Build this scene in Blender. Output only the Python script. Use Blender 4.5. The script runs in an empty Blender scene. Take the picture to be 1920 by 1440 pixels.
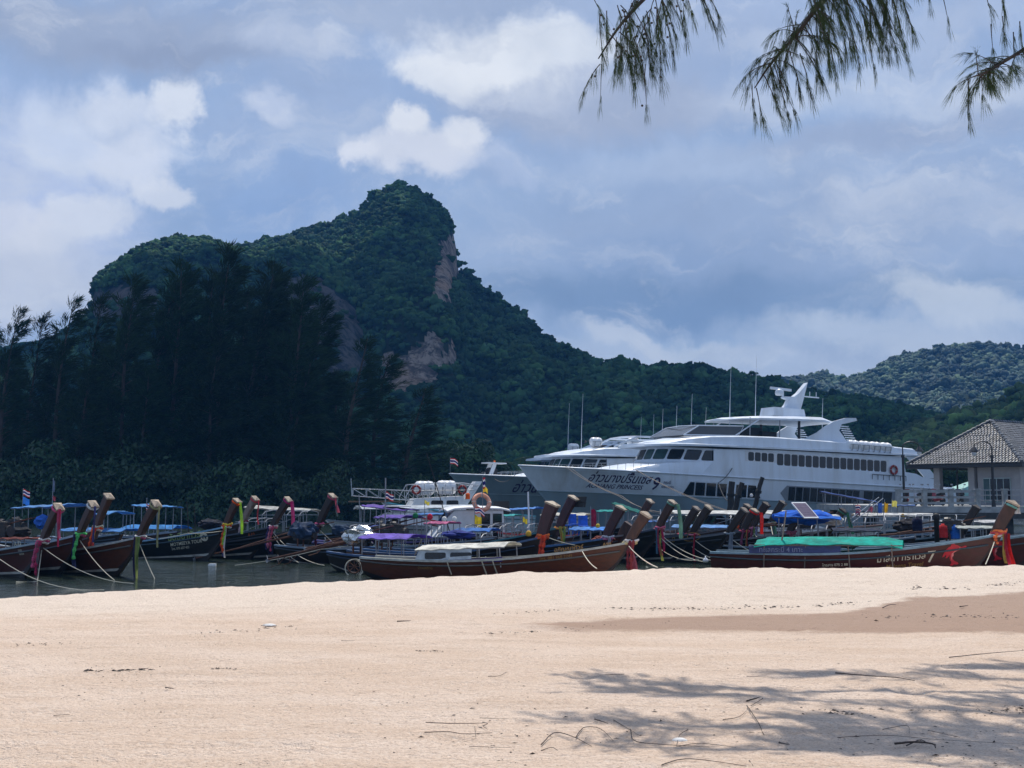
import bpy, math, random
import numpy as np
from mathutils import Vector, Matrix

random.seed(7)
RNG = np.random.default_rng(11)
sc = bpy.context.scene
COL = sc.collection
R = math.radians

# ------------------------------------------------------------------ camera, sky, sun, exposure
F = 2200.0                       # focal length in pixels of a 1920 wide picture
PITCH = math.atan(210 / F)
EYE = 2.6                        # metres above the water
cd = bpy.data.cameras.new('camera')
cam = bpy.data.objects.new('camera', cd)
COL.objects.link(cam)
cam.location = (0, 0, EYE)
cam.rotation_euler = (math.pi / 2 + PITCH, 0, 0)
cd.sensor_width = 36
cd.lens = 36 * F / 1920
cd.clip_start = 0.1
cd.clip_end = 6000
sc.camera = cam

SUN_EL = 63.0
SUN_AZ = 8.0                     # degrees from +Y towards +X
sv = Vector((math.sin(R(SUN_AZ)) * math.cos(R(SUN_EL)), math.cos(R(SUN_AZ)) * math.cos(R(SUN_EL)), math.sin(R(SUN_EL))))
sl = bpy.data.lights.new('sun', 'SUN')
sl.energy = 4.2
sl.angle = R(0.53)
sl.color = (1.0, 0.945, 0.86)
so = bpy.data.objects.new('sun', sl)
COL.objects.link(so)
so.location = (0, 0, 60)
so.rotation_euler = sv.to_track_quat('Z', 'Y').to_euler()

sc.view_settings.view_transform = 'Standard'
sc.view_settings.look = 'None'
sc.view_settings.exposure = 0.13
sc.view_settings.gamma = 1.0
sc.view_settings.use_curve_mapping = False
sc.render.engine = 'CYCLES'
sc.cycles.use_denoising = True
sc.cycles.max_bounces = 7
sc.cycles.transparent_max_bounces = 12
sc.cycles.caustics_reflective = False
sc.cycles.caustics_refractive = False


def ray(px, py):
    dx, dy = px - 960.0, 720.0 - py
    return dx, F * math.cos(PITCH) - dy * math.sin(PITCH), F * math.sin(PITCH) + dy * math.cos(PITCH)


def at(px, py, d):
    """the world point seen at a photo pixel, d metres away along Y"""
    r = ray(px, py)
    k = d / r[1]
    return Vector((r[0] * k, d, EYE + r[2] * k))


def azel(px, py):
    r = ray(px, py)
    return math.atan2(r[0], r[1]), math.atan2(r[2], math.hypot(r[0], r[1]))


class NT:
    """small node-tree writer"""
    def __init__(s, tree):
        s.t = tree
        s.n = tree.nodes
        s.l = tree.links

    def put(s, v, sock):
        if v is None:
            return
        if hasattr(v, 'links'):
            s.l.new(v, sock)
        else:
            try:
                sock.default_value = v
            except Exception:
                sock.default_value = (*v, 1.0) if len(v) == 3 else v[:3]

    def node(s, typ, **kw):
        nd = s.n.new(typ)
        for k, v in kw.items():
            setattr(nd, k, v)
        return nd

    def m(s, op, a, b=None, c=None, clamp=False):
        nd = s.node('ShaderNodeMath', operation=op, use_clamp=clamp)
        for v, i in zip((a, b, c), nd.inputs):
            s.put(v, i)
        return nd.outputs[0]

    def vm(s, op, a, b=None, scale=None):
        nd = s.node('ShaderNodeVectorMath', operation=op)
        s.put(a, nd.inputs[0])
        s.put(b, nd.inputs[1])
        if scale is not None:
            s.put(scale, nd.inputs['Scale'])
        return nd.outputs['Value'] if op in ('LENGTH', 'DOT_PRODUCT', 'DISTANCE') else nd.outputs['Vector']

    def noise(s, vec, scale, detail=4, rough=.55, dist=0.0, color=False):
        nd = s.node('ShaderNodeTexNoise')
        s.put(vec, nd.inputs['Vector'])
        nd.inputs['Scale'].default_value = scale
        nd.inputs['Detail'].default_value = detail
        nd.inputs['Roughness'].default_value = rough
        nd.inputs['Distortion'].default_value = dist
        return nd.outputs['Color'] if color else nd.outputs[0]

    def mix(s, f, a, b, blend='MIX'):
        nd = s.node('ShaderNodeMix', data_type='RGBA', blend_type=blend)
        s.put(f, nd.inputs[0])
        s.put(a, nd.inputs[6])
        s.put(b, nd.inputs[7])
        return nd.outputs[2]

    def mr(s, v, a, b, c=0.0, d=1.0, smooth=True):
        nd = s.node('ShaderNodeMapRange', interpolation_type='SMOOTHSTEP' if smooth else 'LINEAR')
        s.put(v, nd.inputs[0])
        for i, x in enumerate((a, b, c, d)):
            nd.inputs[1 + i].default_value = x
        return nd.outputs[0]

    def comb(s, x, y, z):
        nd = s.node('ShaderNodeCombineXYZ')
        for v, i in zip((x, y, z), nd.inputs):
            s.put(v, i)
        return nd.outputs[0]


SKY = 0.1
wd = bpy.data.worlds.new('World')
sc.world = wd
wd.use_nodes = True
wd.cycles.sampling_method = 'MANUAL'
wd.cycles.sample_map_resolution = 512
w = NT(wd.node_tree)
w.n.clear()
nish = w.node('ShaderNodeTexSky', sky_type='NISHITA', sun_disc=False)
nish.sun_elevation = R(SUN_EL)
nish.sun_rotation = R(SUN_AZ)
nish.air_density = 1.0
nish.dust_density = 1.5
dirv = w.node('ShaderNodeTexCoord').outputs['Generated']
sep = w.node('ShaderNodeSeparateXYZ')
w.put(dirv, sep.inputs[0])
dx_, dy_, dz_ = sep.outputs
az_ = w.m('ARCTAN2', dx_, dy_)
el_ = w.m('ARCSINE', dz_)
P_ = w.comb(az_, el_, 0.0)
n_big = w.noise(dirv, 4.5, 7, .58)
n_fin = w.noise(dirv, 15.0, 9, .62, .3)
n_col = w.noise(dirv, 9.0, 7, .6, 0.2, color=True)
warp = w.vm('SCALE', w.vm('SUBTRACT', n_col, (.5, .5, .5)), scale=0.10)
PW = w.vm('ADD', P_, warp)
nb0 = w.m('SUBTRACT', n_big, .5)
nf0 = w.m('SUBTRACT', n_fin, .5)


def lin(r, g, b):
    f = lambda c: (c / 255 / 12.92) if c / 255 <= .04045 else ((c / 255 + .055) / 1.055) ** 2.4
    return (f(r), f(g), f(b))


def skyc(r, g, b):
    return tuple(x * k_ / SKY for x, k_ in zip(lin(r, g, b), (1.16, 1.13, 1.07))) + (1.0,)


# open blue, then a broken layer of thin cloud over the whole dome
up = w.m('MAXIMUM', dz_, 0.0)
q = w.vm('SCALE', w.comb(dx_, dy_, 0.0), scale=w.m('DIVIDE', 1.0, w.m('ADD', up, .22)))
layer = w.noise(q, 1.1, 8, .6, .4)
skycol = w.mix(.62, nish.outputs[0], skyc(138, 167, 213))
skycol = w.mix(w.mr(layer, .40, .68, 0, .75), skycol, skyc(158, 176, 210))
skycol = w.mix(w.mr(n_big, .52, .74, 0, .5), skycol, skyc(182, 197, 226))


def blob(px, py, rx, ry, col, op=1.0, k=2.0, nb=1.2, nf=.8, wv=PW, rot=0.0):
    """one cloud: a noisy soft ellipse at a fixed direction of the sky"""
    global skycol
    a, e = azel(px, py)
    d = w.vm('SUBTRACT', wv, (a, e, 0))
    if rot:
        vr = w.node('ShaderNodeVectorRotate', rotation_type='Z_AXIS')
        w.put(d, vr.inputs['Vector'])
        vr.inputs['Angle'].default_value = R(rot)
        d = vr.outputs[0]
    d = w.vm('LENGTH', w.vm('MULTIPLY', d, (F / rx, F / ry, 0)))
    v = w.m('MULTIPLY', w.m('SUBTRACT', 1.0, d), k)
    v = w.m('ADD', v, w.m('MULTIPLY', nb0, nb))
    v = w.m('ADD', v, w.m('MULTIPLY', nf0, nf))
    skycol = w.mix(w.mr(v, 0, 1, 0, op), skycol, skyc(*col))


blob(1500, 430, 900, 250, (150, 171, 207), .85, 1.3, .6, .4)
blob(1230, 560, 620, 90, (119, 146, 186), .9, 1.3, .5, .35)
blob(1750, 540, 420, 55, (132, 157, 194), .7, 1.2, .8, .6)
blob(1250, 470, 330, 60, (132, 158, 200), .55, 1.2, .8, .6)
blob(1330, 300, 420, 60, (168, 187, 219), .7, 1.2, .9, .7)
blob(520, 420, 300, 210, (134, 163, 210), .8, 1.1, .4, .3)
blob(60, 380, 330, 320, (177, 194, 231), .85, 1.2, .9, .7)
blob(60, 300, 200, 60, (160, 180, 220), .5, 1.2, 1.2, 1.0)
blob(170, 240, 190, 120, (192, 206, 232), .85, 1.8, 1.3, 2.0)
blob(318, 190, 66, 72, (212, 221, 238), .9, 2.4, 1.4, 2.8)
blob(210, 195, 120, 40, (204, 214, 234), .6, 1.6, 1.4, 2.4)
blob(240, 290, 90, 70, (203, 213, 234), .8, 1.6, 1.1, 1.8)
blob(296, 350, 52, 50, (208, 217, 235), .75, 2.2, 1.6, 3.0)
blob(165, 430, 130, 52, (208, 217, 234), .75, 1.9, 1.4, 2.6, rot=-28)
blob(20, 440, 90, 60, (208, 216, 234), .7, 1.6, 1.3, 2.2)
blob(60, 540, 260, 90, (196, 206, 226), .85, 1.4, .9, .9)
blob(200, 50, 560, 105, (149, 165, 196), .95, 1.4, .8, .5)
blob(330, 95, 260, 40, (138, 154, 186), .7, 1.3, 1.0, .7)
blob(760, 20, 420, 70, (158, 174, 204), .85, 1.4, .9, .6)
blob(560, 90, 150, 46, (172, 187, 216), .7, 1.4, 1.3, 1.4)
blob(515, 215, 85, 36, (184, 198, 226), .8, 1.5, 1.3, 1.8, rot=12)
blob(1130, 195, 460, 80, (156, 171, 201), .95, 1.5, .8, .6)
blob(1320, 60, 380, 110, (156, 174, 208), .85, 1.2, .9, .8)
blob(930, 105, 255, 74, (216, 224, 238), 1.0, 1.5, 1.2, 1.8)
blob(830, 150, 150, 50, (214, 222, 236), .9, 1.7, 1.3, 2.2)
blob(1060, 100, 170, 55, (196, 207, 226), .9, 1.4, 1.0, 1.2)
blob(1000, 172, 230, 34, (168, 182, 210), .8, 1.3, 1.0, 1.0)
blob(775, 300, 185, 62, (202, 211, 231), .95, 2.0, 1.3, 2.2)
blob(735, 245, 58, 42, (217, 224, 238), .9, 2.0, 1.3, 2.8)
blob(855, 255, 72, 50, (212, 220, 236), .9, 2.0, 1.3, 2.8)
blob(660, 305, 60, 30, (208, 216, 234), .8, 1.8, 1.3, 2.4)
blob(945, 320, 100, 50, (168, 186, 220), .65, 1.3, 1.3, 1.8)
blob(1560, 170, 330, 60, (178, 194, 222), .7, 1.1, 1.2, 1.2)
blob(1480, 90, 160, 40, (182, 196, 222), .6, 1.2, 1.3, 1.5)
blob(1790, 60, 260, 90, (170, 186, 216), .75, 1.1, 1.2, 1.0)
blob(1850, 190, 220, 60, (190, 202, 224), .75, 1.1, 1.2, 1.2)
blob(1700, 250, 420, 40, (150, 168, 202), .8, 1.3, .9, .8)
blob(1430, 680, 760, 62, (174, 190, 217), .85, 1.4, .8, .7)
blob(1190, 645, 150, 34, (192, 204, 224), .8, 1.5, 1.3, 1.8, rot=10)
blob(1360, 655, 170, 30, (186, 200, 222), .7, 1.5, 1.3, 1.8)
blob(1650, 625, 330, 52, (186, 200, 222), .8, 1.4, 1.2, 1.5, rot=8)
blob(1800, 570, 150, 45, (196, 208, 226), .75, 1.5, 1.3, 2.0, rot=22)
n_str = w.noise(w.vm('MULTIPLY', PW, (2.6, 8.5, 1.0)), 1.6, 9, .62, .5)
n_st2 = w.noise(w.vm('MULTIPLY', PW, (5.5, 11.0, 1.0)), 2.0, 9, .64, .4)
skycol = w.mix(w.mr(n_str, .50, .72, 0, .50), skycol, skyc(202, 212, 230))
skycol = w.mix(w.mr(n_str, .48, .30, 0, .30), skycol, skyc(136, 156, 192))
skycol = w.mix(w.mr(n_st2, .52, .74, 0, .38), skycol, skyc(214, 222, 236))
skycol = w.mix(1.0, skycol, w.mix(w.mr(n_fin, .25, .75, 0, 1, False), (.93, .935, .945, 1), (1.07, 1.065, 1.055, 1)), 'MULTIPLY')
bg = w.node('ShaderNodeBackground')
w.put(skycol, bg.inputs[0])
bg.inputs[1].default_value = SKY
wo = w.node('ShaderNodeOutputWorld')
w.l.new(bg.outputs[0], wo.inputs[0])


# ------------------------------------------------------------------ materials
def mat(name, color, rough=.6, var=.25, scale=6.0, bump=.0, bscale=30.0, metal=0.0, spec=.5, trans=0.0, stretch=None, rand=0.0, dirt=None, patch=0.0):
    """procedural surface: a base colour broken up by two noises, with fine relief; dirt = (colour, amount)"""
    m = bpy.data.materials.new(name)
    m.use_nodes = True
    t = NT(m.node_tree)
    b = t.n['Principled BSDF']
    co = t.node('ShaderNodeTexCoord').outputs['Object']
    if stretch:
        co = t.vm('MULTIPLY', co, stretch)
    n1 = t.noise(co, scale, 5, .6)
    lo = tuple(c * (1 - var) for c in color)
    hi = tuple(min(1, c * (1 + var)) for c in color)
    c = t.mix(t.mr(n1, .3, .7), (*lo, 1), (*hi, 1))
    if dirt:
        n2 = t.noise(co, scale * .45, 6, .65, .5)
        c = t.mix(t.m('MULTIPLY', t.mr(n2, .48, .7), dirt[1]), c, (*dirt[0], 1))
    if rand:
        rn = t.node('ShaderNodeObjectInfo').outputs['Random']
        hs = t.node('ShaderNodeHueSaturation')
        t.put(t.m('ADD', .5, t.m('MULTIPLY', t.m('SUBTRACT', rn, .5), rand * .09)), hs.inputs['Hue'])
        rn2 = t.m('FRACT', t.m('MULTIPLY', rn, 7.31))
        t.put(t.m('ADD', 1.0, t.m('MULTIPLY', t.m('SUBTRACT', rn2, .5), rand * 1.2)), hs.inputs['Value'])
        t.put(c, hs.inputs['Color'])
        c = hs.outputs[0]
    if patch:
        pn = t.noise(t.node('ShaderNodeNewGeometry').outputs['Position'], patch, 6, .65, .3)
        c = t.mix(t.mr(pn, .40, .62, .0, .9), c, t.mix(1.0, c, (2.1, 2.1, 1.5, 1), 'MULTIPLY'))
    t.put(c, b.inputs['Base Color'])
    t.put(t.mr(n1, .2, .8, max(.02, rough - .08), min(1, rough + .08), False), b.inputs['Roughness'])
    b.inputs['Metallic'].default_value = metal
    b.inputs['Specular IOR Level'].default_value = spec
    if bump:
        bp = t.node('ShaderNodeBump')
        bp.inputs['Strength'].default_value = bump
        bp.inputs['Distance'].default_value = .02
        t.put(t.noise(co, bscale, 4, .6), bp.inputs['Height'])
        t.l.new(bp.outputs[0], b.inputs['Normal'])
    if trans:
        tr = t.node('ShaderNodeBsdfTranslucent')
        t.put(c, tr.inputs[0])
        ms = t.node('ShaderNodeMixShader')
        ms.inputs[0].default_value = trans
        t.l.new(b.outputs[0], ms.inputs[1])
        t.l.new(tr.outputs[0], ms.inputs[2])
        t.l.new(ms.outputs[0], t.n['Material Output'].inputs[0])
    return m


M = {}
def simple(key, *a, **k):
    M[key] = mat(key, *a, **k)
    return M[key]


_cl = {}
def cloth(rgb, trans=.25):
    """woven cloth or plastic sheet of one dye"""
    k = (rgb, trans)
    if k not in _cl:
        _cl[k] = mat('cloth', lin(*rgb), .85, .28, 3.5, .25, 60, trans=trans, spec=.2, dirt=((.16, .15, .14), .35))
    return _cl[k]


_pt = {}
def paint(rgb, rough=.38, var=.2, dirt=.35):
    k = (rgb, rough, var, dirt)
    if k not in _pt:
        _pt[k] = mat('boat_paint', lin(*rgb), rough, var, 5, .2, 22, stretch=(1, 1, 3), dirt=((.05, .04, .03), dirt))
    return _pt[k]


simple('wood_post', (.060, .024, .015), .5, .45, 7, .5, 40, stretch=(1, 1, .25), dirt=((.03, .015, .01), .7))
simple('wood_dark', (.024, .014, .011), .5, .4, 7, .5, 40, stretch=(1, 1, .25))
simple('wood_purple', (.046, .014, .018), .5, .35, 7, .5, 40, stretch=(1, 1, .25), dirt=((.03, .01, .012), .6))
simple('wood_grey', (.20, .16, .13), .7, .35, 8, .5, 40, stretch=(1, 1, .25))
simple('wood_cap', (.36, .28, .20), .6, .3, 9, .4, 40)
simple('wood_deck', (.16, .10, .06), .6, .35, 6, .4, 30, stretch=(.3, 1, 1))
simple('white_paint', (.78, .79, .80), .35, .06, 3, .08, 12, dirt=((.45, .42, .38), .22))
simple('ferry_white', (.63, .69, .765), .34, .06, .8, .12, 1.2, dirt=((.40, .37, .32), .38), stretch=(1.4, 1.4, .22))
simple('ferry_shade_grey', (.24, .32, .37), .38, .06, .6, .10, 1.2, dirt=((.30, .27, .22), .3), stretch=(1, 1, .35))  # lower hull grey, darkened for the shade under the flare
simple('ferry_slate', (.22, .29, .33), .38, .06, .6, .10, 1.2, dirt=((.14, .14, .13), .3), stretch=(1, 1, .35))
simple('glass_dark', (.006, .007, .010), .06, .2, 2, spec=.5)
simple('glass_teal', (.02, .06, .06), .06, .2, 2, spec=.5)
simple('navy_letter', (.030, .014, .075), .5, .1)
simple('steel', (.45, .46, .47), .3, .15, 12, .1, 50, metal=.8)
simple('dull_steel', (.30, .31, .33), .5, .2, 12, .2, 50, metal=.4)
simple('rust', (.12, .05, .03), .8, .4, 10, .4, 40)
simple('black_rubber', (.015, .015, .016), .7, .3, 10, .2, 40)
simple('engine_black', (.022, .022, .024), .45, .5, 14, .4, 30, dirt=((.12, .06, .03), .5))
simple('foil', (.62, .62, .60), .22, .3, 9, .9, 14, metal=.9)
simple('rope', (.52, .48, .38), .9, .2, 30, .5, 90)
simple('concrete', (.36, .37, .37), .85, .2, 3, .4, 18, dirt=((.14, .14, .13), .5))
simple('pier_wall', (.29, .29, .30), .85, .1, 2, .25, 18, dirt=((.26, .25, .23), .4))
simple('pier_dark', (.06, .06, .06), .9, .3, 3, .3, 18)
simple('roof_tile', (.068, .078, .095), .34, .6, 2.2, .35, 25, dirt=((.10, .10, .095), .6))
simple('lamp_black', (.015, .015, .017), .45, .2)
simple('pile_wood', (.030, .024, .022), .85, .4, 5, .8, 14, stretch=(1, 1, .3))
simple('casuarina_needle', (.020, .042, .016), .7, .4, 1.2, spec=.15, trans=.22, rand=.35)
simple('casuarina_near', (.060, .088, .030), .7, .35, 2.0, spec=.2, trans=.25)
simple('bark', (.060, .045, .034), .9, .35, 6, .7, 22, stretch=(1, 1, .25))
simple('mangrove_leaf', (.026, .062, .022), .45, .45, .9, spec=.35, trans=.2, rand=.4)
simple('broad_leaf', (.048, .098, .030), .55, .4, .8, spec=.3, trans=.2, rand=.4)
simple('dry_leaf', (.24, .19, .16), .8, .3, 2, trans=.1)
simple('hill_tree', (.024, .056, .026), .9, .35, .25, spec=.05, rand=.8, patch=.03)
simple('far_hill_tree', (.058, .084, .074), .85, .35, .25, spec=.1, rand=.75, patch=.03)  # paler, bluer foliage: distance haze put into the leaf colour
simple('sun_hill_tree', (.050, .080, .034), .85, .35, .25, spec=.1, rand=.75, patch=.03)  # lighter copy of the hill foliage, sunlit look put into the colour
simple('twig', (.060, .045, .038), .85, .3, 20)
simple('shell', (.72, .70, .66), .9, .15)


# ------------------------------------------------------------------ helpers
class MB:
    """collects shapes into one mesh"""
    def __init__(s):
        s.v, s.f = [], []

    def add(s, vs, fs):
        o = len(s.v)
        s.v.extend([tuple(p) for p in vs])
        s.f.extend([tuple(i + o for i in f) for f in fs])
        return s

    def box(s, c, d, rot=None, taper=1.0):
        x, y, z = (k / 2 for k in d)
        vs = [Vector((sx * x * (taper if sz > 0 else 1), sy * y * (taper if sz > 0 else 1), sz * z)) for sz in (-1, 1) for sy in (-1, 1) for sx in (-1, 1)]
        if rot is not None:
            vs = [rot @ p for p in vs]
        c = Vector(c)
        return s.add([p + c for p in vs], [(0, 2, 3, 1), (4, 5, 7, 6), (0, 1, 5, 4), (2, 6, 7, 3), (0, 4, 6, 2), (1, 3, 7, 5)])

    def tube(s, pts, r, n=6, r2=None, cap=True):
        pts = [Vector(p) for p in pts]
        N = len(pts)
        rs = [r + ((r2 if r2 is not None else r) - r) * i / max(1, N - 1) for i in range(N)]
        if callable(r2):
            rs = [r2(i / max(1, N - 1)) for i in range(N)]
        vs = []
        prev = None
        for i, p in enumerate(pts):
            t = (pts[min(i + 1, N - 1)] - pts[max(i - 1, 0)])
            t = t.normalized() if t.length > 1e-9 else Vector((0, 0, 1))
            a = prev - t * prev.dot(t) if prev is not None else t.orthogonal()
            a = a.normalized() if a.length > 1e-6 else t.orthogonal().normalized()
            prev = a
            b = t.cross(a)
            for k in range(n):
                an = 2 * math.pi * k / n
                vs.append(p + (a * math.cos(an) + b * math.sin(an)) * rs[i])
        fs = [(i * n + k, i * n + (k + 1) % n, (i + 1) * n + (k + 1) % n, (i + 1) * n + k) for i in range(N - 1) for k in range(n)]
        if cap:
            fs += [tuple(range(n - 1, -1, -1)), tuple((N - 1) * n + k for k in range(n))]
        return s.add(vs, fs)

    def grid(s, rows, closed=False):
        nr, nc = len(rows), len(rows[0])
        fs = [(i * nc + j, i * nc + (j + 1) % nc, (i + 1) * nc + (j + 1) % nc, (i + 1) * nc + j)
              for i in range(nr - 1) for j in range(nc if closed else nc - 1)]
        return s.add([p for r_ in rows for p in r_], fs)

    def slab(s, rows, th):
        """a sheet with thickness th downward"""
        nr, nc = len(rows), len(rows[0])
        top = [Vector(p) for r_ in rows for p in r_]
        bot = [p - Vector((0, 0, th)) for p in top]
        n = nr * nc
        fs = []
        for i in range(nr - 1):
            for j in range(nc - 1):
                a = (i * nc + j, i * nc + j + 1, (i + 1) * nc + j + 1, (i + 1) * nc + j)
                fs += [a, tuple(n + k for k in reversed(a))]
        ring = [j for j in range(nc)] + [i * nc + nc - 1 for i in range(1, nr)] + [(nr - 1) * nc + j for j in range(nc - 2, -1, -1)] + [i * nc for i in range(nr - 2, 0, -1)]
        for a, b in zip(ring, ring[1:] + ring[:1]):
            fs.append((b, a, n + a, n + b))
        return s.add(top + bot, fs)

    def prism(s, poly, origin, u, v, th):
        """polygon (2D) in the plane origin + a*u + b*v, thickness th along u x v, centred"""
        o, u, v = Vector(origin), Vector(u), Vector(v)
        nrm = u.cross(v).normalized() * th / 2
        n = len(poly)
        f1 = [o + u * a + v * b + nrm for a, b in poly]
        f2 = [o + u * a + v * b - nrm for a, b in poly]
        fs = [tuple(range(n)), tuple(2 * n - 1 - i for i in range(n))]
        fs += [((i + 1) % n, i, n + i, n + (i + 1) % n) for i in range(n)]
        return s.add(f1 + f2, fs)

    def lathe(s, prof, c, n=16, axis='Z'):
        c = Vector(c)
        rows = []
        for r_, h in prof:
            row = []
            for k in range(n):
                a = 2 * math.pi * k / n
                p = Vector((r_ * math.cos(a), r_ * math.sin(a), h))
                if axis == 'X':
                    p = Vector((p.z, p.x, p.y))
                elif axis == 'Y':
                    p = Vector((p.x, p.z, p.y))
                row.append(c + p)
            rows.append(row)
        return s.grid(rows, True)

    def torus(s, c, R_, r, nrm=(0, 0, 1), n=20, m=7):
        c = Vector(c)
        nrm = Vector(nrm).normalized()
        a = nrm.orthogonal().normalized()
        b = nrm.cross(a)
        rows = []
        for i in range(n + 1):
            t = 2 * math.pi * i / n
            d = a * math.cos(t) + b * math.sin(t)
            rows.append([c + d * (R_ + r * math.cos(2 * math.pi * k / m)) + nrm * r * math.sin(2 * math.pi * k / m) for k in range(m)])
        return s.grid(rows, True)

    def build(s, name, material, parent=None, smooth=False):
        off = Vector((0, 0, 0))
        if parent is None and s.v:
            a = np.array(s.v)
            off = Vector((float(a[:, 0].mean()), float(a[:, 1].mean()), float(a[:, 2].min())))
        me = bpy.data.meshes.new(name)
        me.from_pydata([(p[0] - off.x, p[1] - off.y, p[2] - off.z) for p in s.v] if off.length else s.v, [], s.f)
        me.materials.append(material)
        if smooth:
            me.shade_smooth()
            if smooth is not True:
                pass
        o = bpy.data.objects.new(name, me)
        COL.objects.link(o)
        o.location = off
        if parent is not None:
            o.parent = parent
            o.location = (0, 0, 0)
        return o


def tag(o, label=None, cat=None, group=None, kind=None):
    for k, v in (('label', label), ('category', cat), ('group', group), ('kind', kind)):
        if v:
            o[k] = v
    return o


def empty(name, loc, rz=0.0, label=None, cat=None, group=None, ry=0.0):
    o = bpy.data.objects.new(name, None)
    o.empty_display_size = .3
    COL.objects.link(o)
    o.location = loc
    o.rotation_euler = (0, ry, rz)
    return tag(o, label, cat, group)


def copy_tree(o, parent=None):
    c = o.copy()
    COL.objects.link(c)
    c.parent = parent
    for ch in list(o.children):
        copy_tree(ch, c)
    return c


def np_mesh(name, verts, faces, material, smooth=False):
    """fast mesh from arrays; faces is (n,3) or (n,4)"""
    me = bpy.data.meshes.new(name)
    verts = np.asarray(verts, dtype=np.float32)
    faces = np.asarray(faces, dtype=np.int32)
    n, k = faces.shape
    me.vertices.add(len(verts))
    me.vertices.foreach_set('co', verts.ravel())
    me.loops.add(n * k)
    me.loops.foreach_set('vertex_index', faces.ravel())
    me.polygons.add(n)
    me.polygons.foreach_set('loop_start', np.arange(0, n * k, k, dtype=np.int32))
    if smooth:
        me.polygons.foreach_set('use_smooth', np.ones(n, dtype=bool))
    me.update(calc_edges=True)
    me.materials.append(material)
    return me


def obj(name, me, parent=None, loc=(0, 0, 0)):
    o = bpy.data.objects.new(name, me)
    COL.objects.link(o)
    o.location = loc
    if parent is not None:
        o.parent = parent
    return o


_txt = {}
def text_shape(body, shear=0.0):
    """lettering outline as flat triangles: width-1-em glyph shapes, baseline at 0"""
    k = (body, shear)
    if k not in _txt:
        cu = bpy.data.curves.new('lettering', 'FONT')
        cu.body = body
        cu.shear = shear
        cu.resolution_u = 3
        cu.offset = .012
        o = bpy.data.objects.new('lettering', cu)
        COL.objects.link(o)
        dg = bpy.context.evaluated_depsgraph_get()
        me = bpy.data.meshes.new_from_object(o.evaluated_get(dg))
        v = np.array([tuple(p.co) for p in me.vertices]) if len(me.vertices) else np.zeros((0, 3))
        f = [tuple(p.vertices) for p in me.polygons]
        bpy.data.objects.remove(o)
        bpy.data.curves.remove(cu)
        bpy.data.meshes.remove(me)
        _txt[k] = (v, f)
    return _txt[k]


def fbm(p, oct=4, seed=0.0):
    """cheap value noise on an (n,3) array, about -1..1"""
    p = np.asarray(p, dtype=np.float64) + seed * 17.13
    out = np.zeros(len(p))
    amp, tot = 1.0, 0.0
    for o in range(oct):
        i = np.floor(p).astype(np.int64)
        f = p - i
        f = f * f * (3 - 2 * f)

        def h(a, b, c):
            n = (i[:, 0] + a) * 374761393 + (i[:, 1] + b) * 668265263 + (i[:, 2] + c) * 1274126177 + o * 9176
            n = (n ^ (n >> 13)) * 1274126177
            n = n ^ (n >> 16)
            return (n & 0xffff) / 32767.5 - 1
        x, y, z = f[:, 0], f[:, 1], f[:, 2]
        c00 = h(0, 0, 0) * (1 - x) + h(1, 0, 0) * x
        c10 = h(0, 1, 0) * (1 - x) + h(1, 1, 0) * x
        c01 = h(0, 0, 1) * (1 - x) + h(1, 0, 1) * x
        c11 = h(0, 1, 1) * (1 - x) + h(1, 1, 1) * x
        out += amp * ((c00 * (1 - y) + c10 * y) * (1 - z) + (c01 * (1 - y) + c11 * y) * z)
        tot += amp
        amp *= .5
        p = p * 2.03
    return out / tot


def icosphere(sub):
    import bmesh
    b = bmesh.new()
    bmesh.ops.create_icosphere(b, subdivisions=sub, radius=1.0)
    v = np.array([tuple(p.co) for p in b.verts])
    f = np.array([[q_.index for q_ in p.verts] for p in b.faces])
    b.free()
    return v, f


def sstep(a, b, x):
    t = np.clip((x - a) / (b - a), 0, 1)
    return t * t * (3 - 2 * t)


def in_poly(px, py, poly):
    n = len(poly)
    ins = np.zeros(len(px), dtype=bool)
    for i in range(n):
        x1, y1 = poly[i]
        x2, y2 = poly[(i + 1) % n]
        c = ((y1 > py) != (y2 > py)) & (px < (x2 - x1) * (py - y1) / ((y2 - y1) + 1e-9) + x1)
        ins ^= c
    return ins


# ------------------------------------------------------------------ beach
CREST_PX = [-700, 0, 200, 400, 690, 960, 1300, 1920, 2600]
CREST_PY = [1160, 1122, 1108, 1100, 1086, 1074, 1065, 1060, 1060]
CREST_Y = 26.0


def sand_height(x, y):
    x = np.asarray(x, float)
    y = np.asarray(y, float)
    hc = EYE - (np.interp(x / CREST_Y * F + 960, CREST_PX, CREST_PY) - 930) * CREST_Y / F
    near = 1.0
    up_edge = np.interp(x, [-3, -.3, 1.9, 4.2, 6.6, 9.2, 14], [15.2, 15.6, 16.9, 17.2, 19.8, 21.2, 22.0])
    right = sstep(-1.5, 1.5, x)
    flat = near - .10 * right * sstep(11, 15, y)
    t = sstep(np.where(right > .3, up_edge, 12.0) * right + 12.0 * (1 - right), CREST_Y, y)
    z = flat + (hc - flat) * t
    over = np.maximum(0, y - CREST_Y)
    z = z - .10 * over - .004 * over ** 2
    return np.maximum(z, -1.2)


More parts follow.
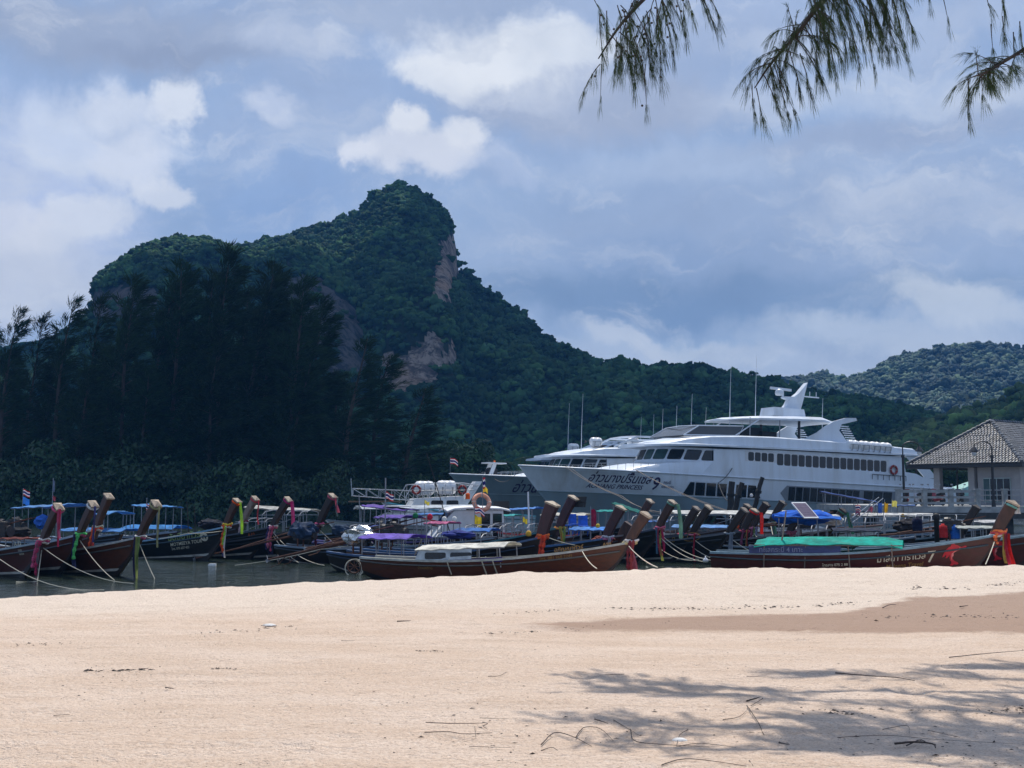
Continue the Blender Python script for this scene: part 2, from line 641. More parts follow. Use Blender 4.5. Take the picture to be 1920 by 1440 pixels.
ys = np.concatenate([np.linspace(-8, 5, 24)[:-1], 5 * (50 / 5) ** np.linspace(0, 1, 350)])
us = np.linspace(-1, 1, 470)
YY, UU = np.meshgrid(ys, us, indexing='ij')
XX = UU * (np.abs(YY) * .5 + 10)
ZZ = sand_height(XX.ravel(), YY.ravel()).reshape(XX.shape)
pp = np.stack([XX.ravel(), YY.ravel(), np.zeros(XX.size)], 1)
rough_zone = (1 - .75 * sstep(14.5, 15.5, YY) * (1 - sstep(17, 21, YY)) * sstep(-1, 2, XX)).ravel()
rel = .024 * fbm(pp * (.55, 1.1, 1), 3, 1) + .018 * fbm(pp * (2.1, 4.2, 1), 3, 2) + .012 * fbm(pp * (6, 9, 1), 2, 3) * rough_zone
# wheel and foot tracks run across the flat sand
track = np.sin(pp[:, 1] * 7.5 + pp[:, 0] * .35 + 2.2 * fbm(pp * (.12, .5, 1), 2, 5)) * sstep(9.5, 11, pp[:, 1]) * (1 - sstep(14, 16, pp[:, 1]))
rel += .007 * track * (.5 + .5 * fbm(pp * (.25, .8, 1), 2, 6))
# trampled dry sand on the far slope
rel += .045 * np.maximum(0, fbm(pp * (3.2, 3.2, 1), 2, 8)) * sstep(17.5, 20, pp[:, 1])
for _ in range(900):
    fx, fy = RNG.uniform(-16, 16), RNG.uniform(7, 25)
    if abs(fx) > fy * .5 + 2:
        continue
    if fy < 15 and RNG.random() < .55:
        continue
    j0, j1 = np.searchsorted(ys, [fy - .35, fy + .35])
    sx = XX[j0:j1] - fx
    sy = YY[j0:j1] - fy
    d2 = (sx / .13) ** 2 + (sy / .17) ** 2
    ZZ[j0:j1] += RNG.uniform(.010, .026) * (-np.exp(-d2) + .55 * np.exp(-(d2 - 1.9) ** 2))
rel += .05 * np.maximum(0, fbm(pp * (1.4, 1.4, 1), 3, 51)) * sstep(22, 25, pp[:, 1])
ZZ = ZZ + rel.reshape(XX.shape)
nr, nc = XX.shape
idx = np.arange(nr * nc).reshape(nr, nc)
quads = np.stack([idx[:-1, :-1], idx[:-1, 1:], idx[1:, 1:], idx[1:, :-1]], -1).reshape(-1, 4)

sm = bpy.data.materials.new('beach_sand')
sm.use_nodes = True
t = NT(sm.node_tree)
b = t.n['Principled BSDF']
geo = t.node('ShaderNodeNewGeometry').outputs['Position']
damp = t.node('ShaderNodeAttribute', attribute_name='damp').outputs['Fac']
n1 = t.noise(t.vm('MULTIPLY', geo, (.5, 1.3, 1)), 1.0, 6, .65)
n2 = t.noise(geo, 55, 4, .7)
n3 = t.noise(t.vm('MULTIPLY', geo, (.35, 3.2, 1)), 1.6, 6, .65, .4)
n4 = t.noise(geo, 9, 5, .7)
c = t.mix(t.mr(n1, .35, .68), (.690, .528, .405, 1), (.770, .618, .500, 1))
sepg = t.node('ShaderNodeSeparateXYZ')
t.put(geo, sepg.inputs[0])
c = t.mix(t.mr(sepg.outputs[1], 15.5, 19.5, 0, .75), c, (.80, .690, .580, 1))
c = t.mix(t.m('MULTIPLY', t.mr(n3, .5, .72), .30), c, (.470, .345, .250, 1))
c = t.mix(t.m('MULTIPLY', t.mr(n2, .48, .66), .62), c, (.36, .25, .18, 1))
c = t.mix(t.m('MULTIPLY', t.mr(n4, .55, .70), .32), c, (.42, .30, .23, 1))
n5 = t.noise(geo, 22, 3, .6)
c = t.mix(t.m('MULTIPLY', t.mr(n5, .54, .68), .28), c, (.42, .31, .235, 1))
c = t.mix(t.m('MULTIPLY', t.mr(n5, .46, .34), .35), c, (.78, .68, .58, 1))
dm = t.mr(t.m('ADD', damp, t.m('MULTIPLY', t.m('SUBTRACT', n4, .5), .5)), .25, .75)
dm = t.m('MULTIPLY', dm, .85)
c = t.mix(dm, c, (.370, .250, .185, 1))
pb = t.node('ShaderNodeTexVoronoi')
t.put(geo, pb.inputs['Vector'])
pb.inputs['Scale'].default_value = 7.0
c = t.mix(t.m('MULTIPLY', t.m('LESS_THAN', pb.outputs['Distance'], .06), .5), c, (.20, .13, .10, 1))
t.put(c, b.inputs['Base Color'])
b.inputs['Roughness'].default_value = .95
b.inputs['Specular IOR Level'].default_value = .12
bp = t.node('ShaderNodeBump')
bp.inputs['Strength'].default_value = .9
bp.inputs['Distance'].default_value = .045
t.put(t.m('ADD', t.m('ADD', t.noise(geo, 11, 5, .7), t.m('MULTIPLY', n5, .7)), t.m('ADD', t.m('MULTIPLY', n3, .9), t.m('MULTIPLY', n2, .5))), bp.inputs['Height'])
t.l.new(bp.outputs[0], b.inputs['Normal'])
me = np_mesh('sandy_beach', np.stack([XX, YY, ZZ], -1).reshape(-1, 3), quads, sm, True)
ue = np.interp(XX.ravel(), [-3, -.3, 1.9, 4.2, 6.6, 9.2, 14], [15.2, 15.6, 16.9, 17.2, 19.8, 21.2, 22.0])
yv = YY.ravel()
yv = yv + .8 * fbm(pp * (.55, .9, 1), 3, 41)
dv = sstep(13.9, 15.9, yv) * (1 - sstep(ue - .7, ue + .35, yv)) * sstep(-1.2, 1.2, XX.ravel())
wet = 1 - sstep(.02, .16, ZZ.ravel())
me.attributes.new('damp', 'FLOAT', 'POINT').data.foreach_set('value', np.maximum(dv, wet).astype(np.float32))
tag(obj('sandy_beach', me), kind='structure')


def sz(x, y):
    return float(sand_height(np.array([x]), np.array([y]))[0])


# ------------------------------------------------------------------ water
wm = bpy.data.materials.new('river_water')
wm.use_nodes = True
t = NT(wm.node_tree)
b = t.n['Principled BSDF']
geo = t.node('ShaderNodeNewGeometry').outputs['Position']
nw = t.noise(t.vm('MULTIPLY', geo, (.5, .5, 1)), .6, 4, .6)
t.put(t.mix(t.mr(nw, .3, .7), (.012, .022, .016, 1), (.026, .036, .026, 1)), b.inputs['Base Color'])
b.inputs['Roughness'].default_value = .07
b.inputs['IOR'].default_value = 1.33
bp = t.node('ShaderNodeBump')
bp.inputs['Strength'].default_value = 1.0
bp.inputs['Distance'].default_value = .085
r1 = t.m('POWER', t.noise(t.vm('MULTIPLY', geo, (.75, 1.6, 1)), 3.0, 4, .55, .6), 2.6)
r2 = t.noise(t.vm('MULTIPLY', geo, (1.0, 1.8, 1)), .8, 3, .5)
t.put(t.m('ADD', r1, t.m('MULTIPLY', r2, 1.2)), bp.inputs['Height'])
t.l.new(bp.outputs[0], b.inputs['Normal'])
mb = MB()
xs_ = np.linspace(-320, 320, 41)
mb.grid([[(x, y, 0) for x in xs_] for y in np.linspace(22, 190, 15)])
tag(mb.build('river_water', wm, smooth=True), kind='structure')


# ------------------------------------------------------------------ far bank and land behind it
def bank_edge(x):
    return np.interp(x, [-320, 0, 6, 20, 320], [116, 117, 140, 152, 152])


lm = mat('far_bank', (.13, .105, .085), .9, .3, .25, .3, 3, dirt=((.06, .05, .04), .5))
bx = np.linspace(-900, 900, 121)
bt = np.concatenate([np.linspace(-4, 14, 19), np.array([30, 60, 120, 250, 500, 900, 1300])])
rows = []
for tt in bt:
    e = bank_edge(bx)
    z = np.interp(tt, [-4, 0, 5, 14, 1300], [-.8, 0, .75, 1.2, 1.2])
    jit = .25 * fbm(np.stack([bx * .13, np.full_like(bx, tt * .2), bx * 0], 1), 3, 4) * (1 if tt > -3 else 0)
    rows.append([(x, ee + tt, z + j * (.6 if tt < 16 else 0)) for x, ee, j in zip(bx, e, jit)])
mb = MB()
mb.grid(rows)
tag(mb.build('far_bank', lm, smooth=True), kind='structure')


# ------------------------------------------------------------------ hills under forest
def scatter(name, pts, scale, rotz, meshes, label=None):
    """forest canopy: many small crowns on one point cloud"""
    coll = bpy.data.collections.new(name + '_kinds')
    for k_, me_ in enumerate(meshes):
        coll.objects.link(bpy.data.objects.new('canopy_clump', me_))
    me_ = bpy.data.meshes.new(name)
    me_.vertices.add(len(pts))
    me_.vertices.foreach_set('co', np.asarray(pts, np.float32).ravel())
    me_.attributes.new('sc', 'FLOAT_VECTOR', 'POINT').data.foreach_set('vector', np.asarray(scale, np.float32).ravel())
    rv = np.zeros((len(pts), 3), np.float32)
    rv[:, 2] = rotz
    me_.attributes.new('rt', 'FLOAT_VECTOR', 'POINT').data.foreach_set('vector', rv.ravel())
    o = obj(name, me_)
    g = bpy.data.node_groups.new(name, 'GeometryNodeTree')
    g.interface.new_socket('Geometry', in_out='INPUT', socket_type='NodeSocketGeometry')
    g.interface.new_socket('Geometry', in_out='OUTPUT', socket_type='NodeSocketGeometry')
    gi = g.nodes.new('NodeGroupInput')
    go = g.nodes.new('NodeGroupOutput')
    ip = g.nodes.new('GeometryNodeInstanceOnPoints')
    ci = g.nodes.new('GeometryNodeCollectionInfo')
    ci.inputs[0].default_value = coll
    ci.inputs['Separate Children'].default_value = True
    ci.inputs['Reset Children'].default_value = True
    a1 = g.nodes.new('GeometryNodeInputNamedAttribute')
    a1.data_type = 'FLOAT_VECTOR'
    a1.inputs[0].default_value = 'sc'
    a2 = g.nodes.new('GeometryNodeInputNamedAttribute')
    a2.data_type = 'FLOAT_VECTOR'
    a2.inputs[0].default_value = 'rt'
    L = g.links.new
    L(gi.outputs[0], ip.inputs['Points'])
    L(ci.outputs[0], ip.inputs['Instance'])
    ip.inputs['Pick Instance'].default_value = True
    L(a2.outputs[0], ip.inputs['Rotation'])
    L(a1.outputs[0], ip.inputs['Scale'])
    L(ip.outputs[0], go.inputs[0])
    md = o.modifiers.new('forest', 'NODES')
    md.node_group = g
    return tag(o, kind='stuff', label=label)


def canopy_meshes(material, n=5):
    """crowns: a few offset lumps with ragged leafy skin"""
    out = []
    for k in range(n):
        rng = np.random.default_rng(60 + k)
        V, Fc, off = [], [], 0
        for j in range(5):
            v, f = icosphere(2)
            d = 1 + .5 * fbm(v * 2.6, 2, 20 + k * 7 + j) + .25 * rng.normal(size=len(v))
            c = rng.normal(size=3) * (.20, .20, .10) + (0, 0, .05 * j)
            V.append(v * d[:, None] * (.30, .30, .26) * rng.uniform(.7, 1.15) + c)
            Fc.append(f + off)
            off += len(v)
        out.append(np_mesh('canopy_clump', np.concatenate(V), np.concatenate(Fc), material))
    return out


def make_rock(name, rock_a, rock_b, under, ochre=.42):
    m = bpy.data.materials.new(name)
    m.use_nodes = True
    t = NT(m.node_tree)
    b = t.n['Principled BSDF']
    geo = t.node('ShaderNodeNewGeometry').outputs['Position']
    rk = t.node('ShaderNodeAttribute', attribute_name='rock').outputs['Fac']
    n1 = t.noise(t.vm('MULTIPLY', geo, (1, 1, .16)), .16, 8, .72, .5)
    n2 = t.noise(t.vm('MULTIPLY', geo, (1, 1, .5)), .035, 5, .6)
    n3 = t.noise(t.vm('MULTIPLY', geo, (1, 1, .4)), .35, 7, .75)
    c = t.mix(t.mr(n1, .44, .57), (*rock_a, 1), (*rock_b, 1))
    c = t.mix(t.m('MULTIPLY', t.mr(n2, .46, .64), ochre), c, (.36, .23, .14, 1))
    c = t.mix(t.m('MULTIPLY', t.mr(n3, .50, .66), .85), c, (.030, .036, .028, 1))
    n4 = t.noise(geo, .06, 6, .7)
    f = t.mr(t.m('ADD', rk, t.m('MULTIPLY', t.m('SUBTRACT', n4, .5), 1.1)), .38, .62)
    t.put(t.mix(f, (*under, 1), c), b.inputs['Base Color'])
    b.inputs['Roughness'].default_value = .95
    b.inputs['Specular IOR Level'].default_value = .1
    bp = t.node('ShaderNodeBump')
    bp.inputs['Strength'].default_value = 1.0
    bp.inputs['Distance'].default_value = 3.0
    t.put(t.m('ADD', n1, t.m('MULTIPLY', n3, .5)), bp.inputs['Height'])
    t.l.new(bp.outputs[0], b.inputs['Normal'])
    return m


ROCK = make_rock('limestone', (.10, .09, .085), (.34, .29, .245), (.022, .034, .018))
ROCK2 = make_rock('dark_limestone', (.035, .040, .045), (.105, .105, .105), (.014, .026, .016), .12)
SOIL = make_rock('forest_floor', (.10, .08, .06), (.14, .11, .08), (.026, .040, .018))


def hill(name, forest, ridge, yr, yb, q, meshes, material, polys=(), size=(3.2, 6.0), dens=8.0, gully=14.0, px0=-500, px1=2500, seed=1, rows=96, rag=1.0, tfall=.35):
    px = np.arange(px0, px1 + 1, 5.0)
    py = np.interp(px, [p[0] for p in ridge], [p[1] for p in ridge])
    py = py + rag * 3 * fbm(np.stack([px / 35, px * 0, px * 0], 1), 3, seed)
    Yr = np.interp(px, [p[0] for p in yr], [p[1] for p in yr])
    Yb = np.interp(px, [p[0] for p in yb], [p[1] for p in yb])
    qq = np.interp(px, [p[0] for p in q], [p[1] for p in q])
    dxp, dyp = px - 960, 720 - py
    den = F * math.cos(PITCH) - dyp * math.sin(PITCH)
    zr = EYE + (F * math.sin(PITCH) + dyp * math.cos(PITCH)) / den * Yr
    ang = dxp / den
    ts = np.concatenate([np.linspace(-tfall, 0, 8)[:-1], np.linspace(0, 1, rows) ** 1.15])
    T, A = np.meshgrid(ts, ang, indexing='ij')
    tf = np.clip(T, 0, 1)
    YYh = Yr[None] + (Yb - Yr)[None] * T
    prof = (1 - tf) ** qq[None]
    back = np.where(T < 0, 1 - .9 * (-T / tfall) ** 1.6, 1.0)
    Z = 1.0 + (zr[None] - 1.0) * prof * back
    Xh = A * YYh
    p3 = np.stack([Xh.ravel() / 70, YYh.ravel() / 70, Z.ravel() / 110], 1)
    n = fbm(p3, 4, seed + 3).reshape(T.shape)
    amp = gully * np.sin(np.pi * np.clip(tf, 0, 1)) ** .7
    k_ = 1 + n * amp / np.maximum(YYh, 50)          # bulges and gullies towards and away from the beach
    n2 = fbm(p3 * 3.1, 3, seed + 9).reshape(T.shape)
    Z = Z + n2 * .35 * amp * np.where(T > 0, 1, 0)
    Xh, YYh = Xh * k_, YYh * k_
    V = np.stack([Xh, YYh, Z], -1)
    nr_, nc_ = T.shape
    ii = np.arange(nr_ * nc_).reshape(nr_, nc_)
    Q = np.stack([ii[:-1, :-1], ii[1:, :-1], ii[1:, 1:], ii[:-1, 1:]], -1).reshape(-1, 4)
    v = V.reshape(-1, 3)
    # which of it is bare cliff
    dd = v - np.array([0, 0, EYE])
    fwd = dd[:, 1] * math.cos(PITCH) + dd[:, 2] * math.sin(PITCH)
    upv = -dd[:, 1] * math.sin(PITCH) + dd[:, 2] * math.cos(PITCH)
    ppx, ppy = 960 + F * dd[:, 0] / fwd, 720 - F * upv / fwd
    wob = v / (9, 9, 9)
    ppx = ppx + 11 * fbm(wob, 3, seed + 31)
    ppy = ppy + 11 * fbm(wob, 3, seed + 37)
    rock = np.zeros(len(v))
    for poly in polys:
        rock = np.maximum(rock, in_poly(ppx, ppy, poly).astype(float))
    me_ = np_mesh(name, v, Q, material, True)
    me_.attributes.new('rock', 'FLOAT', 'POINT').data.foreach_set('value', rock.astype(np.float32))
    tag(obj(name, me_), kind='structure')
    # canopy
    fr = Q[(nc_ - 1) * 6:]
    a, b_, c_, d_ = (v[fr[:, k]] for k in range(4))
    area = .5 * np.linalg.norm(np.cross(c_ - a, d_ - b_), axis=1)
    rk = rock[fr].mean(1)
    inside = (ppx[fr[:, 0]] > -140) & (ppx[fr[:, 0]] < 2060)
    wgt = area * np.where(rk > .2, .035, 1.0) * inside
    cnt = int(wgt.sum() / dens)
    ch = RNG.choice(len(fr), cnt, p=wgt / wgt.sum())
    s, u = RNG.random((2, cnt, 1))
    P = (a[ch] * (1 - s) + b_[ch] * s) * (1 - u) + (d_[ch] * (1 - s) + c_[ch] * s) * u
    big = RNG.random(cnt) ** 2.2
    S = size[0] + (size[1] - size[0]) * big
    S = S * (1 + .35 * fbm(P / 30, 2, seed + 5))
    P[:, 2] += S * .12
    SC = np.stack([S, S, S * RNG.uniform(.75, 1.25, cnt)], 1)
    scatter(forest, P, SC, RNG.random(cnt) * 6.28, meshes)
    print(name, 'canopy', cnt)


CAN = canopy_meshes(M['hill_tree'])
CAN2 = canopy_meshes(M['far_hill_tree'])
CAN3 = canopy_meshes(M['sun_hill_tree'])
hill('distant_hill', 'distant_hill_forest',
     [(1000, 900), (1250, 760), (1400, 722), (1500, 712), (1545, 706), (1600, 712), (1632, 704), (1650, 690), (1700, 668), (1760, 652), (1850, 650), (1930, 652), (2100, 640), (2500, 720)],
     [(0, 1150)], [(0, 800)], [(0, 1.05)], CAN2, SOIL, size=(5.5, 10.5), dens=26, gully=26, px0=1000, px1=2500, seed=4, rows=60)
hill('limestone_peak', 'limestone_peak_forest',
     [(-500, 760), (100, 640), (300, 500), (440, 468), (480, 458), (540, 448), (570, 436), (600, 428), (640, 412), (672, 402), (690, 384), (712, 364), (730, 354), (748, 350), (775, 357), (800, 370),
      (822, 386), (836, 406), (846, 425), (853, 450), (857, 480), (859, 512), (872, 516), (890, 528), (915, 548), (945, 572), (985, 602), (1010, 630), (1050, 648), (1090, 668), (1112, 682), (1135, 690), (1165, 684), (1200, 692),
      (1260, 694), (1320, 694), (1350, 700), (1400, 706), (1440, 714), (1500, 736), (1560, 748), (1640, 754), (1700, 770), (1760, 792), (1850, 822), (2000, 850), (2500, 880)],
     [(0, 720), (860, 700), (1000, 620), (1150, 540), (1500, 500), (2000, 480)],
     [(0, 430), (860, 400), (1000, 370), (1500, 330), (2000, 330)],
     [(0, 1.0), (600, .95), (700, .85), (858, .80), (900, 1.05), (1500, .9), (2500, .9)], CAN, ROCK,
     polys=[[(806, 560), (814, 500), (824, 462), (838, 440), (870, 430), (872, 520), (848, 526), (842, 566)],
            [(712, 672), (760, 660), (812, 622), (828, 648), (838, 690), (812, 716), (760, 736), (716, 736)],
            [(842, 640), (856, 640), (850, 690), (838, 690)]],
     size=(2.6, 6.2), dens=6.0, gully=30, px0=-300, px1=2400, seed=2, rows=120)
hill('limestone_shoulder', 'limestone_shoulder_forest',
     [(-300, 760), (100, 700), (160, 640), (172, 575), (177, 545), (186, 528), (205, 510), (225, 494), (250, 476), (280, 462), (320, 452), (350, 450), (400, 456), (440, 468), (480, 478), (510, 466), (545, 455),
      (580, 462), (610, 478), (640, 500), (665, 522), (682, 548), (690, 580), (694, 640), (700, 720), (720, 800), (800, 900), (1000, 925)],
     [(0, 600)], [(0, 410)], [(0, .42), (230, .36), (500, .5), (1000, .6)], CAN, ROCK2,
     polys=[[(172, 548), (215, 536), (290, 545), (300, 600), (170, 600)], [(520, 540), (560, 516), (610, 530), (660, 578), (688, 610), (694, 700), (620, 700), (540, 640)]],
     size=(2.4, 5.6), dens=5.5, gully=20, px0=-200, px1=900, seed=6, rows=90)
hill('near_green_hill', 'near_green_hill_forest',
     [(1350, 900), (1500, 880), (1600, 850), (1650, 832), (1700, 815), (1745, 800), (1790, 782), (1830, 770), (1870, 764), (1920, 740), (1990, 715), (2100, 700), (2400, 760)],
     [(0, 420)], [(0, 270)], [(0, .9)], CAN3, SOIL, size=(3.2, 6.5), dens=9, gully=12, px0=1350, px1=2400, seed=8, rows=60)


# ------------------------------------------------------------------ unseen cloud added above the view to shade the hills
def shade_cloud(name, xr, yr, z0, hole, seed, label):
    xs = np.linspace(*xr, 150)
    yy = np.linspace(*yr, 150)
    X, Y = np.meshgrid(xs, yy, indexing='ij')
    p = np.stack([X.ravel(), Y.ravel(), X.ravel() * 0], 1)
    ex = np.minimum((X - xr[0]) / 260, (xr[1] - X) / 260)
    ey = np.minimum((Y - yr[0] - 20 * sstep(15, 60, X)) / 26, (yr[1] - Y) / 120)  # near edge stepped to set where sunlight ends on ferry and grove
    e = np.minimum(1, np.minimum(ex, ey)).ravel()
    den = e + .16 * fbm(p / 120, 4, seed)
    for hx, hy, rx, ry, k in hole:  # gaps shaped to let patches of sun onto the hills
        den = den - k * np.exp(-(((p[:, 0] - hx) / rx) ** 2 + ((p[:, 1] - hy) / ry) ** 2)) * (1 + .5 * fbm(p / 45, 3, seed + 2))
    th = 70 * np.clip(den - .05, 0, 1) ** .6
    keep = (den > .05).reshape(X.shape)
    top = z0 + th * (1 + .35 * fbm(p / 60, 4, seed + 4))
    bot = z0 - th * .12 * (1 + .6 * fbm(p / 90, 3, seed + 6))
    n = X.size
    v = np.concatenate([np.stack([p[:, 0], p[:, 1], bot], 1), np.stack([p[:, 0], p[:, 1], top], 1)])
    ii = np.arange(n).reshape(X.shape)
    q = np.stack([ii[:-1, :-1], ii[1:, :-1], ii[1:, 1:], ii[:-1, 1:]], -1).reshape(-1, 4)
    kf = (keep[:-1, :-1] | keep[1:, :-1] | keep[1:, 1:] | keep[:-1, 1:]).ravel()
    q = q[kf]
    m = bpy.data.materials.new('shade_cloud_skin')
    m.use_nodes = True
    t = NT(m.node_tree)
    t.n.clear()
    nz = t.noise(t.node('ShaderNodeNewGeometry').outputs['Position'], .012, 5, .6)
    cc = t.mix(nz, (.80, .82, .86, 1), (.95, .95, .96, 1))
    a = t.node('ShaderNodeBsdfDiffuse')
    b_ = t.node('ShaderNodeBsdfTranslucent')
    t.put(cc, a.inputs[0])
    t.put(cc, b_.inputs[0])
    mx = t.node('ShaderNodeMixShader')
    mx.inputs[0].default_value = .55
    t.l.new(a.outputs[0], mx.inputs[1])
    t.l.new(b_.outputs[0], mx.inputs[2])
    t.l.new(mx.outputs[0], t.node('ShaderNodeOutputMaterial').inputs[0])
    o = obj(name, np_mesh(name, v, np.concatenate([q[:, ::-1], q + n]), m, True))
    return tag(o, kind='stuff', label=label)


shade_cloud('shade_clouds', (-1100, 1100), (460, 1190), 700, [(-150, 905, 105, 105, 1.7), (275, 715, 90, 90, 1.5), (-45, 925, 45, 60, 1.0), (480, 850, 120, 90, 1.2)], 3, 'broad pale cloud out of view, added to shade the hills')


# ------------------------------------------------------------------ trees
def quad_strip(base, tip, width, rng):
    """(n,3) bases and tips -> flat tapered blades"""
    d = tip - base
    r_ = rng.normal(size=d.shape)
    sd = np.cross(d, r_)
    sd /= np.linalg.norm(sd, axis=1, keepdims=True) + 1e-9
    wv = sd * (width[:, None] if np.ndim(width) else width) / 2
    mid = base + d * .45
    n = len(base)
    v = np.concatenate([base - wv * .4, base + wv * .4, mid + wv, mid - wv, tip], 0)
    i = np.arange(n)
    f1 = np.stack([i, i + n, i + 2 * n], 1)
    f2 = np.stack([i, i + 2 * n, i + 3 * n], 1)
    f3 = np.stack([i + 3 * n, i + 2 * n, i + 4 * n], 1)
    return v, np.concatenate([f1, f2, f3], 0)


def casuarina_meshes(seed, H=24.0, rad=4.2, lean=1.2, open_=0.0):
    """a feathery sheoak: leaning trunk with rising boughs, each a plume of drooping needles"""
    rng = np.random.default_rng(seed)
    tr = MB()
    path = [Vector((lean * (t_ ** 1.5) + .25 * math.sin(t_ * 5 + seed), .3 * math.sin(t_ * 4 + seed * 2), H * t_)) for t_ in np.linspace(0, 1, 12)]
    tr.tube(path, .30, 7, .03)

    def trunk(h):
        k = h * 11
        i = min(10, int(k))
        return np.array(path[i].lerp(path[i + 1], k - i))
    B0, B1, W = [], [], []
    nb = 125
    for k in range(nb):
        h = .10 + .88 * (k + rng.random()) / nb
        az = rng.random() * 6.283
        env = (1 - h) ** .62 * (1.0 if h > .25 else .75)
        ln = rad * env * rng.uniform(.55, 1.15) + .5
        tilt = rng.uniform(.08, .85) + .5 * h
        d = np.array([math.cos(az) * math.cos(tilt) + .22, math.sin(az) * math.cos(tilt), math.sin(tilt)])
        d /= np.linalg.norm(d)
        p0 = trunk(h)
        n = max(3, int(ln / .26))
        pts = []
        p = p0.copy()
        for j in range(n):
            p = p + d * ln / n
            d = d + np.array([.03, 0, -.05 * rng.random()])
            d /= np.linalg.norm(d)
            pts.append(p.copy())
        if rng.random() < .6:
            tr.tube([tuple(p0)] + [tuple(x) for x in pts[:max(2, n * 2 // 3)]], .05 * (1.1 - h) + .012, 4, .01, cap=False)
        for j, p in enumerate(pts):
            if rng.random() < open_ or (j / n < .18):
                continue
            m = 13
            dirs = d * .95 + rng.normal(size=(m, 3)) * .30 + np.array([.14, 0, .06])
            dirs /= np.linalg.norm(dirs, axis=1, keepdims=True)
            L_ = rng.uniform(.45, 1.2, (m, 1))
            o = p + rng.normal(size=(m, 3)) * .16
            B0.append(o)
            B1.append(o + dirs * L_ + np.array([0, 0, -.12]) * L_)
            W.append(rng.uniform(.05, .10, m))
    v, f = quad_strip(np.concatenate(B0), np.concatenate(B1), np.concatenate(W), rng)
    tm = bpy.data.meshes.new('trunk')
    tm.from_pydata(tr.v, [], tr.f)
    tm.materials.append(M['bark'])
    return tm, np_mesh('crown', v, f, M['casuarina_needle'])


def leafy_meshes(seed, material, rx=3.5, rz=3.6, cz=4.0, n=5200, leaf=.30, lobes=14, trunk_r=.18, base=0.0, low=None):
    """a broad-leaved crown: clumps of leaves around many lobes, on a branching trunk"""
    rng = np.random.default_rng(seed)
    C = rng.normal(size=(lobes, 3))
    C /= np.linalg.norm(C, axis=1, keepdims=True)
    C *= rng.uniform(.45, .82, (lobes, 1))
    C[:, 2] = np.abs(C[:, 2]) * 1.1 - .35
    if low is not None:
        m_ = lobes // 2
        C[:m_, 2] = rng.uniform(low, low + .3, m_)
        C[:m_, :2] *= 1.15
    rl = rng.uniform(.30, .50, lobes)
    k = rng.integers(0, lobes, n)
    d = rng.normal(size=(n, 3))
    d /= np.linalg.norm(d, axis=1, keepdims=True)
    d[:, 2] = np.where(d[:, 2] < -.2, -d[:, 2] * .6, d[:, 2])
    rr = rl[k] * (1 - .45 * rng.random(n) ** 2.5)
    P = (C[k] + d * rr[:, None]) * (rx, rx, rz) + (0, 0, cz)
    out = d + rng.normal(size=(n, 3)) * .55
    out /= np.linalg.norm(out, axis=1, keepdims=True)
    sd = np.cross(out, rng.normal(size=(n, 3)))
    sd /= np.linalg.norm(sd, axis=1, keepdims=True) + 1e-9
    fw = np.cross(out, sd)
    fw[:, 2] -= .25
    L_ = leaf * rng.uniform(.6, 1.25, (n, 1))
    a = P - sd * L_ * .28
    b_ = P + sd * L_ * .28
    tip = P + fw * L_ * .6
    bk = P - fw * L_ * .5
    v = np.concatenate([bk, b_, tip, a])
    i = np.arange(n)
    f = np.stack([i, i + n, i + 2 * n, i + 3 * n], 1)
    keep = P[:, 2] > base + .1
    f = f[keep]
    tr = MB()
    for j in range(lobes):
        if j % 2 == 0:
            e = Vector(C[j] * (rx, rx, rz) + (0, 0, cz))
            mid = Vector((e.x * .35, e.y * .35, cz * .55))
            tr.tube([(rng.normal() * .15, rng.normal() * .15, -.2), mid, e], trunk_r, 6, trunk_r * .15, cap=False)
    tm = bpy.data.meshes.new('trunk')
    tm.from_pydata(tr.v, [], tr.f)
    tm.materials.append(M['bark'])
    return tm, np_mesh('crown', v, f, material)


def plant(name, meshes, loc, rz, scale, label, cat='tree', group=None):
    o = empty(name, loc, rz, label, cat, group)
    o.scale = scale if hasattr(scale, '__len__') else (scale, scale, scale)
    obj('trunk', meshes[0], o)
    obj('crown', meshes[1], o)
    return o


def bank_z(d, x):
    return float(np.interp(d - bank_edge(x), [-4, 0, 5, 14, 1300], [-.8, 0, .75, 1.2, 1.2]))


CAS = [casuarina_meshes(s, 24, 5.0, .6 + .8 * (s % 3)) for s in (1, 2, 3, 4)]
CAS_OPEN = [casuarina_meshes(s, 24, 4.0, 1.6, .45) for s in (14, 15)]
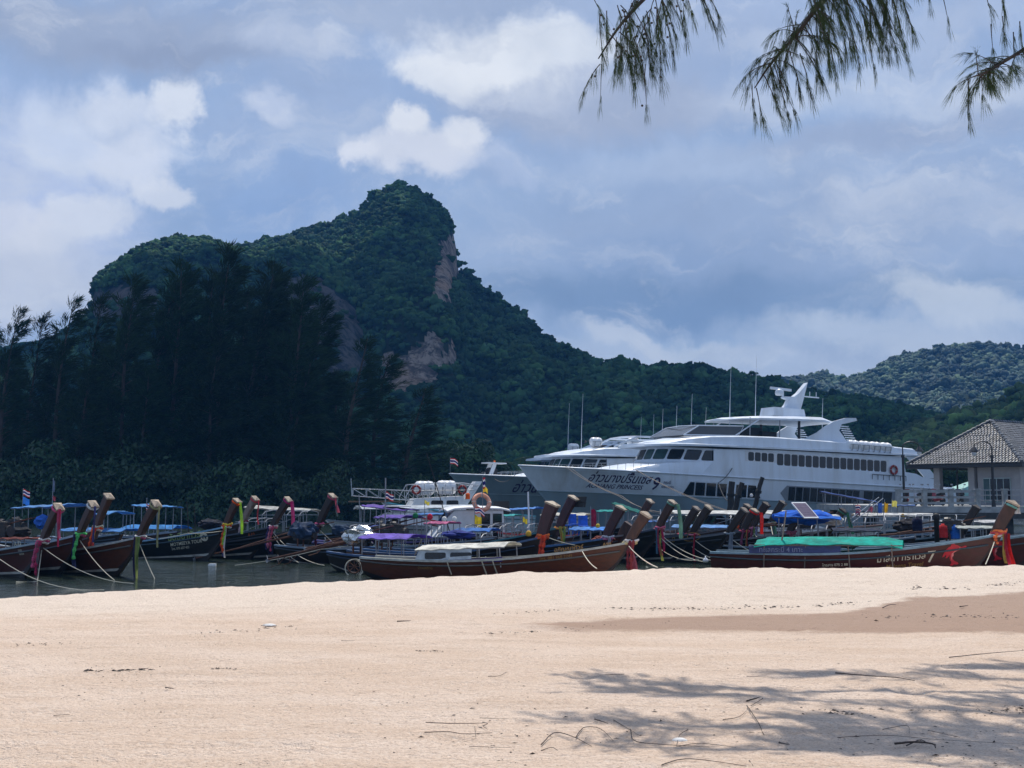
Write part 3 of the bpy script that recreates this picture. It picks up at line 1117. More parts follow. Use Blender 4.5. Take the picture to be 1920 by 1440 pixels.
# photo column, photo row of the top, metres away, open or dense
grove = [(28, 580, 121, 1), (72, 592, 124, 1), (128, 558, 122, 1), (182, 556, 126, 1), (252, 527, 121, 0), (305, 520, 125, 0), (352, 497, 121, 0), (392, 520, 127, 0),
         (436, 473, 121, 0), (486, 515, 123, 0), (522, 500, 125, 0), (568, 528, 121, 0), (604, 566, 124, 0), (665, 632, 120, 1), (712, 668, 124, 1), (770, 728, 121, 1),
         (-30, 600, 124, 1), (215, 590, 131, 0), (330, 560, 132, 0), (460, 545, 133, 0), (545, 570, 131, 0), (100, 640, 131, 0), (20, 660, 132, 0), (160, 690, 119, 0),
         (410, 640, 119, 0), (560, 680, 119, 0), (280, 700, 118.5, 0), (625, 700, 131, 0)]
glab = ['open feathery casuarina tree at the left end of the dark grove', 'thin casuarina tree between two feathery trees at left end', 'pale wispy casuarina tree showing sky through its crown',
        'casuarina tree just in front of the left cliff edge', 'dark column shaped casuarina tree left of the grove centre', 'casuarina tree beside the dark column shaped tree',
        'tall casuarina tree with two pointed tips in grove centre', 'casuarina tree tucked left behind the tallest spire', 'tallest casuarina tree rising as a thin spire against the peak',
        'casuarina tree immediately right of the tallest spire', 'tall dark casuarina tree below the rocky shoulder cliff', 'wide dark casuarina tree in the right half of grove',
        'casuarina tree with drooping side plumes at right of dense grove', 'slim airy casuarina tree standing clear at grove right', 'airy leaning casuarina tree in front of the lower cliff',
        'last low leaning casuarina tree at the right end of grove', 'casuarina tree cut by the left picture edge', 'back row casuarina tree behind the dark column shaped tree',
        'back row casuarina tree below the twin tipped tree', 'back row casuarina tree right below the tallest spire', 'back row casuarina tree under the shoulder cliff',
        'back row casuarina tree behind the pale wispy one', 'back row casuarina tree at far left', 'short casuarina tree above the left mangroves',
        'short casuarina tree in front of the tallest spire', 'short casuarina tree in front of the right dense trees', 'shortest front casuarina tree above the mangrove bushes', 'back row casuarina tree behind the slim airy tree']
for k, (px, py, d, op) in enumerate(grove):
    p = at(px, py, d)
    zb = bank_z(d, p.x) - .2
    H = p.z - zb
    src = (CAS_OPEN if op else CAS)[k % (2 if op else 4)]
    s = H / 24.0
    plant('casuarina_tree', src, (p.x - 1.2 * s, d, zb), random.uniform(-.5, .5), (max(.95, min(1.2, s * 1.1)) * (1.35 if px > 640 else 1.0), max(.8, min(1.1, s)), s), glab[k], 'tree', 'casuarina trees of the dark grove')

MAN = [leafy_meshes(s, M['mangrove_leaf'], 4.8, 4.2, 2.9, 11000, .42, 26, .10, low=-.75) for s in (21, 22, 23)]
mang = [(-20, 845, 117), (40, 800, 119), (105, 812, 117), (165, 800, 119), (220, 850, 116.6), (270, 800, 119), (335, 830, 117.5), (395, 800, 119), (440, 855, 116.8), (500, 840, 118),
        (560, 860, 117), (620, 850, 118), (670, 872, 117), (725, 868, 118), (775, 880, 118), (815, 888, 119)]
mlab = ['mangrove bush at the left picture edge', 'tall mangrove bush above the far left blue canopy', 'round mangrove bush behind the striped flag pole', 'mangrove bush right of the striped flag pole',
        'low mangrove bush hanging over the left mud bank', 'tall mangrove bush between two low ones at left', 'mangrove bush behind the small blue awning', 'tall mangrove bush left of the lettered black boat',
        'low mangrove bush above the lettered black boat', 'mangrove bush above the orange garlanded prow', 'glossy mangrove bush behind the pink scarfed prow', 'mangrove bush behind the second pair of dark prows',
        'mangrove bush above the grey speedboat', 'mangrove bush behind the pulpit rail of the teal boat', 'mangrove bush beside the white raft canisters', 'last mangrove bush left of the grey ferry bow']
for k, (px, py, d) in enumerate(mang):
    p = at(px, py, d)
    zb = bank_z(d, p.x)
    s = (p.z - zb) / 7.0
    plant('mangrove_bush', MAN[k % 3], (p.x, d, zb - .1), k * 1.7, (max(.8, s), max(.75, s * .9), s), mlab[k], 'bush', 'mangrove bushes along the far bank')

BRD = [leafy_meshes(s, M['broad_leaf'], 3.6, 3.6, 4.4, 6500, .45, 15, .22) for s in (31, 32)]
DRK = [leafy_meshes(s, M['mangrove_leaf'], 3.6, 3.6, 4.4, 6500, .45, 15, .22) for s in (33,)]
for px, py, d, sx, src, lab in [(845, 798, 158, 1.0, BRD[0], 'round green tree behind the grey ferry bow'), (895, 805, 160, .8, DRK[0], 'dark round tree right of the round green one'),
                                (935, 850, 164, .7, DRK[0], 'low dark tree between round trees and ferry cabins'), (800, 845, 156, .8, BRD[1], 'small green tree left of the round green one'),
                                (1040, 850, 172, .9, DRK[0], 'dark tree behind the rearmost ferry cabin'), (1190, 838, 176, .9, BRD[1], 'tree behind the middle ferry canisters'),
                                (1740, 845, 150, .9, BRD[0], 'green tree behind the last ferry stern'), (1790, 862, 148, .9, BRD[1], 'sunlit tree seen under the pavilion roof beside the left column'),
                                (1845, 850, 150, 1.0, BRD[0], 'tree behind the pavilion wall'), (1925, 850, 152, 1.0, BRD[1], 'tree behind the right side of the pavilion')]:
    p = at(px, py, d)
    s = (p.z - 1.0) / 8.3
    plant('broadleaf_tree', src, (p.x, d, 1.0), random.random() * 6, (s * sx * 1.25, s * sx * 1.2, s), lab, 'tree', 'broadleaf trees behind the harbour')

# palms, a bare tree
PB, PF = MB(), MB()
PB.tube([(0, 0, 0), (.15, 0, 2.5), (.1, 0, 5), (.35, 0, 7.2)], .16, 7, .10)
for k in range(17):
    a = k * 2.4
    up_ = .9 - 1.5 * (k % 5) / 5
    pts = []
    for j in range(7):
        t_ = j / 6
        pts.append(Vector((.35 + math.cos(a) * 2.4 * t_, math.sin(a) * 2.4 * t_, 7.2 + up_ * 1.4 * t_ - 2.0 * t_ * t_)))
    PF.tube(pts, .03, 4, .008, cap=False)
    for j in range(1, 7):
        for sd in (-1, 1):
            for h in range(4):
                q0 = pts[j - 1].lerp(pts[j], h / 4)
                d_ = (pts[j] - pts[j - 1]).normalized()
                s_ = d_.cross(Vector((0, 0, 1))).normalized() * sd
                e_ = q0 + s_ * .55 * (1 - .5 * j / 7) + d_ * .25 + Vector((0, 0, -.22))
                PF.add([q0, q0 + d_ * .06, e_], [(0, 1, 2)])
pme = []
for nm_, mb_, mt_ in (('trunk', PB, M['bark']), ('crown', PF, M['broad_leaf'])):
    me_ = bpy.data.meshes.new(nm_)
    me_.from_pydata(mb_.v, [], mb_.f)
    me_.materials.append(mt_)
    pme.append(me_)
for px, py, d, lab in [(986, 848, 165, 'small palm tree left of the rearmost ferry cabin'), (958, 858, 168, 'short palm tree near the dark round tree'), (1718, 822, 146, 'palm tree behind the lamp post and pavilion roof'),
                       (1738, 836, 150, 'lower palm tree beside the pavilion roof corner')]:
    p = at(px, py, d)
    plant('palm_tree', pme, (p.x, d, 1.0), random.random() * 6, (p.z - 1.0) / 8.0, lab, 'palm', 'palms behind the harbour')
dry = leafy_meshes(41, M['dry_leaf'], 2.0, 1.8, 8.2, 700, .22, 10, .16)
p = at(1120, 812, 170)
plant('bare_tree', dry, (p.x, 170, 1.0), 0, (p.z - 1) / 10.0, 'pale leafless looking tree behind the ferry canisters', 'tree')
# single trees that stand out above the ridges
em = [leafy_meshes(s, M['hill_tree'], 2.2, 1.5, 7.2, 420, .75, 7, .22) for s in (51, 52)]
for px, py, d, hh, lab in [(898, 517, 690, 9.5, 'lone tree leaning out from the ridge right below the cliff'), (968, 566, 668, 12, 'thin bare lone tree on the peak ridge'), (936, 556, 680, 7, 'small round tree on the ridge left of the bare one'),
                           (1032, 630, 606, 10, 'ridge tree above the dip in the long ridge'), (1075, 655, 575, 9, 'dark ridge tree right of the dip'), (1258, 676, 525, 8, 'flat topped tree midway along the dark ridge'),
                           (1300, 684, 520, 7, 'small ridge tree beside the flat topped one'), (1412, 690, 508, 10, 'tall tree on the ridge left of the long antennas'), (1480, 706, 1120, 22, 'pale open tree on the distant ridge by the antennas')]:
    p = at(px, py, d)
    plant('ridge_tree', em[int(px) % 2], (p.x, d, p.z - hh), px, (hh / 9.2) * (.7 if px == 968 else 1.0) if px != 968 else (.8, .8, 1.3), lab, 'tree', 'single trees standing on the ridges')


# ------------------------------------------------------------------ ferries
FL = 41.0


def f_stem(z):
    """how far aft of the bow tip the stem lies at height z"""
    t = max(0.0, 4.96 - z)
    return t * .80 + .045 * t * t


def f_sheer(s):
    return 4.83 + .13 * max(0.0, 1 - s / 9.0) ** 1.5


def f_half(s, z, beam=4.0):
    """half breadth of the hull at s metres aft of the bow tip, height z"""
    s0 = f_stem(z)
    u = max(0.0, s - s0)
    zz_ = min(1.0, max(0.0, (z + .5) / 5.4))
    run = 17.0 - 6.5 * zz_ ** 1.3           # fine below, full at deck: flare
    t = min(1.0, u / run)
    b_ = beam * (.86 + .14 * zz_) * (1 - (1 - t) ** (1.55 + .65 * zz_))
    if z < 3.0:
        b_ *= 1 - .05 * (3.0 - z) / 3.5
    return max(.04, b_)


def round_rect(x0, x1, z0, z1, r=.14, slant=0.0):
    """corner-cut window outline; slant moves the top aft"""
    k = r * .3
    p = [(x0 + r, z0), (x1 - r, z0), (x1 - k, z0 + k), (x1, z0 + r), (x1, z1 - r), (x1 - k, z1 - k), (x1 - r, z1), (x0 + r, z1), (x0 + k, z1 - k), (x0, z1 - r), (x0, z0 + r), (x0 + k, z0 + k)]
    return [(x + slant * (z - z0), z) for x, z in p]


def hull_letters(parent, body, s0, z0, size, material, half, shear=0.0, off=.03, name='lettering', zs=1.0, slope=0.0):
    """letters laid on the near side of a hull whose half breadth is half(s, z)"""
    v, f = text_shape(body, shear)
    if not len(v):
        return
    vs = []
    for x, y, _ in v:
        s, z = s0 + x * size, z0 + y * size * zs + slope * x * size
        vs.append((s, -(half(s, z) + off), z))
    mb_ = MB()
    mb_.add(vs, f)
    return mb_.build(name, material, parent)


def ferry(bow, ang, pitch, label, scale=1.0, full=True, names=(), hulls=('ferry_white', 'ferry_shade_grey'), group='white passenger ferries moored side by side'):
    root = empty('passenger_ferry', (bow[0], bow[1], 0), ang, label, 'ferry', group, ry=pitch)
    root.scale = (scale,) * 3
    W_, G_ = M['ferry_white'], M[hulls[1]]

    def surf(z_lo, z_hi, nz, mt, nm):
        mb_ = MB()
        ss = [k_ / 90 for k_ in range(91)]
        for sd in (-1, 1):
            rows = []
            for i in range(nz + 1):
                row = []
                for k_ in ss:
                    zt = z_hi if z_hi is not None else f_sheer(FL * k_ ** 1.4)
                    z = z_lo + (zt - z_lo) * i / nz
                    s0 = f_stem(z)
                    s = s0 + (FL - s0) * k_ ** 1.4
                    if z_hi is None:
                        z = z_lo + (f_sheer(s) - z_lo) * i / nz
                        s0 = f_stem(z)
                        s = s0 + (FL - s0) * k_ ** 1.4
                    row.append((s, sd * f_half(s, z), z))
                rows.append(row)
            mb_.grid(rows if sd < 0 else [list(reversed(r_)) for r_ in rows])
        # transom
        for i in range(nz):
            z0, z1 = (z_lo + ((z_hi or 4.83) - z_lo) * q_ / nz for q_ in (i, i + 1))
            mb_.add([(FL, -f_half(FL, z0), z0), (FL, f_half(FL, z0), z0), (FL, f_half(FL, z1), z1), (FL, -f_half(FL, z1), z1)], [(0, 1, 2, 3)])
        return mb_.build(nm, mt, root, True)
    surf(-1.0, 3.08, 9, G_, 'lower_hull')
    surf(3.08, None, 5, M[hulls[0]], 'upper_hull')
    # rub rails along the sheer and the knuckle
    for zf, rad, nm, mt in ((lambda s: f_sheer(s) - .02, .07, 'rub_rail', W_), (lambda s: 3.08, .04, 'knuckle_rail', G_)):
        mb_ = MB()
        for sd in (-1, 1):
            pts = []
            for k_ in range(60):
                s = f_stem(zf(0)) + (FL - f_stem(zf(0))) * (k_ / 59) ** 1.3
                pts.append((s, sd * (f_half(s, zf(s)) + rad * .3), zf(s)))
            mb_.tube(pts, rad, 6)
        mb_.build(nm, mt, root, True)
    # foredeck and sloping trunk up to the wheelhouse
    mb_ = MB()
    rows = []
    for k_ in range(40):
        s = .35 + (FL - .4) * (k_ / 39) ** 1.2
        h = f_half(s, f_sheer(s)) - .06
        rows.append([(s, -h, f_sheer(s) - .22), (s, 0, f_sheer(s) - .10), (s, h, f_sheer(s) - .22)])
    mb_.grid(rows)
    mb_.build('deck', W_, root, True)
    mb_ = MB()
    st = [(6.2, 4.78, .5), (7.6, 4.95, .86), (8.6, 5.2, .95), (10.5, 5.55, .98), (13, 5.85, .995), (15.7, 6.07, 1.0)]
    rows = []
    for s, z, kf in st:
        h = f_half(s, 4.83) * kf - .02
        rows.append([(s, -h - .0, 4.70), (s, -h, 4.84), (s, -h + .10, z - .06), (s, -h + .22, z), (s, -h * .5, z + .14), (s, 0, z + .20), (s, h * .5, z + .14), (s, h - .22, z), (s, h - .10, z - .06), (s, h, 4.84), (s, h, 4.70)])
    mb_.grid([list(reversed(r_)) for r_ in rows])
    n_ = len(rows[0])
    mb_.add(rows[0], [tuple(range(n_))])
    mb_.build('foredeck_trunk', W_, root, True)

    # saloon sides from wheelhouse to stern; plan outline narrows a little upward
    def side_y(z):
        return 3.98 - .05 * max(0, z - 4.83)
    mb_ = MB()
    for sd in (-1, 1):
        poly_top = [(15.2, 6.93), (15.2, 6.0), (14.0, 4.86), (38.3, 4.86), (38.3, 5.64), (36.9, 5.75), (36.2, 6.0), (35.0, 6.1), (34.8, 7.4), (21, 7.2)]
        vs = [(s, sd * side_y(z), z) for s, z in poly_top]
        vi = [(s, sd * (side_y(z) - .08), z) for s, z in poly_top]
        n_ = len(vs)
        fs = [tuple(range(n_)), tuple(range(2 * n_ - 1, n_ - 1, -1))] + [(i, (i + 1) % n_, n_ + (i + 1) % n_, n_ + i) for i in range(n_)]
        mb_.add(vs + vi, fs)
    mb_.build('saloon_side', W_, root)
    mb_ = MB()
    mb_.box((34.8, 0, 6.1), (.1, 7.7, 2.5))
    mb_.box((30, 0, 6.05), (10, 7.6, .06))
    mb_.build('aft_bulkhead', W_, root)
    # raked wheelhouse front, rounded in plan
    plan = [(17.7, -3.86), (15.6, -3.84), (13.9, -3.66), (12.55, -3.2), (11.55, -2.35), (11.0, -1.15), (10.9, 0), (11.0, 1.15), (11.55, 2.35), (12.55, 3.2), (13.9, 3.66), (15.6, 3.84), (17.7, 3.86)]
    mb_ = MB()
    z0, z1, rk = 5.75, 6.98, .62
    rows = [[(s - .12 * (z0 - 5.75), y, z0) for s, y in plan], [(s + (rk if s < 15 else rk * max(0, (17.7 - s) / 2.7)), y * .985, z1) for s, y in plan]]
    mb_.grid([list(reversed(r_)) for r_ in rows])
    mb_.build('wheelhouse_front', W_, root)
    k0 = 0
    for i in range(len(plan) - 1):
        a0, b0 = Vector((*plan[i], z0)), Vector((*plan[i + 1], z0))
        a1, b1 = Vector(rows[1][i]), Vector(rows[1][i + 1])
        nrm = (b0 - a0).cross(a1 - a0).normalized()
        if nrm.dot(Vector((a0.x - 16, a0.y, 0))) < 0:
            nrm = -nrm

        def pt(u, v):
            return a0.lerp(b0, u).lerp(a1.lerp(b1, u), v) + nrm * .025
        uv = [(.14, .20), (.86, .20), (.93, .26), (.93, .80), (.86, .86), (.14, .86), (.07, .80), (.07, .26)]
        if i in (0, 11):
            uv = [(u * .52 + (.45 if i == 0 else .03), v) for u, v in uv]
        vs = [pt(u, v) for u, v in uv]
        mb_ = MB()
        mb_.add(vs + [p_ - nrm * .05 for p_ in vs], [tuple(range(8)), tuple(range(15, 7, -1))] + [(j, (j + 1) % 8, 8 + (j + 1) % 8, 8 + j) for j in range(8)])
        mb_.build('window', M['glass_teal'] if i in (4, 5) else M['glass_dark'], root)
    # side windows, near and far side
    rows_w = []
    for k_ in range(4):
        rows_w.append((18.5 + k_ * .655, .56, 6.20, 6.90))
    for k_ in range(16):
        rows_w.append((21.35 + k_ * .725, .63, 5.98, 6.93))
    for s, wd_, za, zb in rows_w:
        for sd in ((-1, 1) if full else (-1,)):
            mb_ = MB()
            mb_.prism([(x, z) for x, z in round_rect(s, s + wd_, za, zb, .12)], (0, sd * (side_y((za + zb) / 2) + .002), 0), (1, 0, -.0), (0, -sd * .05 * 0, 1), .05)
            mb_.build('window', M['glass_dark'], root)
    # band under the roof brow that frames the window row
    mb_ = MB()
    for sd in (-1, 1):
        mb_.prism([(18.2, 6.05), (21.1, 6.05), (21.1, 5.84), (33.1, 5.84), (33.1, 7.02), (18.2, 7.02)], (0, sd * (side_y(6.4) - .012), 0), (1, 0, 0), (0, 0, 1), .05)
    mb_.build('window_band', mat('band_grey', (.60, .62, .65), .4, .05, 1), root)
    # lower windows: forward group and the recessed aft group
    hf = f_half

    def hull_panel(poly, mt, nm, out, th=.04):
        vs = [(s, -(hf(s, z) + out), z) for s, z in poly]
        vi = [(s, -(hf(s, z) + out - th), z) for s, z in poly]
        n_ = len(poly)
        mb2 = MB()
        mb2.add(vs + vi, [tuple(range(n_)), tuple(range(2 * n_ - 1, n_ - 1, -1))] + [(i_, (i_ + 1) % n_, n_ + (i_ + 1) % n_, n_ + i_) for i_ in range(n_)])
        return mb2.build(nm, mt, root)
    gd = M['glass_dark']
    hull_panel([(12.15, 3.16), (16.75, 3.16), (16.75, 4.34), (12.9, 4.34)], M['ferry_white'], 'window_surround', .05)
    hull_panel([(12.4, 3.22), (13.38, 3.22), (13.38, 4.22), (13.0, 4.22)], gd, 'window', .085)
    for k_ in range(3):
        s = 13.52 + k_ * 1.02
        hull_panel([(s, 3.22), (s + .86, 3.22), (s + .86, 4.22), (s, 4.22)], gd, 'window', .085)
    hull_panel([(17.2, 3.16), (20.05, 3.16), (19.35, 4.34), (17.2, 4.34)], M['ferry_white'], 'window_surround', .05)
    hull_panel([(17.35, 3.24), (18.35, 3.24), (18.35, 4.22), (17.35, 4.22)], gd, 'window', .085)
    hull_panel([(18.5, 3.24), (19.75, 3.24), (19.2, 4.22), (18.5, 4.22)], gd, 'window', .085)
    hull_panel([(21.75, 3.75), (22.35, 3.10), (34.0, 3.10), (34.0, 4.36), (22.35, 4.36)], mat('recess_grey', (.20, .22, .25), .5, .1, 1), 'window_recess', .035)
    for k_ in range(10):
        s = 22.55 + k_ * .745
        hull_panel([(s, 3.18), (s + .62, 3.18), (s + .62, 4.27), (s, 4.27)], gd, 'window', .07)
    for k_ in range(3):
        s = 30.4 + k_ * 1.05
        hull_panel([(s, 3.18), (s + .92, 3.18), (s + .92, 4.27), (s, 4.27)], gd, 'window', .07)
    # roof with thick brow
    mb_ = MB()
    rs = [(10.0, 6.93, 2.0), (10.25, 6.96, 2.7), (11.2, 7.0, 3.55), (12.9, 7.06, 3.98), (15, 7.12, 4.12), (17.1, 7.17, 4.14), (22, 7.28, 4.14), (26.6, 7.36, 4.14), (32, 7.45, 4.14), (36.7, 7.53, 4.14)]
    rows = []
    for s, z, h in rs:
        rows.append([(s, -h + .5, z - .02), (s, -h, z), (s, -h, z + .14), (s + (.1 if s < 11 else 0), -h + .35, z + .22), (s + .05, 0, z + .30), (s, h - .35, z + .22), (s, h, z + .14), (s, h, z), (s, h - .5, z - .02)])
    mb_.grid([list(reversed(r_)) for r_ in rows], True)
    for r_, fl in ((rows[0], 1), (rows[-1], 0)):
        mb_.add(r_, [tuple(range(9)) if fl else tuple(range(8, -1, -1))])
    mb_.build('roof_brow', W_, root, False)
    mb_ = MB()
    rs = [(11.2, 7.20, 7.26, 2.6), (12.2, 7.24, 7.50, 3.2), (12.9, 7.26, 7.68, 3.5), (15, 7.32, 7.98, 3.85), (18, 7.38, 8.18, 3.95), (21, 7.42, 8.28, 3.98), (26.7, 7.55, 8.30, 3.98), (33.4, 7.66, 8.24, 3.98), (36, 7.70, 8.18, 3.98), (36.7, 7.72, 7.80, 3.95)]
    rows = []
    for s, za, zb, h in rs:
        rows.append([(s, -h, za), (s, -h + .12, zb - .10), (s, -h + .35, zb), (s, 0, zb + .12), (s, h - .35, zb), (s, h - .12, zb - .10), (s, h, za)])
    mb_.grid([list(reversed(r_)) for r_ in rows])
    for r_, fl in ((rows[0], 1), (rows[-1], 0)):
        mb_.add(r_, [tuple(range(7)) if fl else tuple(range(6, -1, -1))])
    mb_.build('roof', W_, root, False)
    # stern pillars
    for sd in (-1, 1):
        mb_ = MB()
        mb_.prism([(35.0, 7.5), (36.6, 7.5), (38.6, 5.7), (37.2, 5.7), (36.6, 6.2)], (0, sd * 3.88, 0), (1, 0, 0), (0, 0, 1), .12)
        mb_.build('stern_pillar', W_, root)
    # bulwark at the stern
    mb_ = MB()
    mb_.box((38.2, 0, 5.2), (.1, 7.6, .8))
    mb_.box((39.4, 0, 4.9), (2.6, 7.2, .25))
    mb_.build('stern_bulwark', W_, root)
    # foredeck fittings
    mb_ = MB()
    for sd in (-1, 1):
        for s in (1.6, 3.4):
            h = f_half(s, 4.9) - .5
            mb_.tube([(s, sd * h, 4.7), (s, sd * h, 5.02)], .09, 8)
            mb_.tube([(s + .3, sd * h, 4.7), (s + .3, sd * h, 5.02)], .09, 8)
    mb_.build('bollard', M['dull_steel'], root)
    mb_ = MB()
    for sd in (-1, 1):
        pts = []
        for k_ in range(12):
            s = 4.4 + k_ * .62
            pts.append((s, sd * (f_half(s, 4.83) - .35), 5.28 + .03 * k_))
            mb_.tube([(s, sd * (f_half(s, 4.83) - .35), 4.6), pts[-1]], .018, 4)
        mb_.tube(pts, .022, 4)
    mb_.build('bow_railing', M['steel'], root)
    if full:
        # flybridge: windscreen, hardtop on posts, fin with louvres, mast
        mb_ = MB()
        fr = [(13.2, -2.6, 8.0), (14.7, -2.5, 8.86), (19.0, -2.55, 9.08), (18.4, -2.7, 8.25)]
        for sd in (1, -1):
            pl = [Vector((s, sd * y, z)) for s, y, z in fr]
            mb_.tube(pl + [pl[0]], .05, 5)
        mb_.tube([(14.7, -2.5, 8.86), (14.4, 0, 8.9), (14.7, 2.5, 8.86)], .05, 5)
        mb_.build('windscreen_frame', W_, root)
        tm = mat('tinted_panel', (.05, .055, .06), .12, .1, 1)
        mb_ = MB()
        for sd in (1, -1):
            mb_.add([(s, sd * y, z) for s, y, z in fr], [(0, 1, 2, 3)])
        mb_.add([(13.2, -2.6, 8.0), (13.2, 2.6, 8.0), (14.7, 2.5, 8.86), (14.7, -2.5, 8.86)], [(0, 1, 2, 3)])
        mb_.build('windscreen', tm, root)
        mb_ = MB()
        for sd in (1, -1):
            mb_.tube([(18.0, sd * 2.75, 8.2), (20.4, sd * 2.75, 9.72)], .06, 5)
        mb_.build('windscreen_brace', W_, root)
        mb_ = MB()
        hs = [(18.0, 9.60, 9.66, 1.6), (18.6, 9.62, 9.80, 2.5), (20.5, 9.72, 10.02, 2.85), (24, 9.84, 10.24, 2.95), (27.0, 9.94, 10.36, 2.9), (28.3, 9.90, 10.10, 2.7)]
        rows = [[(s, -h, za), (s, -h, (za * .6 + zb * .4)), (s, -h + .4, zb), (s, 0, zb + .1), (s, h - .4, zb), (s, h, (za * .6 + zb * .4)), (s, h, za)] for s, za, zb, h in hs]
        mb_.grid([list(reversed(r_)) for r_ in rows], True)
        mb_.add(rows[0], [tuple(range(7))])
        mb_.add(rows[-1], [tuple(range(6, -1, -1))])
        mb_.build('hardtop', W_, root)
        for sd in (1, -1):
            for s, r_ in ((19.6, .045), (22.6, .045), (24.6, .12)):
                mb_ = MB()
                mb_.tube([(s, sd * 2.6, 8.25), (s, sd * 2.6, 9.85)], r_, 6)
                mb_.build('hardtop_post', M['lamp_black'] if s > 24 else M['dull_steel'], root)
        for sd in (1, -1):
            mb_ = MB()
            poly = [(24.6, 8.26), (26.2, 9.0), (27.0, 9.55), (27.9, 10.05), (29.2, 10.42), (30.3, 10.5), (30.45, 10.28), (29.3, 9.98), (28.75, 9.85), (28.5, 9.3), (29.0, 8.8), (29.5, 8.26)]
            mb_.prism(poly, (0, sd * 2.95, 0), (1, 0, 0), (0, 0, 1), .16)
            fin = mb_.build('fin', W_, root)
            for k_ in range(8):
                mb_ = MB()
                z = 9.70 - k_ * .185
                mb_.box((29.05 + k_ * .135, sd * 2.95, z), (.95, .14, .07))
                mb_.build('louver', W_, fin)
        # console under the hardtop
        mb_ = MB()
        mb_.box((20.9, -.3, 8.75), (1.6, 2.6, .75), taper=.9)
        mb_.box((22.1, -1.6, 8.6), (1.5, .6, .5))
        mb_.build('helm_console', M['black_rubber'], root)
        mb_ = MB()
        mb_.box((24.9, 0, 10.72), (3.4, 2.0, .75), taper=.92)
        mb_.build('mast_base', W_, root)
        mb_ = MB()
        mb_.prism([(24.8, 11.05), (26.6, 11.05), (26.9, 12.0), (27.35, 13.55), (26.4, 12.55), (25.9, 12.2), (24.9, 12.15), (24.9, 12.02), (25.4, 11.9), (25.2, 11.5)], (0, 0, 0), (1, 0, 0), (0, 0, 1), .55)
        mast = mb_.build('mast', W_, root)
        mb_ = MB()
        mb_.box((24.6, -.1, 12.78), (2.4, .18, .20), Matrix.Rotation(.12, 3, 'Z'))
        mb_.tube([(24.9, 0, 12.15), (24.9, 0, 12.7)], .10, 6)
        mb_.build('radar_scanner', W_, mast)
        mb_ = MB()
        mb_.lathe([(.02, 0), (.30, .03), (.36, .2), (.32, .42), (.18, .56), (.02, .6)], (24.2, -.4, 12.15), 12)
        mb_.build('radar_dome', W_, mast, True)
        mb_ = MB()
        mb_.box((27.6, 0, 12.35), (2.4, .07, .10))
        for x in (26.9, 27.8, 28.5):
            mb_.tube([(x, 0, 12.35), (x, 0, 12.8)], .03, 5)
        mb_.build('signal_yard', W_, mast)
        # railing by the lifebuoy
        mb_ = MB()
        pts = [(31.2 + k_ * .62, -4.05, 5.72) for k_ in range(7)]
        for p_ in pts:
            mb_.tube([(p_[0], -4.05, 5.3), p_], .025, 4)
        mb_.tube(pts, .03, 5)
        mb_.build('side_railing', M['lamp_black'], root)
        for s, h0, h1, nm in ((21.6, 10.2, 15.3, 'whip_antenna'), (19.0, 9.9, 14.3, 'whip_antenna'), (28.7, 10.2, 12.3, 'whip_antenna'), (15.2, 8.3, 11.6, 'whip_antenna'), (16.6, 8.3, 10.6, 'whip_antenna')):
            mb_ = MB()
            mb_.tube([(s, -.6, h0 - .6), (s, -.6, h0 + (h1 - h0) * .3), (s + .05, -.6, h1)], .035, 4, .010)
            mb_.build(nm, W_, root)
    else:
        # simple windscreen frame and antennas on the smaller ferries
        mb_ = MB()
        fr = [(16.5, -3.0, 8.2), (19.2, -2.9, 9.35), (26.5, -2.9, 9.5), (25.2, -3.0, 8.3)]
        for sd in (1, -1):
            mb_.tube([Vector((s, sd * y, z)) for s, y, z in fr], .11, 5)
        mb_.tube([(19.2, -2.9, 9.35), (19.0, 0, 9.4), (19.2, 2.9, 9.35)], .11, 5)
        mb_.tube([(26.5, -2.9, 9.5), (26.5, 2.9, 9.5)], .11, 5)
        mb_.build('flybridge_frame', W_, root)
        for s, h1 in ((14.0, 13.6), (23.5, 12.6), (25.2, 13.0)):
            mb_ = MB()
            mb_.tube([(s, -.6, 7.6), (s, -.6, 10), (s + .08, -.6, h1)], .04, 4, .012)
            mb_.build('whip_antenna', W_, root)
    for body, s, z, size, shear, nm, zs in names:
        hull_letters(root, body, s, z, size, M['navy_letter'], f_half, shear, .025, nm, zs)
    return root


A1 = R(25)
FB = at(968, 872, 90)
big = ferry((FB.x, FB.y), A1, R(2.35), 'large white ferry with two rows of dark windows and louvred fin', 1.0, True,
            [('อ่าวนางปริ๊นเซส', 4.75, 3.92, .78, .3, 'thai_name', 1.2), ('AONANG PRINCESS', 4.85, 3.45, .46, .25, 'latin_name', 1.0), ('9', 9.65, 3.50, 1.25, .15, 'number', 1.1),
             ('กระบี่', 10.62, 3.98, .32, 0, 'port_name', 1.0), ('๑๑๐๐๔๓', 10.50, 3.66, .32, 0, 'registration', 1.0)])
FB2 = at(840, 885, 106)
mid = ferry((FB2.x, FB2.y), R(24), R(1.6), 'grey hulled ferry with its bow poking out left of the large ferry', .93, False,
            [('อ่าวนาง', 5.6, 3.35, 1.15, .3, 'thai_name', 1.2)], ('ferry_slate', 'ferry_slate'))
FB3 = at(842, 890, 126)
far_f = ferry((FB3.x, FB3.y), R(24), R(1.6), 'rearmost ferry showing only its white cabin behind the middle ferry', .98, False)


def fworld(root, s, y, z):
    mw = Matrix.Translation(root.location) @ root.rotation_euler.to_matrix().to_4x4() @ Matrix.Diagonal((*root.scale, 1))
    return mw @ Vector((s, y, z))


def put_on(root, o, s, y, z):
    o.location = fworld(root, s, y, z)
    o.rotation_euler = root.rotation_euler
    return o


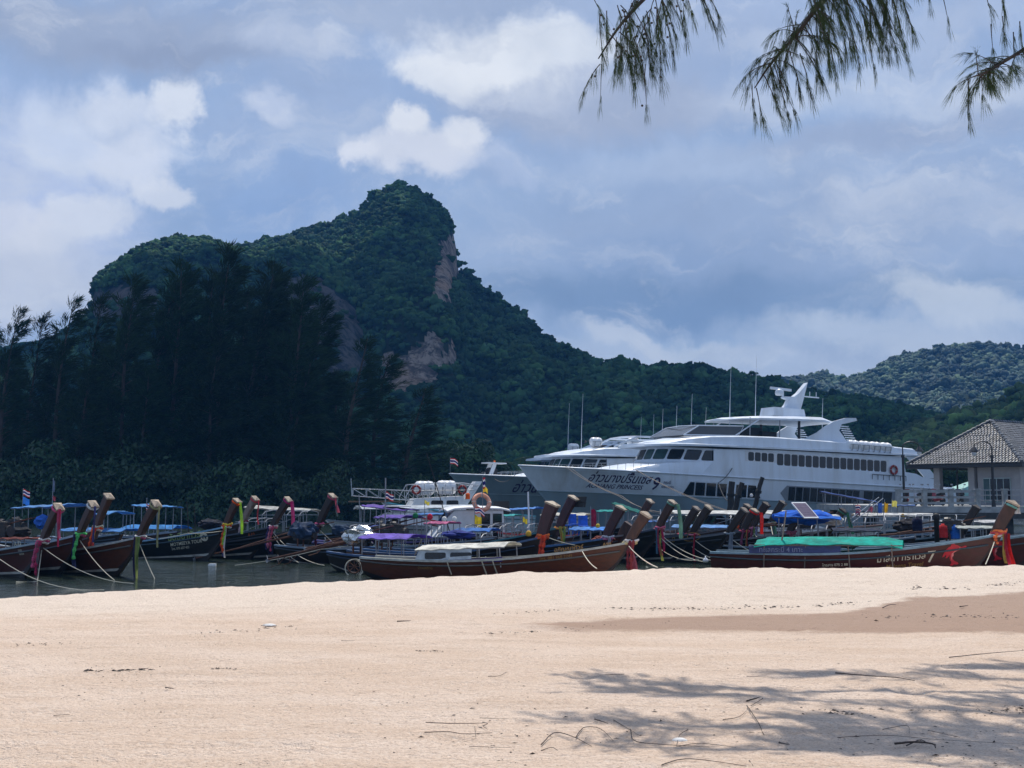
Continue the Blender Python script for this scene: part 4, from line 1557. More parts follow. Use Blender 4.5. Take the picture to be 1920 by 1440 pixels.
raft_lab = ['first white life raft canister from the bow end on the large ferry roof', 'second white life raft canister on the large ferry roof', 'third white life raft canister on the large ferry roof', 'fourth white life raft canister nearest the stern on the large ferry roof']
raft_proto = None
spots = [(big, 29.3 + k * 1.18, -3.75, 7.62, raft_lab[k]) for k in range(4)]
spots += [(mid, 14.6, -2.6, 8.1, 'front raft canister on the roof of the middle ferry'), (mid, 18.9, -2.6, 8.25, 'rear raft canister on the roof of the middle ferry'),
          (far_f, 13.6, -2.8, 8.0, 'raft canister on the roof of the rearmost ferry')]
for rt, s, y, z, lab in spots:
    if raft_proto is None:
        o = empty('life_raft', (0, 0, 0), 0, lab, 'life raft', 'life raft canisters on the ferry roofs')
        mb_ = MB()
        mb_.lathe([(.02, -.56), (.30, -.54), (.38, -.46), (.40, -.3), (.40, -.27), (.42, -.26), (.42, -.22), (.40, -.21), (.40, .21), (.42, .22), (.42, .26), (.40, .27), (.40, .3), (.38, .46), (.30, .54), (.02, .56)], (0, 0, .48), 16, 'X')
        mb_.build('canister', M['white_paint'], o, True)
        mb_ = MB()
        for x in (-.3, .3):
            mb_.tube([(x, -.36, 0), (x, -.42, .34), (x, -.44, .5)], .03, 5)
            mb_.tube([(x, .36, 0), (x, .42, .34), (x, .44, .5)], .03, 5)
            mb_.tube([(x, -.36, .03), (x, .36, .03)], .03, 5)
        mb_.tube([(-.56, -.44, .5), (.56, -.44, .5)], .022, 5)
        mb_.build('cradle', M['dull_steel'], o)
        raft_proto = o
    else:
        o = copy_tree(raft_proto)
        o['label'] = lab
    put_on(rt, o, s, y, z)


def lifebuoy(pos, nrm, r_, rgb, label, tilt=None):
    o = empty('lifebuoy', pos, 0, label, 'lifebuoy')
    mb_ = MB()
    mb_.torus((0, 0, 0), r_, r_ * .28, nrm, 22, 8)
    mb_.build('ring', cloth(rgb, 0), o, True)
    mb_ = MB()
    n_ = Vector(nrm).normalized()
    a = n_.orthogonal().normalized()
    b_ = n_.cross(a)
    for k in range(4):
        t0 = .785 + k * 1.571
        c0 = (a * math.cos(t0) + b_ * math.sin(t0))
        mb_.torus(c0 * r_, r_ * .30, r_ * .035, n_.cross(c0), 12, 5)
    mb_.build('band', cloth((235, 232, 225), 0), o)
    return o


lb = fworld(big, 33.6, -4.02, 6.2)
lifebuoy(lb, (math.sin(A1), -math.cos(A1), 0), .34, (150, 60, 55), 'red lifebuoy hung by the last window of the large ferry')
# A-frame winch mast on the middle ferry's bow
o = empty('bow_winch', (0, 0, 0), 0, 'white winch frame with orange lamp on the middle ferry bow', 'winch')
mb_ = MB()
for sd in (-1, 1):
    mb_.box((.0, sd * .55, .65), (.34, .12, 1.35), Matrix.Rotation(.35, 3, 'Y'))
mb_.box((.35, 0, 1.25), (1.9, 1.5, .10))
mb_.build('stand', M['white_paint'], o)
mb_ = MB()
mb_.lathe([(.02, -.5), (.42, -.5), (.42, -.44), (.2, -.42), (.2, .42), (.42, .44), (.42, .5), (.02, .5)], (.1, 0, .45), 12, 'Y')
mb_.build('drum', M['engine_black'], o)
mb_ = MB()
mb_.tube([(.4, 0, 1.3), (.4, 0, 1.5)], .09, 7)
mb_.build('lamp', cloth((240, 110, 40), 0), o)
put_on(mid, o, 4.3, 0, 4.8)


# ------------------------------------------------------------------ pier with pavilion
PD = 70.0
deck_z = 2.0
o = empty('pier', (at(1690, 948, PD).x, PD, 0), 0, 'concrete pier deck on dark piles in front of the last ferry', 'pier')
x0, x1 = 0.0, 22.0
mb_ = MB()
mb_.box(((x0 + x1) / 2, 9.5, deck_z - .2), (x1 - x0, 20, .4))
mb_.build('deck', M['concrete'], o)
mb_ = MB()
mb_.box(((x0 + x1) / 2, -.55, deck_z - .55), (x1 - x0, .25, .35))
mb_.build('edge_beam', M['pier_dark'], o)
for i in range(8):
    for j in range(3):
        mb_ = MB()
        mb_.box((.4 + i * 3.0, .2 + j * 8, .3), (.42, .42, 3.0))
        mb_.build('pile', M['pier_dark'], o)
xr = [at(px, 930, PD).x - o.location.x for px in (1681, 1730, 1779, 1829, 1880, 1932)]
for x in xr:
    mb_ = MB()
    mb_.box((x, -.3, deck_z + .30), (.26, .26, 1.35))
    mb_.box((x, -.3, deck_z + 1.0), (.34, .34, .07))
    mb_.build('railing_post', M['concrete'], o)
for a, b_ in zip(xr[:4], xr[1:4]):
    for z in (.18, .52, .88):
        mb_ = MB()
        mb_.box(((a + b_) / 2, -.3, deck_z + z), (b_ - a - .27, .14, .13 if z < .8 else .17))
        mb_.build('rail', M['concrete'], o)
# thinner steel rail beyond, and along the pavilion
mb_ = MB()
for k in range(9):
    x = xr[3] + .5 + k * .5
    mb_.tube([(x, -.2, deck_z), (x, -.2, deck_z + .95)], .02, 5)
for z in (.35, .65, .95):
    mb_.tube([(xr[3] + .15, -.2, deck_z + z), (xr[3] + 4.6, -.2, deck_z + z)], .025, 5)
mb_.build('steel_railing', M['dull_steel'], o)

# pavilion
bt_ = R(50)
c1 = at(1700, 872, 78.0)
eave = c1.z
pav = empty('pavilion', (c1.x, c1.y, deck_z), -bt_, 'open pavilion with grey tiled hip roof on the pier', 'pavilion')
Wd, Ln = 7.83, 14.0          # local x along the hip end, local y away from the beach
ez = eave - deck_z
apz = at(1862, 790, 77.5).z - deck_z
hip = [(0, 0), (Wd, 0), (Wd, Ln), (0, Ln)]
ap = [(Wd / 2, 3.9), (Wd / 2, Ln - 3.9)]
mb_ = MB()
V_ = [(x, y, ez) for x, y in hip] + [(x, y, apz) for x, y in ap]
mb_.add([(x, y, z - .06) for x, y, z in V_], [(0, 1, 4), (1, 2, 5, 4), (2, 3, 5), (3, 0, 4, 5)])
mb_.add([(x, y, ez - .10) for x, y in hip], [(3, 2, 1, 0)])
roof = mb_.build('roof', M['pier_dark'], pav)


def tile_face(a, b_, c, d=None):
    """curved roof tiles laid row over row on a sloping face with eaves a-b"""
    a, b_ = Vector(a), Vector(b_)
    tops = [Vector(c), Vector(d if d else c)]
    mb2 = MB()
    up_ = ((tops[0] + tops[1]) / 2 - (a + b_) / 2)
    u = (b_ - a).normalized()
    up_ = (up_ - u * up_.dot(u))
    Ls = up_.length
    up_ = up_ / Ls
    nrm = u.cross(up_).normalized()
    if nrm.z < 0:
        nrm = -nrm
    rows_ = int(Ls / .235)
    for r_ in range(rows_):
        f0 = r_ / rows_
        l_ = a.lerp(tops[0], f0)
        rr_ = b_.lerp(tops[1], f0)
        w_ = (rr_ - l_).length
        n_ = int(w_ / .21)
        for k in range(n_):
            cx = l_ + u * ((k + .5 + (.5 if r_ % 2 else 0)) * w_ / max(1, n_))
            if (cx - l_).length > w_:
                continue
            hh = random.uniform(-.008, .012)
            vs = []
            for vv in (0, 1):
                for q_ in range(4):
                    aa = -1 + 2 * q_ / 3
                    vs.append(cx + u * aa * .105 + up_ * (vv * .29 - .03) + nrm * (.055 * (1 - aa * aa) + .045 * (1 - vv) + hh))
            fs = [(i, i + 1, i + 5, i + 4) for i in range(3)]
            lip = [p_ - nrm * .03 for p_ in vs[:4]]
            mb2.add(vs + lip, fs + [(i + 1, i, i + 8, i + 9) for i in range(3)])
    return tag(mb2.build('roof_tiles', M['roof_tile'], roof), kind='stuff')


tile_face(V_[0], V_[1], V_[4])
tile_face(V_[1], V_[2], V_[4], V_[5])
tile_face(V_[3], V_[0], V_[5], V_[4])
for a, b_ in ((V_[0], V_[4]), (V_[1], V_[4]), (V_[4], V_[5])):
    a, b_ = Vector(a), Vector(b_)
    n_ = int((b_ - a).length / .34)
    for k in range(n_):
        mb_ = MB()
        p0, p1 = a.lerp(b_, k / n_), a.lerp(b_, (k + 1.1) / n_)
        mb_.tube([p0 + Vector((0, 0, .07)), p1 + Vector((0, 0, .05))], .125, 7, .10)
        mb_.build('ridge_tile', M['roof_tile'], roof)
mb_ = MB()
for (xa, ya), (xb, yb_) in zip(hip, hip[1:] + hip[:1]):
    mid_ = ((xa + xb) / 2, (ya + yb_) / 2, ez - .14)
    mb_.box(mid_, (abs(xb - xa) + .1, .08, .22) if ya == yb_ else (.08, abs(yb_ - ya) - .1, .22))
mb_.build('fascia', M['lamp_black'], pav)
for x, y in ((1.7, .95), (1.7, 6.5), (1.7, 12.5), (4.1, .95)):
    mb_ = MB()
    mb_.box((x, y, ez / 2 - .1), (.42, .42, ez - .2))
    mb_.build('column', M['pier_wall'], pav)
for x, y in ((3.0, 1.0), (3.0, 9.0)):
    mb_ = MB()
    mb_.tube([(x, y, 0), (x, y, ez - .15)], .06, 6)
    mb_.build('post', M['lamp_black'], pav)
mb_ = MB()
mb_.box((5.85, 6.9, ez / 2 - .12), (2.8, 12.0, ez - .24))
mb_.build('wall', M['pier_wall'], pav)
mb_ = MB()
mb_.box((5.75, .86, ez / 2 - .35), (1.78, .08, 1.55))
wf = mb_.build('window', mat('pane_frame', (.34, .42, .42), .5, .1, 4), pav)
for k in range(4):
    mb_ = MB()
    mb_.box((5.08 + k * .445, .815, ez / 2 - .35), (.38, .03, 1.42))
    mb_.build('pane', M['glass_teal'] if k == 0 else M['glass_dark'], wf)


def lamp_post(px, pyt, pyb, d, sd, label):
    p = at(px, pyb, d)
    H = at(px, pyt, d).z - deck_z
    o = empty('lamp_post', (p.x, d, deck_z), 0, label, 'lamp post', 'black lamp posts on the pier')
    mb_ = MB()
    mb_.tube([(0, 0, 0), (0, 0, H * .76)], .075, 8)
    mb_.tube([(0, 0, 0), (0, 0, .35)], .13, 8, .1)
    mb_.tube([(0, 0, H * .74), (0, 0, H * .78)], .11, 8)
    mb_.build('post', M['lamp_black'], o)
    mb_ = MB()
    pts = [(0, 0, H * .76), (0, 0, H * .9)] + [(sd * (.5 - .5 * math.cos(a)), 0, H * .9 + .32 * math.sin(a)) for a in np.linspace(.3, 3.0, 8)]
    mb_.tube(pts, .035, 6)
    mb_.build('arm', M['lamp_black'], o)
    e = Vector(pts[-1])
    mb_ = MB()
    mb_.lathe([(.05, 0), (.10, -.06), (.24, -.26), (.25, -.30), (.02, -.30)], e, 12)
    mb_.build('lamp_shade', M['lamp_black'], o)
    mb_ = MB()
    mb_.lathe([(.02, -.30), (.12, -.31), (.14, -.42), (.08, -.52), (.01, -.54)], e, 10)
    mb_.build('globe', M['white_paint'], o, True)


lamp_post(1695, 826, 925, 70.5, 1, 'black lamp post left of the pavilion roof corner')
lamp_post(1863, 826, 940, 66, -1, 'black lamp post in front of the pavilion window')
# small teal roof behind the pier, inland
p = at(1835, 915, 112)
th = empty('teal_roofed_shed', (p.x, 112, .9), 0, 'small shed with pale teal roof seen through the pavilion', 'shed')
mb_ = MB()
mb_.box((0, 0, .9), (7, 5, 1.8))
mb_.build('wall', M['pier_wall'], th)
mb_ = MB()
hh = at(1835, 897, 112).z - .9
mb_.add([(-4, -3, 1.7), (4, -3, 1.7), (4, 3, 1.7), (-4, 3, 1.7), (1.0, -2, hh + .6), (3.4, 2, hh + .6)], [(0, 1, 4), (1, 2, 5, 4), (2, 3, 5), (3, 0, 4, 5), (3, 2, 1, 0)])
mb_.build('roof', mat('teal_roof', (.22, .42, .38), .6, .2, 3), th)


# motorbikes parked on the pier behind the railing
def motorbike(px, d, rz, rgb, label):
    x = at(px, 930, d).x
    o = empty('motorbike', (x, d, deck_z), rz, label, 'motorbike', 'motorbikes parked on the pier')
    for nm, xx in (('wheel', -.62), ('wheel', .62)):
        mb2 = MB()
        mb2.torus((xx, 0, .30), .25, .05, (0, 1, 0), 16, 6)
        mb2.lathe([(.02, -.05), (.06, -.05), (.06, .05), (.02, .05)], (xx, 0, .30), 8, 'Y')
        for k in range(6):
            a = k * 1.047
            mb2.tube([(xx, 0, .30), (xx + .24 * math.cos(a), 0, .30 + .24 * math.sin(a))], .008, 3)
        mb2.build(nm, M['black_rubber'], o)
    mb2 = MB()
    mb2.prism([(-.75, .62), (-.2, .55), (.1, .40), (.38, .55), (.55, .95), (.66, .92), (.50, .42), (.15, .26), (-.25, .28), (-.6, .5)], (0, 0, 0), (1, 0, 0), (0, 0, 1), .24)
    mb2.prism([(.45, .88), (.62, .86), (.60, 1.02), (.46, 1.02)], (0, 0, 0), (1, 0, 0), (0, 0, 1), .30)
    mb2.build('body', paint(rgb, .25, .1, .1), o)
    mb2 = MB()
    mb2.prism([(-.72, .66), (-.1, .60), (-.08, .72), (-.68, .80)], (0, 0, 0), (1, 0, 0), (0, 0, 1), .26)
    mb2.build('seat', M['black_rubber'], o)
    mb2 = MB()
    mb2.tube([(.42, -.34, 1.08), (.50, -.15, 1.02), (.50, .15, 1.02), (.42, .34, 1.08)], .018, 5)
    for sd in (-1, 1):
        mb2.tube([(.46, sd * .26, 1.06), (.44, sd * .36, 1.26)], .008, 4)
        mb2.box((.44, sd * .38, 1.30), (.03, .13, .08))
        mb2.tube([(.56, sd * .07, .86), (.62, sd * .07, .30)], .022, 5)
    mb2.build('handlebar', M['dull_steel'], o)


for px, d, rz, rgb, lab in [(1700, 71.6, 1.2, (120, 40, 40), 'red motorbike behind the first bay of the pier railing'), (1722, 71.8, 1.5, (170, 175, 185), 'silver motorbike second from the left behind the pier railing'),
                            (1742, 71.6, 1.3, (60, 60, 66), 'dark motorbike behind the second bay of the pier railing'), (1758, 71.9, 1.7, (140, 50, 60), 'maroon motorbike by the pavilion column'),
                            (1800, 71.5, 1.4, (45, 48, 55), 'black motorbike in the last bay of the pier railing')]:
    motorbike(px, d, rz, rgb, lab)


# mooring piles beside the ferry
def pile(px0, py0, px1, py1, d, r_, label):
    a = at(px0, py0, d)
    b_ = at(px1, py1, d)
    dirn = (a - b_) / (a.z - b_.z)
    base = b_ + dirn * (-1.0 - b_.z)
    o = empty('mooring_pile', (base.x, base.y, base.z), 0, label, 'mooring pile', 'leaning mooring piles beside the large ferry')
    mb2 = MB()
    n_ = 9
    pts = [(a - base) * (k / n_) + Vector((.03 * math.sin(k * 2.3), 0, 0)) for k in range(n_ + 1)]
    mb2.tube(pts, r_, 9, r_ * .8)
    mb2.build('timber', M['pile_wood'], o)
    mb2 = MB()
    for k in range(3):
        mb2.torus((a - base) * (.80 + .012 * k), r_ * 1.02, .03, tuple(a - base), 14, 5)
    mb2.build('rope_turns', M['black_rubber'], o)


pile(1372, 903, 1368, 985, 76, .25, 'thick upright mooring pile left of the leaning pair')
pile(1391, 905, 1372, 978, 73, .20, 'mooring pile leaning right in the middle of three')
pile(1429, 895, 1412, 962, 74, .17, 'slim mooring pile leaning right, right of the other two')


# ------------------------------------------------------------------ longtail boats
class Longtail:
    """hull shape of one boat in its own frame: x runs to the bow, bow base at x = L/2"""
    def __init__(s, L, beam, gb, gm=.56, gs=.72, rake=.55, draft=.35, bow_w=.09):
        s.L, s.beam, s.gb, s.gm, s.gs, s.rake, s.draft, s.bow_w = L, beam, gb, gm, gs, rake, draft, bow_w

    def gz(s, t):
        return s.gm + (s.gb - s.gm) * max(0.0, (t - .30) / .70) ** 2.1 + (s.gs - s.gm) * max(0.0, (.30 - t) / .30) ** 2

    def kz(s, t):
        return -s.draft + (.30 + s.draft) * max(0.0, (.18 - t) / .18) ** 1.5 * .6

    def stem(s, z):
        """x of the stem at height z"""
        d = s.gb - z
        return s.L / 2 - d * s.rake - .16 * d * d

    def half(s, t):
        a = s.beam / 2
        f_ = 1 - max(0.0, (t - .38) / .62) ** 2.0
        b_ = 1 - .38 * max(0.0, (.40 - t) / .40) ** 1.7
        return s.bow_w + (a - s.bow_w) * f_ * b_

    def point(s, t, v, sd, inset=0.0):
        g, k = s.gz(t), s.kz(t)
        z = k + (g - k) * v
        x = -s.L / 2 + t * (s.stem(z) + s.L / 2)
        pw = .38 + .55 * max(0.0, (t - .45) / .55)
        y = s.half(t) * v ** pw if v > 0 else 0.0
        y = max(s.bow_w * .6 * (1 if t > .97 else 0), y - inset)
        return Vector((x, sd * y, z))

    def skin(s, x, z, sd, off=.02):
        """the point of the outer hull at length x and height z"""
        t = min(1.0, max(0.0, (x + s.L / 2) / (s.stem(z) + s.L / 2)))
        g, k = s.gz(t), s.kz(t)
        v = min(1.0, max(0.0, (z - k) / (g - k)))
        p = s.point(t, v, sd)
        return Vector((x, p.y + sd * off, z))


BOATS = {}


def longtail(key, base, tip, d, th, L, label, hull, rail=(120, 150, 165), beam=1.75, post='wood_post', post_w=.29, cap=True, stripe=True, inner='wood_deck', texts=(), gm=.56, gs=.72, side=-1,
             stem_dark='wood_dark', lift=0.0, post_on=True, canopy=(), engine=None, group='wooden longtail boats moored along the beach', stern_rail=None, draft=.35):
    B = at(base[0], base[1], d)
    h = Vector((math.sin(R(th)), -math.cos(R(th)), 0))
    # lean of the prow post so that its tip is seen where the photograph shows it
    rt = ray(*tip)
    sx, szl = rt[0] / rt[1], rt[2] / rt[1]
    # (B.x + l hx) = sx (B.y + l hy)
    l = (sx * B.y - B.x) / (h.x - sx * h.y)
    tipz = EYE + szl * (B.y + l * h.y)
    rise = max(.35, tipz - B.z)
    l = max(-.2, min(l, 1.4 * rise))
    rake = max(.25, min(1.1, l / rise))
    hl = Longtail(L, beam, B.z - lift, gm, gs, rake, draft)
    root = empty('longtail_boat', (B.x - h.x * L / 2, B.y - h.y * L / 2, lift), math.atan2(h.y, h.x), label, 'boat', group)
    NT_, NV = 34, 9
    ts = [1 - (1 - k / NT_) ** 1.25 for k in range(NT_ + 1)]
    # hull skin in two paints: bottom below the boot line, topsides above
    vb = .34
    for nm, va, vz, mt in (('hull_bottom', 0, vb, paint((34, 30, 30), .6)), ('hull', vb, 1.0, hull)):
        mb_ = MB()
        for sd in (1, -1):
            rows = [[hl.point(t_, va + (vz - va) * k / 6, sd) for t_ in ts] for k in range(7)]
            mb_.grid(rows if sd < 0 else [list(reversed(r_)) for r_ in rows])
        pts = [hl.point(0, va + (vz - va) * k / 6, -1) for k in range(7)] + [hl.point(0, vz - (vz - va) * k / 6, 1) for k in range(7)]
        mb_.add(pts, [tuple(range(len(pts)))])
        mb_.build(nm, mt, root, True)
    # inner planking and floor
    mb_ = MB()
    for sd in (1, -1):
        rows = [[hl.point(t_, .42 + .58 * k / 4, sd, .055) for t_ in ts[:-3]] for k in range(5)]
        mb_.grid(rows if sd > 0 else [list(reversed(r_)) for r_ in rows])
    mb_.build('inner_planking', M[inner], root, True)
    mb_ = MB()
    mb_.grid([[hl.point(t_, .46, -1, .05) for t_ in ts[:-2]], [hl.point(t_, .46, 1, .05) for t_ in ts[:-2]]])
    mb_.build('floor', M[inner], root)
    mb_ = MB()
    for t_ in (.12, .3, .45, .58, .70):
        p0, p1 = hl.point(t_, .84, -1, .05), hl.point(t_, .84, 1, .05)
        mb_.box((p0 + p1) / 2, (.26, (p1 - p0).length, .04))
    tag(mb_.build('thwarts', M[inner], root), kind='stuff')
    # foredeck planks
    mb_ = MB()
    tf = [t_ for t_ in ts if t_ > .80]
    mb_.grid([[hl.point(t_, .97, 1, .03) for t_ in tf], [hl.point(t_, .97, -1, .03) for t_ in tf]])
    mb_.build('foredeck', M['wood_deck'], root)
    # gunwale and rubbing strake
    mb_ = MB()
    for sd in (1, -1):
        rows = []
        for t_ in ts:
            p = hl.point(t_, 1, sd)
            o_ = Vector((0, sd, 0))
            rows.append([p - o_ * .09 + Vector((0, 0, -.02)), p - o_ * .09 + Vector((0, 0, .045)), p + o_ * .045 + Vector((0, 0, .045)), p + o_ * .045 + Vector((0, 0, -.02))])
        mb_.grid([list(c_) for c_ in zip(*rows)] + [[r_[0] for r_ in rows]])
    mb_.build('gunwale', paint(rail, .45), root)
    mb_ = MB()
    for sd in (1, -1):
        mb_.tube([hl.point(t_, .86, sd, -.02) for t_ in ts[:-1]], .028, 5)
    mb_.build('rubbing_strake', paint(tuple(int(c_ * .55) for c_ in rail), .5), root, True)
    if stripe:
        mb_ = MB()
        for sd in (1, -1):
            mb_.grid([[hl.point(t_, vb - .015, sd, -.012) for t_ in ts[:-1]], [hl.point(t_, vb + .045, sd, -.012) for t_ in ts[:-1]]])
        mb_.build('boot_stripe', paint((190, 188, 180), .6), root, True)
    # stem timber running up into the prow post
    mb_ = MB()
    rows = []
    for k in range(12):
        z = -hl.draft * .8 + (hl.gb + hl.draft * .8) * k / 11
        x = hl.stem(z)
        hwid = .055 + .03 * k / 11
        rows.append([(x - .22, -hwid, z), (x + .05, -hwid * .75, z - .03), (x + .05, hwid * .75, z - .03), (x - .22, hwid, z)])
    mb_.grid(rows, True)
    mb_.add(rows[-1], [(0, 1, 2, 3)])
    mb_.build('stem', M[stem_dark], root)
    pb_ = Vector((L / 2, 0, hl.gb))
    top = Vector((L / 2 + l, 0, tipz - lift))
    if post_on:
        ax = (top - pb_).normalized()
        lat = Vector((0, 1, 0))
        fo = lat.cross(ax) * -1
        if fo.x < 0:
            fo = -fo
        mb_ = MB()
        rows = []
        n_ = 7
        for k in range(n_ + 1):
            f_ = k / n_
            c = pb_ + (top - pb_) * (f_ * 1.0) - ax * .28 * (1 - f_) + fo * (-.05 * math.sin(f_ * 3.14))
            a = post_w / 2 * (.86 + .22 * f_)
            b_ = .085 + .03 * f_
            e = .03
            rows.append([c + fo * u + lat * v for u, v in ((-a, -b_ + e), (-a + e, -b_), (a - e, -b_), (a, -b_ + e), (a, b_ - e), (a - e, b_), (-a + e, b_), (-a, b_ - e))])
        mb_.grid(rows, True)
        mb_.add(rows[-1], [tuple(range(8))])
        mb_.add(rows[0], [tuple(range(7, -1, -1))])
        pst = mb_.build('prow_post', M[post], root)
        if cap:
            mb_ = MB()
            a, b_ = post_w * .58, .14
            c0 = top - ax * .02
            r0 = [c0 + fo * u + lat * v for u, v in ((-a, -b_), (a, -b_), (a, b_), (-a, b_))]
            r1 = [p + ax * .055 for p in r0]
            mb_.grid([r0, r1], True)
            pk = [c0 + ax * .13 + fo * u for u in (-a * .15, a * .15)]
            i0 = len(mb_.v)
            mb_.add(r1 + pk, [(0, 1, 5, 4), (1, 2, 5), (2, 3, 4, 5), (3, 0, 4)])
            mb_.add(r0, [(3, 2, 1, 0)])
            mb_.build('prow_cap', M['wood_cap'] if cap is True else M[cap], root)
    mw = Matrix.Translation(root.location) @ Matrix.Rotation(root.rotation_euler.z, 4, 'Z')
    for body, back, zc, size, col, *ex in texts:
        v, f = text_shape(body, ex[0] if ex else 0)
        if not len(v):
            continue
        x0 = L / 2 - back
        slope = ex[1] if len(ex) > 1 else .12
        vs = [hl.skin(x0 + p[0] * size, zc + p[1] * size + slope * p[0] * size, side, .014) for p in v]
        mb_ = MB()
        mb_.add(vs, f)
        mb_.build('lettering', col, root)
    info = dict(root=root, hl=hl, mw=mw, base=pb_, top=top, L=L, lift=lift, h=h, d=d)
    BOATS[key] = info
    for c_ in canopy:
        add_canopy(info, **c_)
    if engine:
        add_engine(info, **engine)
    return info


def add_canopy(info, x0, x1, z, rgb, w=1.7, arch=.16, tilt=0.0, th=.02, posts=4, sag=.0, pcol='dull_steel', valance=None, end_drop=.0):
    """an awning on poles; x0, x1 along the boat"""
    root = info['root']
    mb_ = MB()
    n_, m_ = 10, 9
    rows = []
    for i in range(n_ + 1):
        f_ = i / n_
        x = x0 + (x1 - x0) * f_
        row = []
        for j in range(m_):
            u = -1 + 2 * j / (m_ - 1)
            zz = z + tilt * (f_ - .5) + arch * (1 - u * u) - sag * math.sin(f_ * math.pi * posts / 2) ** 2 * .5 - end_drop * max(0, (f_ - .8) / .2) ** 2 - end_drop * max(0, (.2 - f_) / .2) ** 2
            zz += .014 * math.sin(f_ * 23 + u * 5) + .012 * math.sin(f_ * 41 - u * 9) + random.uniform(-.014, .014)
            row.append((x, u * w / 2 * (1 - .10 * max(0, f_ - .7)), zz))
        rows.append(row)
    mb_.slab([list(reversed(r_)) for r_ in rows], th)
    cn = mb_.build('canopy', cloth(rgb, .35), root)
    for i in range(posts):
        f_ = (i + .25) / (posts - .5)
        x = x0 + (x1 - x0) * f_
        for sd in (-1, 1):
            mb2 = MB()
            zt = z + tilt * (f_ - .5)
            mb2.tube([(x + random.uniform(-.05, .05), sd * w * .46, .45), (x, sd * w * .47, zt)], .02, 5)
            mb2.build('canopy_post', M[pcol], root)
    mb2 = MB()
    for sd in (-1, 1):
        mb2.tube([(x0, sd * w * .47, z - tilt * .5 - .03), (x1, sd * w * .47, z + tilt * .5 - .03)], .018, 5)
    tag(mb2.build('canopy_frame', M[pcol], root), kind='stuff')
    if valance:
        mb2 = MB()
        rows = []
        for i in range(13):
            f_ = i / 12
            x = x0 + (x1 - x0) * f_
            zt = z + tilt * (f_ - .5) - .05
            rows.append([(x, -w * .475, zt - valance[1]), (x, -w * .475 - .01 * math.sin(i * 2.1), zt - valance[1] * .5), (x, -w * .475, zt)])
        mb2.grid(rows)
        mb2.build('side_curtain', cloth(valance[0], .3), root)
    return cn


def add_engine(info, x=None, shaft=4.6, drop=.95, yaw=0.0, kind='bare', rgb=None, z=None):
    """car engine on a pivot at the stern with its long propeller shaft"""
    root, hl, L = info['root'], info['hl'], info['L']
    x = -L / 2 + .75 if x is None else x
    z = hl.gs + .42 if z is None else z
    rot = Matrix.Rotation(yaw, 3, 'Z')
    o_ = Vector((x, 0, z))
    P = lambda a, b_, c: o_ + rot @ Vector((a, b_, c))
    mb_ = MB()
    mb_.box(P(.25, 0, 0), (.75, .42, .42), rot)
    mb_.box(P(.25, 0, .27), (.62, .30, .16), rot)
    mb_.lathe([(.02, -.05), (.21, -.05), (.21, .05), (.02, .05)], P(.68, 0, .02), 12, 'X')
    mb_.lathe([(.02, -.12), (.13, -.12), (.15, 0), (.13, .12), (.02, .12)], P(.15, .22, .32), 10, 'X')
    mb_.box(P(.05, -.26, .08), (.22, .14, .20), rot)
    mb_.tube([P(.3, .25, .1), P(.1, .34, .25), P(-.35, .34, .30), P(-.75, .30, .22)], .035, 6)
    mb_.tube([P(.0, -.2, .2), P(.3, -.3, .36), P(.6, -.1, .3)], .02, 5)
    mb_.tube([P(.5, .1, .34), P(.2, -.2, .42), P(-.05, 0, .3)], .016, 5)
    en = mb_.build('engine', M['engine_black'], root)
    mb_ = MB()
    mb_.tube([P(.1, -.24, -.15), P(.1, -.24, -.45), P(.1, 0, -.5), P(.1, .24, -.45), P(.1, .24, -.15)], .035, 6)
    mb_.tube([P(.1, 0, -.5), P(.1, 0, -.8)], .05, 6)
    mb_.tube([P(-.1, .1, .1), P(.8, .1, .35), P(1.5, .08, .5)], .022, 5)
    mb_.build('engine_mount', M['rust'], en)
    e = P(-shaft, 0, -drop)
    mb_ = MB()
    mb_.tube([P(-.1, 0, -.02), e], .045, 7, .034)
    mb_.tube([P(-.25, 0, .12), P(-shaft * .55, 0, -drop * .55 + .03)], .02, 5)
    dr = (e - P(-.1, 0, -.02)).normalized()
    mb_.tube([e - dr * .75 + Vector((0, 0, -.02)), e - dr * .45 + Vector((0, 0, -.26)), e - dr * .1 + Vector((0, 0, -.30))], .018, 5)
    mb_.tube([e - dr * .45 + Vector((0, 0, -.26)), e - dr * .40], .016, 5)
    sh = mb_.build('propeller_shaft', M['rust'], en)
    mb_ = MB()
    sdv = dr.orthogonal().normalized()
    td = dr.cross(sdv)
    for k in range(3):
        a = k * 2.094
        u = sdv * math.cos(a) + td * math.sin(a)
        w_ = dr.cross(u)
        c = e + dr * .04
        mb_.add([c + w_ * .03, c + u * .10 + w_ * .07 + dr * .02, c + u * .17, c + u * .10 - w_ * .05 - dr * .02, c - w_ * .03], [(0, 1, 2, 3, 4)])
    mb_.tube([e - dr * .05, e + dr * .12], .035, 7, .015)
    mb_.build('propeller', M['dull_steel'], sh)
    if kind in ('foil', 'tarp'):
        mb_ = MB()
        v, f = icosphere(3)
        q_ = v * (.58, .40, .40) * (1 + .42 * fbm(v * 2.4, 3, x) + .22 * fbm(v * 6, 2, x + 3))[:, None]
        q_[:, 2] = np.maximum(q_[:, 2], -.30) + .12
        mb_.add([P(*p) + Vector((.22 * 1, 0, 0)) for p in q_], [tuple(k_) for k_ in f])
        mb_.build('engine_cover', M['foil'] if kind == 'foil' else cloth(rgb or (34, 48, 66), .05), en)


def wl(key, x, y, z):
    return BOATS[key]['mw'] @ Vector((x, y, z))


